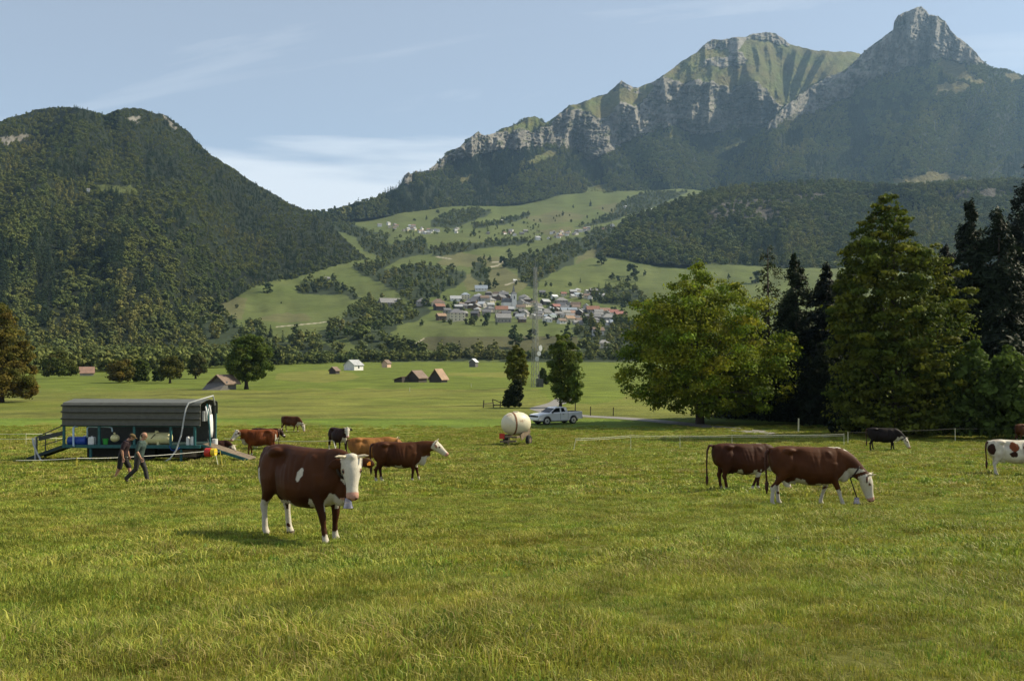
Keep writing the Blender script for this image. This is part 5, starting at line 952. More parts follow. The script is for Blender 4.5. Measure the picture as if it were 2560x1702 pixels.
# ---- milking trailer (local +x right along the trailer, +y away, origin on the grass under its near left corner)
g0 = onground(157, 1154); kk = G(157, 1154)[1]; TRS = 346 / (7.0 * kk)
TR = empty('milking_trailer', g0, R(-3)); TR.scale = (TRS,) * 3; tag(TR, 'long mobile milking trailer with dark ribbed roof and teal steel frame', 'trailer')
LN, DP = 7.0, 2.5; DK_Z, EV, RD = 0.82, 1.84, 3.0
def arc_roof():
    mb = MB(); prof = [(0.0, EV), (0.02, RD - .13), (.10, RD - .02), (DP * .5, RD + .12), (DP - .1, RD - .02), (DP - .02, RD - .13), (DP, EV + .5)]
    pts = []; 
    for i in range(len(prof) - 1):
        a, b = prof[i], prof[i + 1]; pts += [(a[0] + (b[0] - a[0]) * t, a[1] + (b[1] - a[1]) * t) for t in (0, .25, .5, .75)]
    pts.append(prof[-1]); v = []; n = len(pts)
    for x in (-.06, LN + .06):
        for y, z in pts: v.append((x, y, z))
        for y, z in pts: v.append((x, y + (.03 if y < .3 else 0), z - .03))
    f = []
    for i in range(n - 1): f += [(i, i + 1, 2 * n + i + 1, 2 * n + i), (n + i + 1, n + i, 3 * n + i, 3 * n + i + 1)]
    f += [(i, n + i, n + i + 1, i + 1) for i in range(n - 1)] + [(2 * n + i, 2 * n + i + 1, 3 * n + i + 1, 3 * n + i) for i in range(n - 1)] + [(0, 2 * n, 3 * n, n), (n - 1, 2 * n - 1, 4 * n - 1, 3 * n - 1)]
    mb.add(v, f)
    for z in (1.86, 2.20, 2.54, 2.86): mb.box((LN / 2, -.05, z), (LN + .14, .12, .05))
    return mb
roof = arc_roof().build('roof', M_corr, TR)
mb = MB(); [mb.box((LN / 2, -.115, z - .045), (LN + .14, .02, .035)) for z in (1.88, 2.20, 2.54, 2.86)]; mb.build('seam', M_black, roof)

MB().box((LN / 2, DP / 2, DK_Z), (LN, DP - .1, .07)).build('deck', M_tealdk, TR)
mb = MB(); mb.box((LN / 2, .02, DK_Z - .04), (LN + .04, .09, .16)); mb.box((LN / 2, DP, DK_Z - .04), (LN + .04, .09, .16)); mb.box((LN / 2, .03, EV - .03), (LN, .06, .07)); mb.box((.0, DP / 2, DK_Z - .04), (.09, DP, .14)); mb.box((LN, DP / 2, DK_Z - .04), (.09, DP, .14)); mb.build('chassis', M_teal, TR)
for x in (.05, 1.87, 3.68, 5.55, 6.78): MB().box((x, .0, (DK_Z + EV) / 2), (.11, .09, EV - DK_Z)).build('post', M_teal, TR)
for x in (.05, 3.5, 6.95): MB().box((x, DP - .02, (DK_Z + EV + .5) / 2), (.09, .08, EV + .5 - DK_Z)).build('post', M_teal, TR)
MB().box((3.5, DP - .1, 1.75), (LN - .1, .05, 1.85)).build('back_panel', M_rail, TR); MB().box((3.5, DP - .25, .40), (LN - .3, .05, .80)).build('skirt_shade_panel', M_rail, TR)  # low dark panel added as skirt and as the shade under the trailer
for x in (1.45, 6.10): mb = MB(); mb.box((x, -.02, .32), (.10, .10, .66)); mb.box((x, -.02, .0), (.16, .16, .04)); mb.build('leg', M_teal, TR)
for x in (3.0, 4.0, 6.4):
    mb = MB(); mb.tube([(x, .9, .38), (x, 1.15, .38)], .38, 20); mb.build('wheel', M_black, TR, smooth=False)
MB().box((6.2, .9, .42), (1.1, 1.2, .35)).build('axle_box', M_dirt, TR)
# control end of the trailer: cabinets, clusters and dial box
mb = MB(); mb.box((LN + .12, .45, 2.3), (.10, .5, .5)); mb.box((LN + .13, 1.0, 2.55), (.14, .3, .5)); mb.build('control_box', M_galv, TR); MB().loft([sect((LN + .24, 1.0 + .0, z), (0, 0, -1), (1, 0, 0), r * .3, r, 14) for z, r in ((2.35, .16), (2.0, .24), (1.5, .26), (1.18, .20))]).build('canvas_bag', M_white, TR, smooth=True)
for i, (y, z) in enumerate(((.35, 2.8), (.6, 2.75), (.85, 2.85))): MB().tube([(LN + .2, y, z), (LN + .26, y + .02, z - .35), (LN + .2, y + .05, z - .75)], [.03, .05, .02], 8).build('milk_cluster', M_white if i % 2 == 0 else M_galv, TR, smooth=True)
MB().tube([(LN + .5, .4, .35), (LN + .45, .35, .8), (LN + .35, .5, 1.7), (LN + .2, .5, 2.9)], .045, 7).build('drop_pipe', M_teal, TR)
MB().tube([(LN + .3, 1.4, .75), (LN + .3, 1.4, 1.06)], .15, 12).build('floor_bucket', M_white, TR)
# arched vacuum pipe over the roof that comes down to the grass
MB().tube([(LN + .38, 1.2, RD - .2), (LN + .34, 1.0, RD + .30), (LN + .0, .4, RD + .16), (LN - .50, -.10, RD - .02), (LN - .60, -.22, RD - .3), (LN - .68, -.25, 2.2), (LN - .78, -.32, 1.4), (LN - 1.0, -.42, .65), (LN - 1.25, -.55, .25), (LN - 1.6, -.7, .02)], .04, 8).build('long_pipe', M_hose, TR, smooth=True)
MB().tube([(-1.38, -.35, 1.22), (-1.32, -.38, .9), (-1.12, -.42, .5), (-.9, -.48, .15), (-.65, -.55, .0)], .045, 8).build('drain_hose', M_hose, TR, smooth=True)
# gear on the deck
p_ = MB(); p_.tube([(.18, .25, 1.03), (1.1, .25, 1.03)], .22, 16); p_.box((.64, .35, .80), (1.0, .32, .12)); p_.box((.95, .33, 1.02), (.28, .30, .18)); pump = p_.build('vacuum_pump', M_blue, TR, smooth=False); MB().tube([(.88, .15, .93), (.88, .11, .93)], .13, 16).build('belt_guard', M_rail, pump)
MB().tube([(.98, .3, 1.15), (.98, .3, 1.3)], .06, 10).build('filter_cup', M_white, TR)
MB().tube([(.75, .05, 1.78), (.60, .02, 1.78), (.55, -.02, 1.70), (.55, -.02, 1.1), (.56, -.03, .82), (.62, -.04, .78)], .05, 8).build('blue_pipe', M_pvc, TR, smooth=True)
MB().tube([(1.16, .2, 1.2), (1.16, .2, 1.68), (1.25, .2, 1.75), (2.3, .2, 1.75), (2.42, .2, 1.70), (2.46, .2, 1.5)], .04, 8).build('vacuum_line', M_pvc, TR, smooth=True)
def can(name, x, y, w_, h, mat, par, lab=None):
    mb = MB(); mb.loft([np.array([(x + sx * w_ / 2 * k, y + sy * w_ * .4 * k, z) for sx, sy in ((-1, -1), (1, -1), (1, 1), (-1, 1))]) for z, k in ((DK_Z + .04, .95), (DK_Z + .07, 1), (DK_Z + h * .78, 1), (DK_Z + h * .9, .8), (DK_Z + h * .92, .4))]); mb.tube([(x, y, DK_Z + h * .9), (x, y, DK_Z + h)], .04, 8)
    o = mb.build(name, mat, None); o.matrix_world = TR.matrix_world.copy() if False else o.matrix_world; return o
def placed(o, label, cat, group=None):
    """a loose thing standing on the trailer deck: same local frame, but top-level"""
    o.location = TR.location; o.scale = TR.scale; o.rotation_euler = TR.rotation_euler; tag(o, label, cat, group); return o
placed(can('jerrycan', 1.38, .25, .30, .46, M_white, None), 'white jerrycan standing beside the blue pump on the trailer', 'jerrycan')
mb = MB(); mb.loft([np.array([(2.08 + math.cos(a) * r, .25 + math.sin(a) * r, z) for a in np.linspace(0, 6.2832, 17)[:-1]]) for z, r in ((DK_Z + .04, .11), (DK_Z + .30, .15), (DK_Z + .33, .16), (DK_Z + .34, .14))]); placed(mb.build('bucket', M_green, None, smooth=False), 'bright green bucket on the trailer deck', 'bucket')
mb = MB(); mb.ell((2.55, .3, 1.18), (.225, .225, .20), 18, 12); mb.tube([(2.55, .3, 1.36), (2.5, .3, 1.45)], .05, 8); sphere_ = mb.build('vacuum_sphere', M_cream, TR, smooth=True)
mb = MB(); mb.tube([(3.85, .5, 1.16), (3.90, .5, 1.16), (5.30, .5, 1.16), (5.36, .5, 1.16)], [.24, .30, .30, .24], 24); mb.tube([(4.62, .5, 1.42), (4.62, .5, 1.55)], [.12, .07], 12); tank = mb.build('milk_tank', M_cream, TR, smooth=True)
for x in (4.2, 4.8): MB().box((x, .42, .88), (.10, .45, .26)).build('saddle', M_cream, tank)
mb = MB(); [mb.tube([(x, .2, 1.16), (x + .22, .2, 1.40)], .02, 6) for x in (4.45,)]; mb.build('tank_strap', M_rail, tank)
for i, x in enumerate((6.33, 6.55)): mb = MB(); mb.loft([sect((x, .25, z), (0, 0, -1), (1, 0, 0), r, r, 12) for z, r in ((1.28, .05), (1.22, .085), (.82, .09), (.77, .07))]); placed(mb.build('milk_filter', M_white, None, smooth=True), ['left of two upright white canisters at the right end of the trailer deck', 'right of two upright white canisters at the right end of the trailer deck'][i], 'canister', 'white canisters on the trailer deck')
MB().tube([(5.5, -.06, .82), (5.62, -.08, .62), (5.85, -.08, .58), (6.05, -.06, .74)], .02, 6).build('blue_hose', M_blue, TR, smooth=True)
# left ramp with rails, right ramp
mb = MB(); mb.beam((.0, .35, DK_Z - .02), (-2.05, .35, .08), .10, .16); mb.beam((.0, 2.0, DK_Z - .02), (-2.05, 2.0, .08), .10, .16); v = [(0, .35, DK_Z), (0, 2.0, DK_Z), (-2.05, 2.0, .12), (-2.05, .35, .12)]; mb.add(v + [(a, b, c - .04) for a, b, c in v], [(0, 1, 2, 3), (7, 6, 5, 4), (0, 3, 7, 4), (1, 5, 6, 2), (3, 2, 6, 7)]); lr = mb.build('ramp', M_tealdk, TR)
mb = MB(); mb.beam((0, .28, DK_Z + 1.05), (-1.2, .28, 1.35), .05); mb.beam((-1.2, .28, 1.35), (-1.50, .28, 1.22), .05); mb.beam((-1.5, .28, 1.22), (-1.5, .28, .05), .05); mb.beam((0, .28, DK_Z + .72), (-1.4, .28, 1.12), .04); mb.beam((0, .28, DK_Z + .35), (-1.2, .28, .78), .04); mb.box((-.75, .26, 1.28), (1.35, .03, .22), M=Matrix.Rotation(R(-13), 3, 'Y')); mb.beam((-1.05, .28, 1.38), (-1.05, .28, .5), .04); mb.build('handrail', M_rail, lr)
MB().beam((-1.42, -.02, .02), (-1.42, -.02, 1.25), .06).build('gate_post', M_galv, TR)
mb = MB(); mb.beam((LN + .1, .2, DK_Z), (LN + 2.5, .0, .12), .08, .13); mb.beam((LN + .1, 1.3, DK_Z), (LN + 2.5, 1.1, .12), .08, .13); rr = mb.build('ramp', M_teal, TR); v = [(LN + .1, .2, DK_Z + .08), (LN + .1, 1.3, DK_Z + .08), (LN + 2.55, 1.1, .19), (LN + 2.55, 0, .19)]; MB().add(v + [(a, b, c - .05) for a, b, c in v], [(3, 2, 1, 0), (4, 5, 6, 7), (0, 4, 7, 3), (2, 6, 5, 1), (3, 7, 6, 2)]).build('ramp_boards', M_dirt, rr)
# red and yellow fence energiser bag hung on the tape
e = empty('fence_reel', onground(530, 1166) + Vector((0, 0, .66))); tag(e, 'red and yellow electric fence reel hanging beside the trailer ramp', 'fence reel'); 
mb = MB(); mb.tube([(-.28, 0, 0), (-.03, -.06, 0)], .21, 18); mb.build('reel_drum', M_red, e, smooth=False); mb = MB(); mb.tube([(.0, -.05, .02), (.20, -.08, .02)], .18, 18); mb.build('reel_flange', M_yel, e, smooth=False); MB().tube([(-.1, 0, .18), (-.16, 0, .45), (-.25, .1, .62)], .015, 6).build('hook', M_rail, e); MB().tube([(.18, -.08, -.05), (.30, -.1, -.55), (.35, -.1, -.62)], .018, 6).build('stay', M_stake, e)
# ---- electric tape fences: each line one thing with its stakes
def tape(label, pts, hs, top=True, sag=0.03, r=0.012, stake_r=0.014, mat=None, parts=True, h_low=None, smat=None, lean=None):
    g = [onground(x, y) for x, y in pts]; root = empty('tape_fence', g[0]); tag(root, label, 'fence', 'electric tape fences'); o0 = g[0]; P3 = [a - o0 + Vector((0, 0, h)) for a, h in zip(g, hs)]
    mb = MB()
    for a, b in zip(P3[:-1], P3[1:]): mb.tube([a, a.lerp(b, .33) - Vector((0, 0, sag * .8)), a.lerp(b, .66) - Vector((0, 0, sag * .8)), b], r, 5)
    if h_low:
        Q = [p - Vector((0, 0, h_low)) for p in P3]
        for a, b in zip(Q[:-1], Q[1:]): mb.tube([a, a.lerp(b, .5) - Vector((0, 0, sag)), b], r, 5)
    mb.build('tape', mat or M_rope, root)
    for i, (a, h) in enumerate(zip(g, hs)):
        q = a - o0; l = (lean or {}).get(i, 0)
        if l is None: continue
        MB().tube([q + Vector((l, 0, -.1)), q + Vector((0, 0, h + .04))], stake_r, 6).build('stake', smat or M_stake, root)
    return root
tape('white electric tape running left from the trailer with pale stakes', [(-40, 1110), (65, 1112), (140, 1108), (160, 1106)], [.75, .8, .75, .7], h_low=.35)
tape('low electric cord passing in front of the trailer on yellow stakes', [(40, 1176), (192, 1174), (330, 1168), (510, 1160), (550, 1170)], [.45, .48, .48, .62, .72], smat=paint('yellow_stake', (.62, .48, .05), .6, .1, 8), lean={0: None, 2: None, 3: None, 4: .12})
tape('electric cord running right from the trailer to a bent pale stake', [(560, 1118), (640, 1124), (740, 1126), (834, 1128), (843, 1143)], [.62, .62, .62, .66, .10], lean={0: None, 1: 0, 2: None, 3: .22, 4: None}, r=.014)
tape('white electric tape in two strands across the pasture below the pickup', [(1440, 1128), (1577, 1124), (1700, 1122), (1830, 1120), (1960, 1118), (2110, 1116)], [.78, .92, .85, .85, .8, .85], h_low=.10, r=.009, lean={0: -.18, 4: None})
tape('thin grey wire in front of the dark wood on the right', [(2120, 1112), (2240, 1110), (2388, 1106), (2600, 1104)], [.9, .95, 1.0, 1.0], r=.006, stake_r=.02, mat=M_rail)
# ---- galvanised slurry/water tank on a small cart
wt = empty('water_bowser', onground(1290, 1112), R(-24)); wt.scale = (1.06,) * 3; tag(wt, 'rust-stained cream water tank on a muddy two-wheeled cart', 'water tank')
M_tank = paint('cream_rust_tank', (0.66, 0.60, 0.44), 0.45, 0.1, 1.6, col2=(0.30, 0.13, 0.05), lo=0.58, hi=0.70, bump=0.1)
mb = MB(); prof = [(-1.02, .04), (-.99, .22), (-.90, .42), (-.74, .59), (-.50, .71), (-.2, .77), (.2, .77), (.50, .71), (.74, .59), (.90, .42), (.99, .22), (1.02, .04)]; mb.loft([np.array([(math.cos(a) * r * .92, x * 1.02, 1.42 + math.sin(a) * r) for a in np.linspace(0, 6.2832, 29)[:-1]]) for x, r in prof]); tb = mb.build('tank', M_tank, wt, smooth=True)
mb = MB(); mb.loft([np.array([(math.cos(a) * .70, y, 1.42 + math.sin(a) * .762) for a in np.linspace(0, 6.2832, 29)[:-1]]) for y in (-.36, -.14)]); mb.build('band', paint('rust_band', (0.16, 0.065, 0.028), .8, .4, 9, bump=.3), tb)
tb.rotation_euler = (0, 0, R(-38)); MB().tube([(0, .0, 2.12), (0, 0, 2.22)], .2, 14).build('hatch', M_tank, tb)
mb = MB(); mb.beam((-.55, -1.15, .62), (-.55, 1.0, .62), .09, .12); mb.beam((.55, -1.15, .62), (.55, 1.0, .62), .09, .12); mb.beam((-.6, -1.15, .62), (.6, -1.15, .62), .1, .12); mb.beam((-.6, -1.2, .30), (.55, -1.2, .36), .09, .12); mb.beam((.0, -1.2, .62), (.0, -1.2, -.02), .05); mb.beam((-.6, .9, .62), (.6, .9, .62), .1, .12); mb.beam((.62, -.6, .55), (.62, .9, .95), .05, .38); mb.build('chassis', M_dirt, wt)
for s in (-1, 1):
    mb = MB(); mb.tube([(s * .70, .25, .33), (s * .73, .25, .33), (s * .90, .25, .33), (s * .93, .25, .33)], [.30, .34, .34, .30], 22); wh = mb.build('wheel', M_black, wt); MB().tube([(s * .93, .25, .33), (s * .945, .25, .33)], .17, 14).build('rim', M_dirt, wh)
MB().box((-.48, -1.18, .66), (.34, .12, .34)).build('red_valve', M_red, wt)
# ---- silver pickup
M_silver = paint('silver_car_paint', (0.72, 0.73, 0.75), 0.30, 0.03, 2, metal=0.1, spec=0.6); M_chrome = paint('wheel_alloy', (0.6, 0.58, 0.52), .4, .1, 8, metal=.4)
pk = empty('pickup_truck', onground(1389, 1059), R(180 + 34)); pk.scale = (1.12, 1.0, 1.06); tag(pk, 'silver extended-cab pickup truck parked beside the lane', 'pickup truck'); 
# local: +x forward (towards picture left), +y towards the viewer
def pk_prof(pts, y0, y1, inset=0.0): return MB().prism(pts, y0, y1)
lower = [(2.42, .45), (2.50, .62), (2.48, .86), (2.36, .98), (1.95, 1.06), (1.25, 1.13), (-2.45, 1.16), (-2.50, 1.14), (-2.50, .58), (-2.38, .50), (-1.98, .50)]
def arch(cx_, r, n=10): return [(cx_ + math.cos(math.pi * i / n) * -r, .42 + math.sin(math.pi * i / n) * r) for i in range(n + 1)]
body = [(2.42, .42), (2.50, .60), (2.48, .86), (2.38, .96), (1.95, 1.05), (1.22, 1.13), (-2.46, 1.17), (-2.52, 1.14), (-2.52, .60), (-2.42, .50), (-1.90, .47)] + arch(-1.48, .43) + [(-1.02, .38), (1.08, .36)] + arch(1.52, .43) + [(1.98, .40)]
mb = MB(); nb_ = len(body); sl_ = []
for y, q in ((-.88, 0), (-.85, 1), (-.80, 2), (.80, 2), (.85, 1), (.88, 0)):
    sx_, sz_ = ((.985, .90), (.995, .965), (1, 1))[q]; sl_.append([(x * sx_, y, (z - .42) * sz_ + .42) for x, z in body])
vv = [p_ for r_ in sl_ for p_ in r_]; ff = [tuple(range(nb_)), tuple(range(6 * nb_ - 1, 5 * nb_ - 1, -1))] + [(a * nb_ + i_, (a + 1) * nb_ + i_, (a + 1) * nb_ + (i_ + 1) % nb_, a * nb_ + (i_ + 1) % nb_) for a in range(5) for i_ in range(nb_)]
mb.add(vv, ff); bo = mb.build('body', M_silver, pk)
for s in (-1, 1):
    for x in (1.52, -1.48): mb = MB(); mb.tube([(x + math.cos(a) * .435, s * .868, .42 + math.sin(a) * .435) for a in np.linspace(0, math.pi, 12)], .035, 6); mb.build('wheel_arch', M_black if x > 9 else M_galv, pk, smooth=True); MB().tube([(x, s * .60, .42), (x, s * .857, .42)], .40, 20).build('wheel_well', M_black, pk)
MB().box((0, 0, .36), (4.2, 1.4, .22)).build('underbody', M_black, pk)  # black underside, also stands in for the shadow below the truck
MB().box((-1.62, 0, 1.15), (1.55, 1.5, .06)).build('load_bed', M_black, pk)
cabp = [(1.22, 1.10), (.55, 1.56), (.35, 1.63), (-.45, 1.66), (-.75, 1.62), (-.88, 1.12)]
def cab_ring(k, z0): return [(x, z) for x, z in cabp]
mb = MB(); v = []; n = len(cabp)
for s in (-1, 1):
    for x, z in cabp: v.append((x, s * (.80 - (z - 1.1) * .22), z))
mb.add(v, [tuple(range(n)), tuple(range(2 * n - 1, n - 1, -1))] + [(i, i + n, (i + 1) % n + n, (i + 1) % n) for i in range(n)]); cb = mb.build('cab', M_silver, pk)
def pane(pts, s, name='window', off=.006): 
    v = [(x, s * (.80 - (z - 1.1) * .22 + off), z) for x, z in pts]; v2 = [(x, y - s * .02, z) for x, y, z in v]; n = len(v); MB().add(v + v2, [tuple(range(n)), tuple(range(2 * n - 1, n - 1, -1))] + [(i, i + n, (i + 1) % n + n, (i + 1) % n) for i in range(n)]).build(name, M_glass, cb)
for s in (-1, 1): pane([(.98, 1.17), (.52, 1.50), (.36, 1.56), (.02, 1.57), (.02, 1.18)], s); pane([(-.14, 1.18), (-.14, 1.57), (-.42, 1.58), (-.60, 1.20)], s)
v = [(1.20, -.72, 1.13), (1.20, .72, 1.13), (.60, .62, 1.545), (.60, -.62, 1.545)]; v = [(a + .012, b, c + .012) for a, b, c in v]; MB().add(v + [(a - .02, b, c - .02) for a, b, c in v], [(0, 1, 2, 3), (7, 6, 5, 4), (0, 4, 5, 1), (1, 5, 6, 2), (2, 6, 7, 3), (3, 7, 4, 0)]).build('windscreen', M_glass, cb)
for s in (-1, 1):
    mb = MB(); mb.box((.92, s * .90, 1.18), (.10, .16, .14)); mb.build('mirror', M_black, pk); MB().box((2.46, s * .62, .82), (.12, .36, .14)).build('headlight', M_glass, pk); MB().box((-2.51, s * .76, .88), (.05, .12, .3)).build('tail_light', M_red, pk)
    for x in (1.52, -1.48):
        mb = MB(); mb.tube([(x, s * .62, .37), (x, s * .66, .37), (x, s * .84, .37), (x, s * .88, .37)], [.33, .37, .37, .33], 24); wh = mb.build('wheel', M_black, pk); MB().tube([(x, s * .88, .37), (x, s * .895, .37)], [.25, .22], 18).build('rim', M_chrome, wh); MB().tube([(x, s * .895, .37), (x, s * .905, .37)], .07, 12).build('hub', M_black, wh)
    MB().box((.02, s * .882, .78), (.018, .008, .62)).build('door_gap', M_black, pk); MB().box((-.30, s * .888, .96), (.16, .02, .035)).build('door_handle', M_black, pk); MB().box((-.85, s * .882, .80), (.018, .008, .62)).build('door_gap', M_black, pk); MB().box((0, s * .87, .37), (1.9, .06, .08)).build('side_step', M_galv, pk)
MB().box((2.51, 0, .82), (.03, .85, .18)).build('grille', M_black, pk); MB().box((2.50, 0, .56), (.10, 1.6, .20)).build('front_bumper', M_silver, pk); MB().box((-2.56, 0, .56), (.12, 1.5, .16)).build('rear_bumper', M_galv, pk); MB().box((-2.66, 0, .50), (.14, .1, .08)).build('tow_hitch', M_black, pk)
# ---- lattice mast with feed cables and small dishes
M_lat = paint('mast_steel', (0.24, 0.24, 0.22), .5, .15, 5, metal=.2)
gm, km = G(1338, 968); mast = empty('lattice_mast', gm, R(20)); tag(mast, 'slender grey lattice mast standing between the two field trees', 'mast'); Hm = (968 - 668) / km
mb = MB(); w0, w1 = 1.05, .38; nb = 18
def cr(i, z): w_ = w0 + (w1 - w0) * z / Hm; a = R(45 + 90 * i); return Vector((math.cos(a) * w_, math.sin(a) * w_, z))
for i in range(4): mb.beam(cr(i, -.2), cr(i, Hm), .10)
mb.build('mast_legs', M_lat, mast)
mb = MB()
for k in range(nb):
    z0, z1 = Hm * k / nb, Hm * (k + 1) / nb
    for i in range(4): mb.beam(cr(i, z0), cr((i + 1) % 4, z0), .06); mb.beam(cr(i, z0), cr((i + 1) % 4, z1), .05)
mb.build('bracing', M_lat, mast); MB().beam((.1, 0, .2), (.1, 0, Hm * .98), .07, .07).build('cable_run', M_galv, mast); MB().beam((0, 0, Hm - .3), (0, 0, Hm + 2.2), .06).build('aerial', M_lat, mast)
MB().box((1.2, 0, 1.0), (1.3, 1.6, 2.1)).build('equipment_cabinet', M_rail, mast)
for i, (z, r) in enumerate(((9.5, .75), (8.2, .6), (6.9, .55))):
    a = R(-55 - 20 * i); c = Vector((math.cos(a) * 1.3, math.sin(a) * 1.3, z)); d_ = Vector((math.cos(a), math.sin(a), 0)); MB().tube([c, c + d_ * .28], [r * .7, r], 18).build('dish', M_galv, mast); MB().beam(c, c - d_ * .9, .08).build('dish_arm', M_lat, mast)
# ---- broken wooden rail fence beside the ivy bush
M_oldwood = paint('weathered_wood', (0.075, 0.058, 0.042), .9, .35, 6, bump=.5)
g_ = onground(1208, 1018); fe = empty('rail_fence', g_); tag(fe, 'broken dark wooden rails beside the ivy bush', 'fence'); o_ = g_
for i, (x, y, h, ln) in enumerate(((1208, 1018, 1.1, .1), (1234, 1016, 1.2, -.15), (1250, 1016, .9, .1))): q = onground(x, y) - o_; MB().beam(q + Vector((0, 0, -.1)), q + Vector((ln, 0, h)), .14).build('post', M_oldwood, fe)
q0, q1, q2 = [onground(x, y) - o_ for x, y in ((1208, 1018), (1234, 1016), (1262, 1016))]; MB().beam(q0 + Vector((0, 0, .55)), q1 + Vector((0, 0, .6)), .05, .12).build('rail', M_oldwood, fe); MB().beam(q1 + Vector((-.1, 0, 1.15)), q2 + Vector((0, 0, .45)), .05, .12).build('rail', M_oldwood, fe); MB().beam(q1 + Vector((0, 0, .35)), q2 + Vector((0, 0, .3)), .05, .12).build('rail', M_oldwood, fe)
# ---- single field posts beside the lane and in the shade
for i, (x, y, h, lb) in enumerate([(1476, 1040, 1.1, 'grey fence post on the bank just right of the pickup'), (1533, 1040, 1.0, 'dark fence post on the bank halfway between pickup and spreading tree'), (1996, 1080, 1.2, 'pale fence post in front of the dark wood'), (1178, 888 + 80, .9, 'pale marker post below the two barns'), (1024, 979, .9, 'pale marker post left of the two barns, near the ditch')]):
    q = onground(x, y); MB().beam((0, 0, -.1), (.03, 0, h), .10).build('fence_post', M_stake if i > 1 else M_oldwood, None, loc=q); tag(COL.objects[-1], lb, 'post', 'field posts')
# ================================================================== PEOPLE
M_skin = coat_mat('skin', .55, .3, .15, 30); M_cloth = {}
def cloth(name, c): return paint(name, c, 0.9, 0.25, 14, bump=0.4)
def person(label, base, yaw, J, mats, hair, shorts=False, cap=None, voxel=0.0085):
    """J: joint positions in the person's frame (x = facing, y = left, z = up); base = grass pixel under the hips"""
    t = empty('person', onground(*base), yaw); t.scale = (1.12, 1.12, 1.05); tag(t, label, 'person'); V_ = lambda k: Vector(J[k])
    pel, chest, neck, head = V_('pelvis'), V_('chest'), V_('neck'), V_('head')
    b = MB()
    b.loft([sect(pel - Vector((0, 0, .10)), (0, 0, 1), (1, 0, 0), .11, .15, 14), sect(pel, (0, 0, 1), (1, 0, 0), .125, .17, 14), sect(pel.lerp(chest, .45), chest - pel, (1, 0, 0), .115, .155, 14), sect(chest, chest - pel, (1, 0, 0), .13, .19, 14), sect(chest.lerp(neck, .7), neck - chest, (1, 0, 0), .10, .15, 14), sect(neck, neck - chest, (1, 0, 0), .055, .06, 14)])
    hn = (head - neck).normalized(); fw = Vector(J.get('face', (1, 0, 0))).normalized(); lt = Vector((0, 0, 1)).cross(fw).normalized(); hup = fw.cross(lt).normalized()
    b.tube([neck - hn * .05, neck.lerp(head, .6)], [.060, .052], 12)
    Mh = Matrix((tuple(fw), tuple(lt), tuple(hup))).transposed()
    b.ell(head + hup * .03, (.098, .077, .105), 16, 12, M=Mh); b.ell(head + fw * .025 - hup * .055, (.068, .055, .065), 14, 10, M=Mh); b.ell(head + fw * .105 - hup * .01, (.020, .014, .026), 8, 6, M=Mh)
    b.ell(head + fw * .082 - hup * .062, (.018, .028, .012), 8, 6, M=Mh)
    for s in (1, -1): b.ell(head + lt * .078 * s - fw * .005, (.02, .012, .032), 8, 6, M=Mh); b.ell(head + fw * .078 + lt * .03 * s + hup * .035, (.02, .022, .010), 8, 6, M=Mh)
    for s, k in ((1, 'l'), (-1, 'r')):
        sh, el, wr = V_('sh_' + k), V_('el_' + k), V_('wr_' + k); b.tube([chest.lerp(sh, .6), sh, sh.lerp(el, .5), el, el.lerp(wr, .35), wr], [.07, .058, .050, .041, .042, .028], 10)
        d = (wr - el).normalized(); fwd = Vector((1, 0, 0)) - d * d.x; fwd.normalize(); side = d.cross(fwd); pm = wr + d * .055
        b.loft([sect(wr, d, fwd, .026, .022, 10), sect(pm, d, fwd, .042, .020, 10), sect(wr + d * .095, d, fwd, .040, .017, 10)])
        for i in range(4):
            o = fwd * (.030 - .020 * i); L0 = (.072, .080, .075, .060)[i]; p0 = wr + d * .09 + o; p1 = p0 + d * L0 * .5 + side * s * -.008; p2 = p1 + d * L0 * .3 - side * s * .022; p3 = p2 + d * L0 * .12 - side * s * .024; b.tube([p0, p1, p2, p3], [.010, .0095, .0085, .007], 6)
        p0 = wr + d * .03 + fwd * .03; b.tube([p0, p0 + d * .035 + fwd * .022, p0 + d * .065 + fwd * .022 - side * s * .015], [.013, .011, .009], 6)
        hp, kn, an = V_('hip_' + k), V_('kn_' + k), V_('an_' + k); b.tube([hp, hp.lerp(kn, .5), kn, kn.lerp(an, .3), kn.lerp(an, .75), an], [.085, .075, .055, .058, .040, .038], 12)
    me, V = remeshed(b, voxel, 5); set_cols(me, np.tile(np.array(mats['skin']), (len(V), 1))); me.materials.append(M_skin); o = bpy.data.objects.new('body', me); COL.objects.link(o); o.parent = t
    # shirt with sleeves
    b = MB(); b.loft([sect(pel + Vector((0, 0, -.02)), (0, 0, 1), (1, 0, 0), .145, .190, 16), sect(pel.lerp(chest, .25), chest - pel, (1, 0, 0), .140, .185, 16), sect(pel.lerp(chest, .6), chest - pel, (1, 0, 0), .138, .180, 16), sect(chest, chest - pel, (1, 0, 0), .152, .212, 16), sect(chest.lerp(neck, .65), neck - chest, (1, 0, 0), .118, .172, 16), sect(chest.lerp(neck, .95), neck - chest, (1, 0, 0), .072, .080, 16)])
    for k in 'lr':
        sh, el, wr = V_('sh_' + k), V_('el_' + k), V_('wr_' + k); e = sh.lerp(el, mats.get('sleeve', .95)) if mats.get('sleeve', .95) <= 1 else el.lerp(wr, mats['sleeve'] - 1); P4 = [chest.lerp(sh, .5), sh, sh.lerp(el, .5), e] if mats.get('sleeve', .95) <= 1 else [chest.lerp(sh, .5), sh, sh.lerp(el, .5), el, e]; b.tube(P4, [.088, .075, .066, .060, .056][:len(P4)], 12)
    me, V = remeshed(b, voxel * 1.6, 3, .5); me.materials.append(mats['shirt']); o = bpy.data.objects.new('shirt', me); COL.objects.link(o); o.parent = t
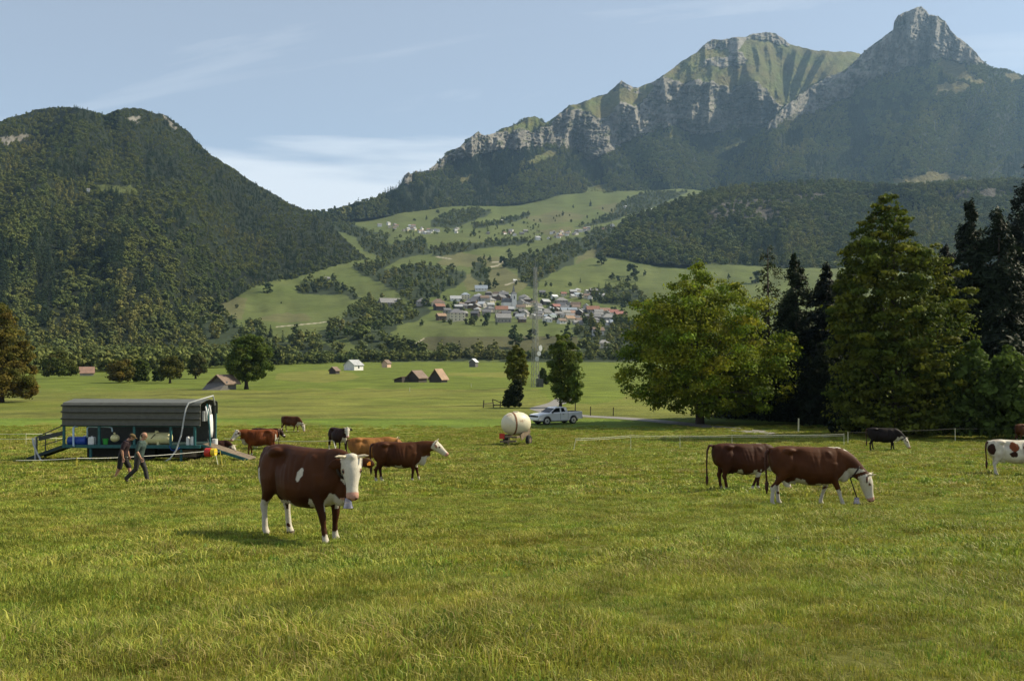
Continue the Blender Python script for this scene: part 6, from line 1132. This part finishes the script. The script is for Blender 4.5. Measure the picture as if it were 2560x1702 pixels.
    b = MB(); b.loft([sect(pel + Vector((0, 0, .06)), (0, 0, 1), (1, 0, 0), .135, .175, 16), sect(pel, (0, 0, 1), (1, 0, 0), .145, .185, 16), sect(pel - Vector((0, 0, .12)), (0, 0, 1), (1, 0, 0), .130, .170, 16)])
    for k in 'lr':
        hp, kn, an = V_('hip_' + k), V_('kn_' + k), V_('an_' + k)
        b.tube([hp + Vector((0, 0, .03)), hp.lerp(kn, .5), kn, kn.lerp(an, .10)] if shorts else [hp + Vector((0, 0, .03)), hp.lerp(kn, .5), kn, kn.lerp(an, .4), kn.lerp(an, .85), an + Vector((0, 0, -.02))], [.105, .100, .088, .095] if shorts else [.105, .098, .076, .074, .068, .072], 12)
    me, V = remeshed(b, voxel * 1.6, 3, .5); me.materials.append(mats['legs']); o = bpy.data.objects.new('shorts' if shorts else 'trousers', me); COL.objects.link(o); o.parent = t
    for s, k in ((1, 'l'), (-1, 'r')):
        an, to = V_('an_' + k), V_('toe_' + k); f = (to - an); f.z = 0; f.normalize(); sole = Vector((an.x, an.y, an.z - .07)); b = MB()
        dd = (Vector((to.x, to.y, to.z)) - sole).normalized()
        b.loft([sect(sole - dd * .07 + Vector((0, 0, .02)), dd, (0, 0, 1), .03, .03, 12), sect(sole - dd * .04 + Vector((0, 0, .02)), dd, (0, 0, 1), .05, .042, 12), sect(sole + dd * .08, dd, (0, 0, 1), .042, .046, 12), sect(sole + dd * .16 - Vector((0, 0, .01)), dd, (0, 0, 1), .03, .046, 12), sect(sole + dd * .21 - Vector((0, 0, .015)), dd, (0, 0, 1), .016, .03, 12)])
        b.tube([an + Vector((0, 0, .06)), sole + Vector((0, 0, .02))], [.05, .05], 10); b.build('shoe', mats['shoes'], t, smooth=True)
    b = MB(); hh = mats.get('hairlen', 1.0)
    if hair == 'bald': b.ell(head - fw * .030 + hup * .010, (.082, .086, .082 * hh), 14, 10, M=Mh)
    else: b.ell(head - fw * .012 + hup * .050, (.106, .088, .095), 14, 10, M=Mh)
    if cap: b = MB(); b.ell(head - fw * .028 + hup * .012, (.082, .083, .085), 14, 10, M=Mh)
    b.build('hair', mats['hair'], t, smooth=True)
    if cap: b = MB(); b.ell(head + hup * .062, (.108, .090, .075), 14, 8, M=Mh); b.ell(head + fw * .12 + hup * .045, (.07, .06, .010), 12, 6, M=Mh); b.build('cap', cap, t, smooth=True)
    return t
SK = (0.42, 0.22, 0.14)
JA = dict(pelvis=(0, 0, .93), chest=(.08, 0, 1.30), neck=(.11, 0, 1.50), head=(.16, 0, 1.63), face=(.95, -.1, -.22), sh_l=(.08, .19, 1.42), el_l=(-.08, .24, 1.16), wr_l=(-.02, .24, .92), sh_r=(.08, -.19, 1.42), el_r=(.02, -.26, 1.14), wr_r=(.14, -.24, .90),
          hip_l=(.0, .09, .88), kn_l=(.16, .10, .50), an_l=(.24, .10, .10), toe_l=(.44, .10, .03), hip_r=(0, -.09, .88), kn_r=(-.06, -.10, .50), an_r=(-.36, -.10, .20), toe_r=(-.24, -.10, .02))
person('balding man in a green-grey shirt and dark trousers striding to the right', (347, 1205), R(2), JA, dict(skin=SK, shirt=cloth('shirt_greygreen', (.042, .068, .058)), legs=cloth('trousers_grey', (.035, .033, .030)), shoes=cloth('boots', (.09, .07, .055)), hair=cloth('hair_greybrown', (.09, .06, .04)), sleeve=1.1, hairlen=.9), 'bald')
JB = dict(pelvis=(-.03, 0, .92), chest=(.07, 0, 1.27), neck=(.15, 0, 1.45), head=(.26, 0, 1.55), face=(.85, .1, -.50), sh_l=(.09, .19, 1.38), el_l=(.04, .23, 1.10), wr_l=(.10, .22, .86), sh_r=(.09, -.19, 1.38), el_r=(.02, -.25, 1.10), wr_r=(.05, -.24, .84),
          hip_l=(-.05, .09, .86), kn_l=(.14, .10, .48), an_l=(.20, .10, .10), toe_l=(.40, .10, .02), hip_r=(-.05, -.09, .86), kn_r=(-.10, -.10, .47), an_r=(-.26, -.10, .12), toe_r=(-.08, -.10, .02))
pb = person('stooping man in a dark maroon top and black shorts with a cap, walking right', (309, 1199), R(4), JB, dict(skin=SK, shirt=cloth('shirt_maroon', (.024, .011, .015)), legs=cloth('shorts_black', (.014, .013, .013)), shoes=cloth('shoes_brown', (.10, .08, .06)), hair=cloth('hair_dark', (.03, .02, .013)), sleeve=.9), 'short', True, cloth('cap_khaki', (.12, .08, .03)))
bt = MB(); bt.loft([sect((0, 0, z), (0, 0, 1), (1, 0, 0), r, r, 12) for z, r in ((0, .035), (.02, .042), (.17, .042), (.21, .018), (.25, .016))]); gb = onground(301, 1199)
o = bt.build('bottle', M_yel, None, smooth=True, loc=(gb.x + .02, gb.y - .05, gb.z + .45)); tag(o, 'yellow bottle held low by the stooping man in shorts', 'bottle')
# ================================================================== BARNS IN THE PLAIN AND THE VILLAGES
def wallm(n, c, v=.12): return paint('wall_' + n, c, .9, v, .8, bump=.2)
def roofm(n, c, v=.2): return paint('roof_' + n, c, .75, v, .7, bump=.3)
W_ = dict(cream=wallm('cream', (.62, .55, .40)), white=wallm('white', (.72, .70, .66)), grey=wallm('grey', (.40, .38, .35)), dark=wallm('dark_wood', (.06, .05, .045)), stone=wallm('stone', (.30, .27, .23)), wood=wallm('brown_wood', (.13, .09, .06)), pink=wallm('pinkish', (.62, .42, .30)), oldw=wallm('silver_wood', (.13, .12, .11)))
R_ = dict(slate=roofm('slate', (.13, .13, .14)), grey=roofm('grey', (.22, .215, .21)), pale=roofm('pale', (.36, .37, .38)), blue=roofm('blue_grey', (.24, .28, .33)), orange=roofm('orange', (.24, .115, .075)), red=roofm('dull_red', (.26, .11, .09)), brown=roofm('brown', (.17, .12, .09)), tan=roofm('tan', (.29, .19, .12)), green=roofm('greenish', (.16, .20, .19)), rust=roofm('rust', (.25, .15, .11)), white=roofm('white', (.62, .63, .64)))
M_win = paint('window_dark', (.03, .035, .04), .2, .1, 2, spec=.7)
def house(label, pos, w, d, h, rz, wall, roof, kind='gable', rh=None, ov=.5, wins=(3, 2), chim=True, name='house', cat='house', group=None, door=True, lean=False, detail=True, k2=None):
    """w along local x (ridge direction), d along y, h eaves height"""
    t = empty(name, pos, rz); tag(t, label, cat, group); rh = rh or d * .38
    mb = MB(); mb.box((0, 0, h / 2 - 1.0), (w, d, h + 2.0))
    if kind == 'gable':
        for s in (-1, 1):
            x = s * (w / 2 - .001); v = [(x, -d / 2, h), (x, d / 2, h), (x, 0, h + rh)]; v2 = [(x - s * .2, y, z) for x, y, z in v]; mb.add(v + v2, [(0, 1, 2), (5, 4, 3), (0, 3, 4, 1), (1, 4, 5, 2), (2, 5, 3, 0)])
    mb.build('wall', W_[wall], t)
    mb = MB(); th = .22
    if kind == 'gable':
        for s in (-1, 1):
            y0, z0 = s * (d / 2 + ov), h - ov * rh / (d / 2); v = [(-w / 2 - ov, 0, h + rh), (w / 2 + ov, 0, h + rh), (w / 2 + ov, y0, z0), (-w / 2 - ov, y0, z0)]; v = [(a, b, c + .02) for a, b, c in v]; mb.add(v + [(a, b, c + th) for a, b, c in v], [(0, 1, 2, 3), (7, 6, 5, 4), (0, 4, 5, 1), (1, 5, 6, 2), (2, 6, 7, 3), (3, 7, 4, 0)])
    else:
        rl = max(w - d, .4) / 2; e = [(-w / 2 - ov, -d / 2 - ov, h), (w / 2 + ov, -d / 2 - ov, h), (w / 2 + ov, d / 2 + ov, h), (-w / 2 - ov, d / 2 + ov, h), (-rl, 0, h + rh), (rl, 0, h + rh)]; mb.add(e, [(0, 1, 5, 4), (1, 2, 5), (2, 3, 4, 5), (3, 0, 4), (3, 2, 1, 0)])
    rf = mb.build('roof', R_[roof], t)
    if chim and detail: MB().box((w * .22, d * .12, h + rh * .95), (.7, .7, 1.6)).build('chimney', W_['grey'], rf)
    if detail and wins:
        nx_, ny_ = wins
        for f in range(ny_):
            zc = 1.6 + 2.7 * f
            if zc + .8 > h: break
            for i in range(nx_): MB().box((-w / 2 + w * (i + .5) / nx_, -d / 2 - .02, zc), (.95, .12, 1.25)).build('window', M_win, t)
            for i in range(2): MB().box((w / 2 + .02, -d / 4 + d / 2 * i, zc), (.12, .95, 1.25)).build('window', M_win, t)
    return t
def vpos(px, py):
    if py <= 905: D = float(interp_sheet(GM, np.array([float(px)]), np.array([float(py)]))[0]); return Vector(P(px, py, D)), F / D
    g, k = G(px, py); return g, k
# ---- barns standing in the plain
def barn(label, px, py, wpx, hpx, rz, wall, roof, dr=.8, kind='gable', name='barn', wins=None, rh=None, ov=.4):
    p, k = vpos(px, py); w_ = wpx / k; h = hpx / k; return house(label, p, w_ * dr, w_, h, rz, wall, roof, kind, rh, ov, wins, False, name, 'barn', 'small barns in the plain', detail=wins is not None)
# gable end turned to the viewer: ridge along local x, so local x points away
b1 = barn('dark weathered barn with a long lean-to roof, left of the touching pair', 1042, 955, 36, 12, R(60), 'dark', 'brown', 1.0, rh=(16 / G(1042, 955)[1]))
p, k = vpos(1014, 955); e = empty('lean_to_shed', p, R(-30)); tag(e, 'low lean-to built against the left side of the dark barn', 'shed', 'small barns in the plain'); MB().prism([(-10 / k, 0), (14 / k, 0), (14 / k, 13 / k), (-10 / k, 6 / k)], -4, 4).build('wall', W_['dark'], e); mb = MB(); mb.prism([(-13 / k, 6.2 / k), (14 / k, 14 / k), (14 / k, 15 / k), (-13 / k, 7.2 / k)], -4.4, 4.4); mb.build('roof', R_['brown'], e)
barn('dark barn with a light orange-tan roof, right of the touching pair', 1096, 956, 34, 10, R(64), 'dark', 'tan', .9, rh=(22 / G(1096, 956)[1]))
barn('white barn with a pale blue-grey roof far out in the plain', 884, 925, 34, 13, R(58), 'white', 'pale', 1.0, rh=(12 / G(884, 925)[1]), wins=(1, 1))
barn('tiny dark wooden hut in front of the white barn', 836, 934, 20, 9, R(62), 'dark', 'brown', .8, rh=(8 / G(836, 934)[1]))
barn('small pinkish hut with a dark roof right of the white barn', 966, 919, 17, 11, R(60), 'pink', 'brown', .9, rh=(7 / G(966, 919)[1]))
barn('small grey hut with a white roof edge alone at the far field edge', 1184, 917, 17, 13, R(66), 'oldw', 'white', .9, rh=(7 / G(1184, 917)[1]))
barn('small shed with a red tiled roof between the bushes on the left', 217, 938, 26, 8, R(25), 'stone', 'rust', 1.2, rh=(13 / G(217, 938)[1]))
p, k = vpos(560, 974); t = house('leaning old plank shed with a patched roof under the big round tree', p, 44 / k, 40 / k, 20 / k, R(68), 'oldw', 'brown', 'gable', 16 / k, .8, None, False, 'old_shed', 'shed', 'small barns in the plain', detail=False); MB().prism([(-52 / k, 0), (-20 / k, 0), (-20 / k, 22 / k), (-26 / k, 18 / k)], -2.5, 2.5).build('leaning_wall', W_['oldw'], t)
# ---- church
p, k = vpos(1284, 772)
ch = empty('church', p, R(18)); tag(ch, 'village church with a slim grey spire on a white bell tower', 'church'); u_ = 1 / k
MB().box((0, 0, 15 * u_), (12 * u_, 12 * u_, 44 * u_)).build('tower', W_['white'], ch); mb = MB(); mb.loft([np.array([(x * r * u_, y * r * u_, z * u_) for x, y in ((-1, -1), (1, -1), (1, 1), (-1, 1))]) for z, r in ((37, 7), (39.5, 6), (42, 3), (60, .3))]); mb.build('spire', R_['slate'], ch); MB().box((0, 0, 62 * u_), (.4 * u_, .4 * u_, 6 * u_)).build('cross', R_['slate'], ch)
for dx, dy in ((0, -6.1), (6.1, 0)): MB().box((dx * u_, dy * u_, 28 * u_), (3 * u_ if dx == 0 else .5 * u_, .5 * u_ if dx == 0 else 3 * u_, 8 * u_)).build('belfry_opening', M_win, ch)
mb = MB(); mb.box((-16 * u_, 6 * u_, 6 * u_), (24 * u_, 18 * u_, 20 * u_)); mb.build('nave', W_['white'], ch); mb = MB(); mb.prism([(-3 * u_, 16 * u_), (-29 * u_, 16 * u_), (-24 * u_, 26 * u_), (-6 * u_, 26 * u_)], -4 * u_, 16 * u_); mb.build('nave_roof', R_['slate'], ch)
# ---- named houses of the village: px, base py, width px, eaves px, turn, wall, roof, kind, label
HV = [(1140, 803, 40, 19, 20, 'cream', 'slate', 'hip', 'big cream house with a dark hipped roof at the lower left edge of the village'), (1103, 800, 22, 10, 30, 'wood', 'tan', 'gable', 'small house with a light tan roof left of the big cream house'), (1098, 776, 24, 10, 30, 'dark', 'orange', 'gable', 'house with a bright orange roof above the light tan roof'),
 (1254, 783, 30, 9, 4, 'cream', 'orange', 'gable', 'cream house with a bright orange roof right below the church'), (1258, 806, 36, 11, 10, 'stone', 'grey', 'gable', 'grey-roofed farmhouse at the lower edge of the village below the orange roof'), (1203, 727, 30, 5, 3, 'white', 'blue', 'gable', 'long building with a pale blue-grey roof above the village'),
 (1163, 748, 22, 10, 12, 'cream', 'blue', 'hip', 'tall house with a hipped blue-grey roof at the top left of the village'), (975, 762, 52, 5, 22, 'stone', 'grey', 'gable', 'long low farm building at the left end of the village meadow'), (1056, 762, 32, 7, 15, 'grey', 'slate', 'hip', 'slate-roofed house left of the village beside the woods'), (1095, 765, 34, 8, 10, 'cream', 'brown', 'hip', 'wide brown-roofed house at the top left above the orange roof'),
 (1139, 752, 26, 5, 8, 'white', 'pale', 'gable', 'pale-roofed long house above the big cream house'), (1205, 768, 20, 8, -35, 'grey', 'white', 'gable', 'house with one dazzling white roof slope in the middle of the village'), (1330, 768, 0, 0, 0, '', '', '', ''),
 (1363, 762, 20, 8, 35, 'dark', 'pale', 'gable', 'dark house with a bright metal roof just right of the mast'), (1403, 762, 30, 10, 12, 'stone', 'grey', 'hip', 'large hip-roofed house right of the bright metal roof'), (1390, 772, 20, 6, 30, 'wood', 'red', 'gable', 'house with a dull red roof below the large hip-roofed house'), (1414, 782, 24, 6, 15, 'grey', 'blue', 'gable', 'house with a blue-grey roof right of the dull red roof'),
 (1482, 782, 30, 8, 3, 'stone', 'orange', 'gable', 'long building with a bright orange roof at the right of the village'), (1512, 784, 24, 7, 8, 'white', 'rust', 'gable', 'row house with a rust-streaked roof right of the long orange roof'), (1534, 788, 24, 7, 12, 'white', 'red', 'gable', 'row house with a dull red roof next to the rust-streaked one'), (1550, 794, 26, 8, 16, 'wood', 'red', 'gable', 'dark gabled barn at the right end of the red row'),
 (1427, 788, 20, 6, 25, 'pink', 'rust', 'gable', 'house with a patchy red roof in the lower middle of the village'), (1424, 806, 22, 10, 28, 'cream', 'tan', 'gable', 'cream gabled house on the lower right edge of the village'), (1490, 800, 24, 8, -8, 'stone', 'grey', 'gable', 'grey-roofed house below the long orange roof'), (1520, 802, 34, 8, 14, 'grey', 'grey', 'hip', 'broad grey-roofed house below the red row'),
 (1380, 800, 24, 6, 48, 'dark', 'green', 'gable', 'shed with a pale green roof on the lower edge of the village'), (1366, 790, 30, 7, 8, 'cream', 'grey', 'hip', 'wide cream house with a grey roof right of the mast'), (1495, 838, 26, 12, 12, 'white', 'brown', 'gable', 'white chalet with a wide roof below the village, seen past the spreading tree'), (1508, 868, 28, 10, 14, 'cream', 'grey', 'hip', 'grey-roofed bungalow lowest of all, half behind the spreading tree'),
 (1305, 806, 18, 8, 20, 'wood', 'slate', 'gable', 'small dark-roofed house left of the mast foot of the village'), (1355, 735, 14, 5, 10, 'stone', 'slate', 'gable', 'small slate-roofed house in the upper row right of the mast'), (1433, 735, 16, 6, 8, 'wood', 'pale', 'gable', 'pale-roofed chalet in the upper right row'), (1484, 733, 18, 7, 12, 'wood', 'grey', 'gable', 'grey-roofed chalet at the right of the upper row'), (1443, 742, 18, 5, 35, 'white', 'blue', 'gable', 'white house with a slanting blue roof in the upper right row'), (1466, 746, 14, 7, 10, 'cream', 'brown', 'gable', 'bright cream house in the upper right row'),
 (1409, 740, 12, 6, 12, 'cream', 'red', 'gable', 'small red-roofed house left of the upper right row'), (1386, 745, 14, 4, 30, 'white', 'white', 'gable', 'small white-roofed shed above the village middle')]
random.seed(21)
for (px_, py_, w_, h_, rz, wl, rf, kd, lb) in HV:
    if not w_: continue
    p, k = vpos(px_, py_); w2 = w_ / k; house(lb, p, w2, min(w2 * .75, 14), h_ / k * 1.05, R(rz), wl, rf, kd, None, .7, (max(2, int(w2 / 3.5)), 3), True, 'village_house', 'house', 'houses of the village')
# fill: the dense grey-roofed core and the two hamlets on the slope; nothing in the photo tells these apart
fill = []
RW = dict(slate='slate-grey', grey='grey', pale='pale metal', blue='blue-grey', orange='orange', red='dull red', brown='brown', tan='tan', green='pale green', rust='rust-red', white='white')
WW = dict(cream='cream', white='white', grey='grey', dark='dark wooden', stone='stone', wood='brown wooden', pink='pinkish')
def side(x, y, cx_, cy_, name, sx=12, sy=7):
    a = 'above' if y < cy_ - sy else 'below' if y > cy_ + sy else ''; b = 'left' if x < cx_ - sx else 'right' if x > cx_ + sx else ''; d = abs(x - cx_) + 1.6 * abs(y - cy_); q = 'close' if d < 45 else 'well' if d > 110 else ''
    if not a and not b: return 'right beside ' + name
    if not a: r = '%s of' % b
    elif not b: r = a
    else: r = '%s %s of' % (a, b)
    return (q + ' ' + r + ' ' + name).strip()
rngv = random.Random(5)
def fillzone(poly, n, wr, hr, label, group, mind, walls, roofs):
    xs = [a for a, b in poly]; ys_ = [b for a, b in poly]; c = 0; tries = 0
    while c < n and tries < 4000:
        tries += 1; x, y = rngv.uniform(min(xs), max(xs)), rngv.uniform(min(ys_), max(ys_))
        if not inpoly(np.array([x]), np.array([y]), poly)[0]: continue
        if any(abs(x - a) < mind and abs(y - b) < mind * .42 for a, b in fill): continue
        fill.append((x, y)); c += 1; p, k = vpos(x, y); w2 = rngv.uniform(*wr) / k; hd_, hh_, hr_, hw_, hf_, hk_ = w2 * rngv.uniform(.6, .85), rngv.uniform(*hr) / k, R(rngv.choice([12, 30, 48, -20, 75, 8, 60]) + rngv.uniform(-6, 6)), rngv.choice(walls), rngv.choice(roofs), rngv.choice(['gable', 'gable', 'hip'])
        cx_, cy_, nm = label; house('%s house with %s roof, %s' % (WW[hw_], RW[hf_], side(x, y, cx_, cy_, nm, 12 if wr[0] > 12 else 8, 7 if wr[0] > 12 else 4)), p, w2, hd_, hh_, hr_, hw_, hf_, hk_, None, .6, (2, 2), False, 'village_house', 'house', group, detail=wr[0] > 12)
fill += [(a[0], a[1]) for a in HV if a[2]] + [(1284, 772), (1265, 772)]
fillzone([(1110, 790), (1120, 765), (1170, 760), (1200, 740), (1240, 732), (1275, 745), (1320, 752), (1345, 765), (1350, 800), (1300, 800), (1240, 790), (1190, 795)], 46, (15, 23), (5, 9), (1284, 772, 'the church'), 'village core houses', 11, ['stone', 'grey', 'wood', 'dark', 'cream'], ['slate', 'grey', 'grey', 'slate', 'brown', 'pale', 'slate'])
fillzone([(1345, 800), (1345, 775), (1420, 765), (1470, 770), (1560, 790), (1570, 812), (1500, 818), (1440, 812), (1380, 808)], 38, (15, 23), (5, 9), (1482, 782, 'the long orange roof'), 'houses of the right village part', 11, ['stone', 'grey', 'wood', 'dark', 'white', 'cream'], ['slate', 'grey', 'grey', 'brown', 'pale', 'slate', 'blue'])
fillzone([(1420, 745), (1425, 728), (1500, 728), (1520, 738), (1490, 750), (1440, 752)], 8, (10, 15), (4, 6), (1455, 740, 'the upper right row centre'), 'houses of the upper right row', 9, ['white', 'cream', 'wood'], ['grey', 'slate', 'pale'])
fillzone([(940, 572), (950, 562), (1000, 562), (1035, 566), (1080, 574), (1100, 580), (1065, 588), (1040, 584), (1000, 576)], 24, (7, 11), (3, 5.5), (1050, 576, 'the upper left hamlet centre'), 'houses of the upper left hamlet', 6, ['white', 'cream', 'white'], ['slate', 'grey', 'pale', 'rust'])
fillzone([(1120, 576), (1145, 574), (1145, 582), (1130, 584)], 3, (8, 11), (3, 5), (1133, 579, 'the right tip of the left hamlet'), 'right end houses of the left hamlet', 6, ['white', 'cream'], ['slate', 'grey'])
fillzone([(1365, 592), (1385, 582), (1430, 578), (1470, 572), (1478, 576), (1440, 588), (1400, 596), (1370, 598)], 22, (7, 11), (3, 5.5), (1422, 585, 'the dense right hamlet centre'), 'houses of the right hamlet', 6, ['cream', 'white', 'stone'], ['slate', 'grey', 'brown', 'rust', 'grey'])
fillzone([(1205, 582), (1300, 575), (1345, 590), (1250, 598), (1210, 595)], 7, (8, 12), (3, 5), (1270, 588, 'the gap between the hamlets'), 'farmhouses between the hamlets', 8, ['stone', 'white'], ['slate', 'grey', 'red'])
fillzone([(1500, 572), (1545, 562), (1550, 568), (1510, 580)], 4, (7, 10), (3, 4), (1525, 570, 'the farms by the dark wood'), 'houses right of the right hamlet', 6, ['white', 'stone'], ['rust', 'grey'])
for x, y, w_, h_, wl, rf, lb in [(1628, 528, 6, 4, 'white', 'white', 'tiny white house on the pale strip of meadow at the dark wood edge'), (1563, 520, 7, 3.5, 'white', 'pale', 'tiny white house among the trees right of the high meadow'), (1344, 600, 12, 6, 'white', 'pale', 'white farmhouse at the near left of the dense hamlet'), (1287, 706, 8, 5, 'cream', 'white', 'tiny white chapel-like hut above the village'), (1255, 554, 5, 3, 'white', 'white', 'tiny white hut on the green slope left of the high meadow'), (733, 703, 0, 0, '', '', ''), (818, 700, 12, 4, 'stone', 'grey', 'small farm hidden in the trees on the upper left meadow'), (221, 479, 7, 5, 'white', 'grey', 'tiny pale hut beside the clearing high on the left mountain')]:
    if not w_: continue
    if x < 300: D = float(interp_sheet(GL, np.array([float(x)]), np.array([float(y)]))[0]); p = Vector(P(x, y, D - 14)); k = F / D
    else: p, k = vpos(x, y)
    house(lb, p, w_ / k, w_ * .8 / k, h_ / k, R(20), wl, rf, 'gable', None, .5, None, False, 'hillside_house', 'house', None, detail=False)
# garden trees between the houses
gt = 0
for i in range(110):
    x, y = rngv.uniform(1050, 1570), rngv.uniform(742, 815)
    if any(abs(x - a) < 9 and abs(y - b) < 5 for a, b in fill): continue
    hn = min((h for h in HV if h[2]), key=lambda h: abs(h[0] - x) + 1.6 * abs(h[1] - y)); valley_tree(x, y, rngv.uniform(10, 20), rngv.choice([0, 1, 2, 2]), 'garden tree ' + side(x, y, hn[0], hn[1], 'the %s house with %s roof' % (WW[hn[5]], RW[hn[6]]), 8, 5), 'garden trees in the village', 'garden_tree')
# ================================================================== AIR
def haze():
    mb = MB(); mb.box((0, 4400, 950), (11800, 9400, 2000))
    m = bpy.data.materials.new('air'); m.use_nodes = True; t = m.node_tree; t.nodes.clear(); o = t.nodes.new('ShaderNodeOutputMaterial')
    v = N(t, 'ShaderNodeVolumePrincipled', i_Density=HAZE_D, i_Anisotropy=0.35); v.inputs['Color'].default_value = (0.42, 0.68, 1.0, 1); L(t, v.outputs[0], o.inputs['Volume'])
    m.cycles.homogeneous_volume = True
    h = mb.build('haze', m); tag(h, kind='stuff', label='thin blue air haze filling the whole valley', cat='haze'); return h
HAZE_D = 0.45e-4
haze()
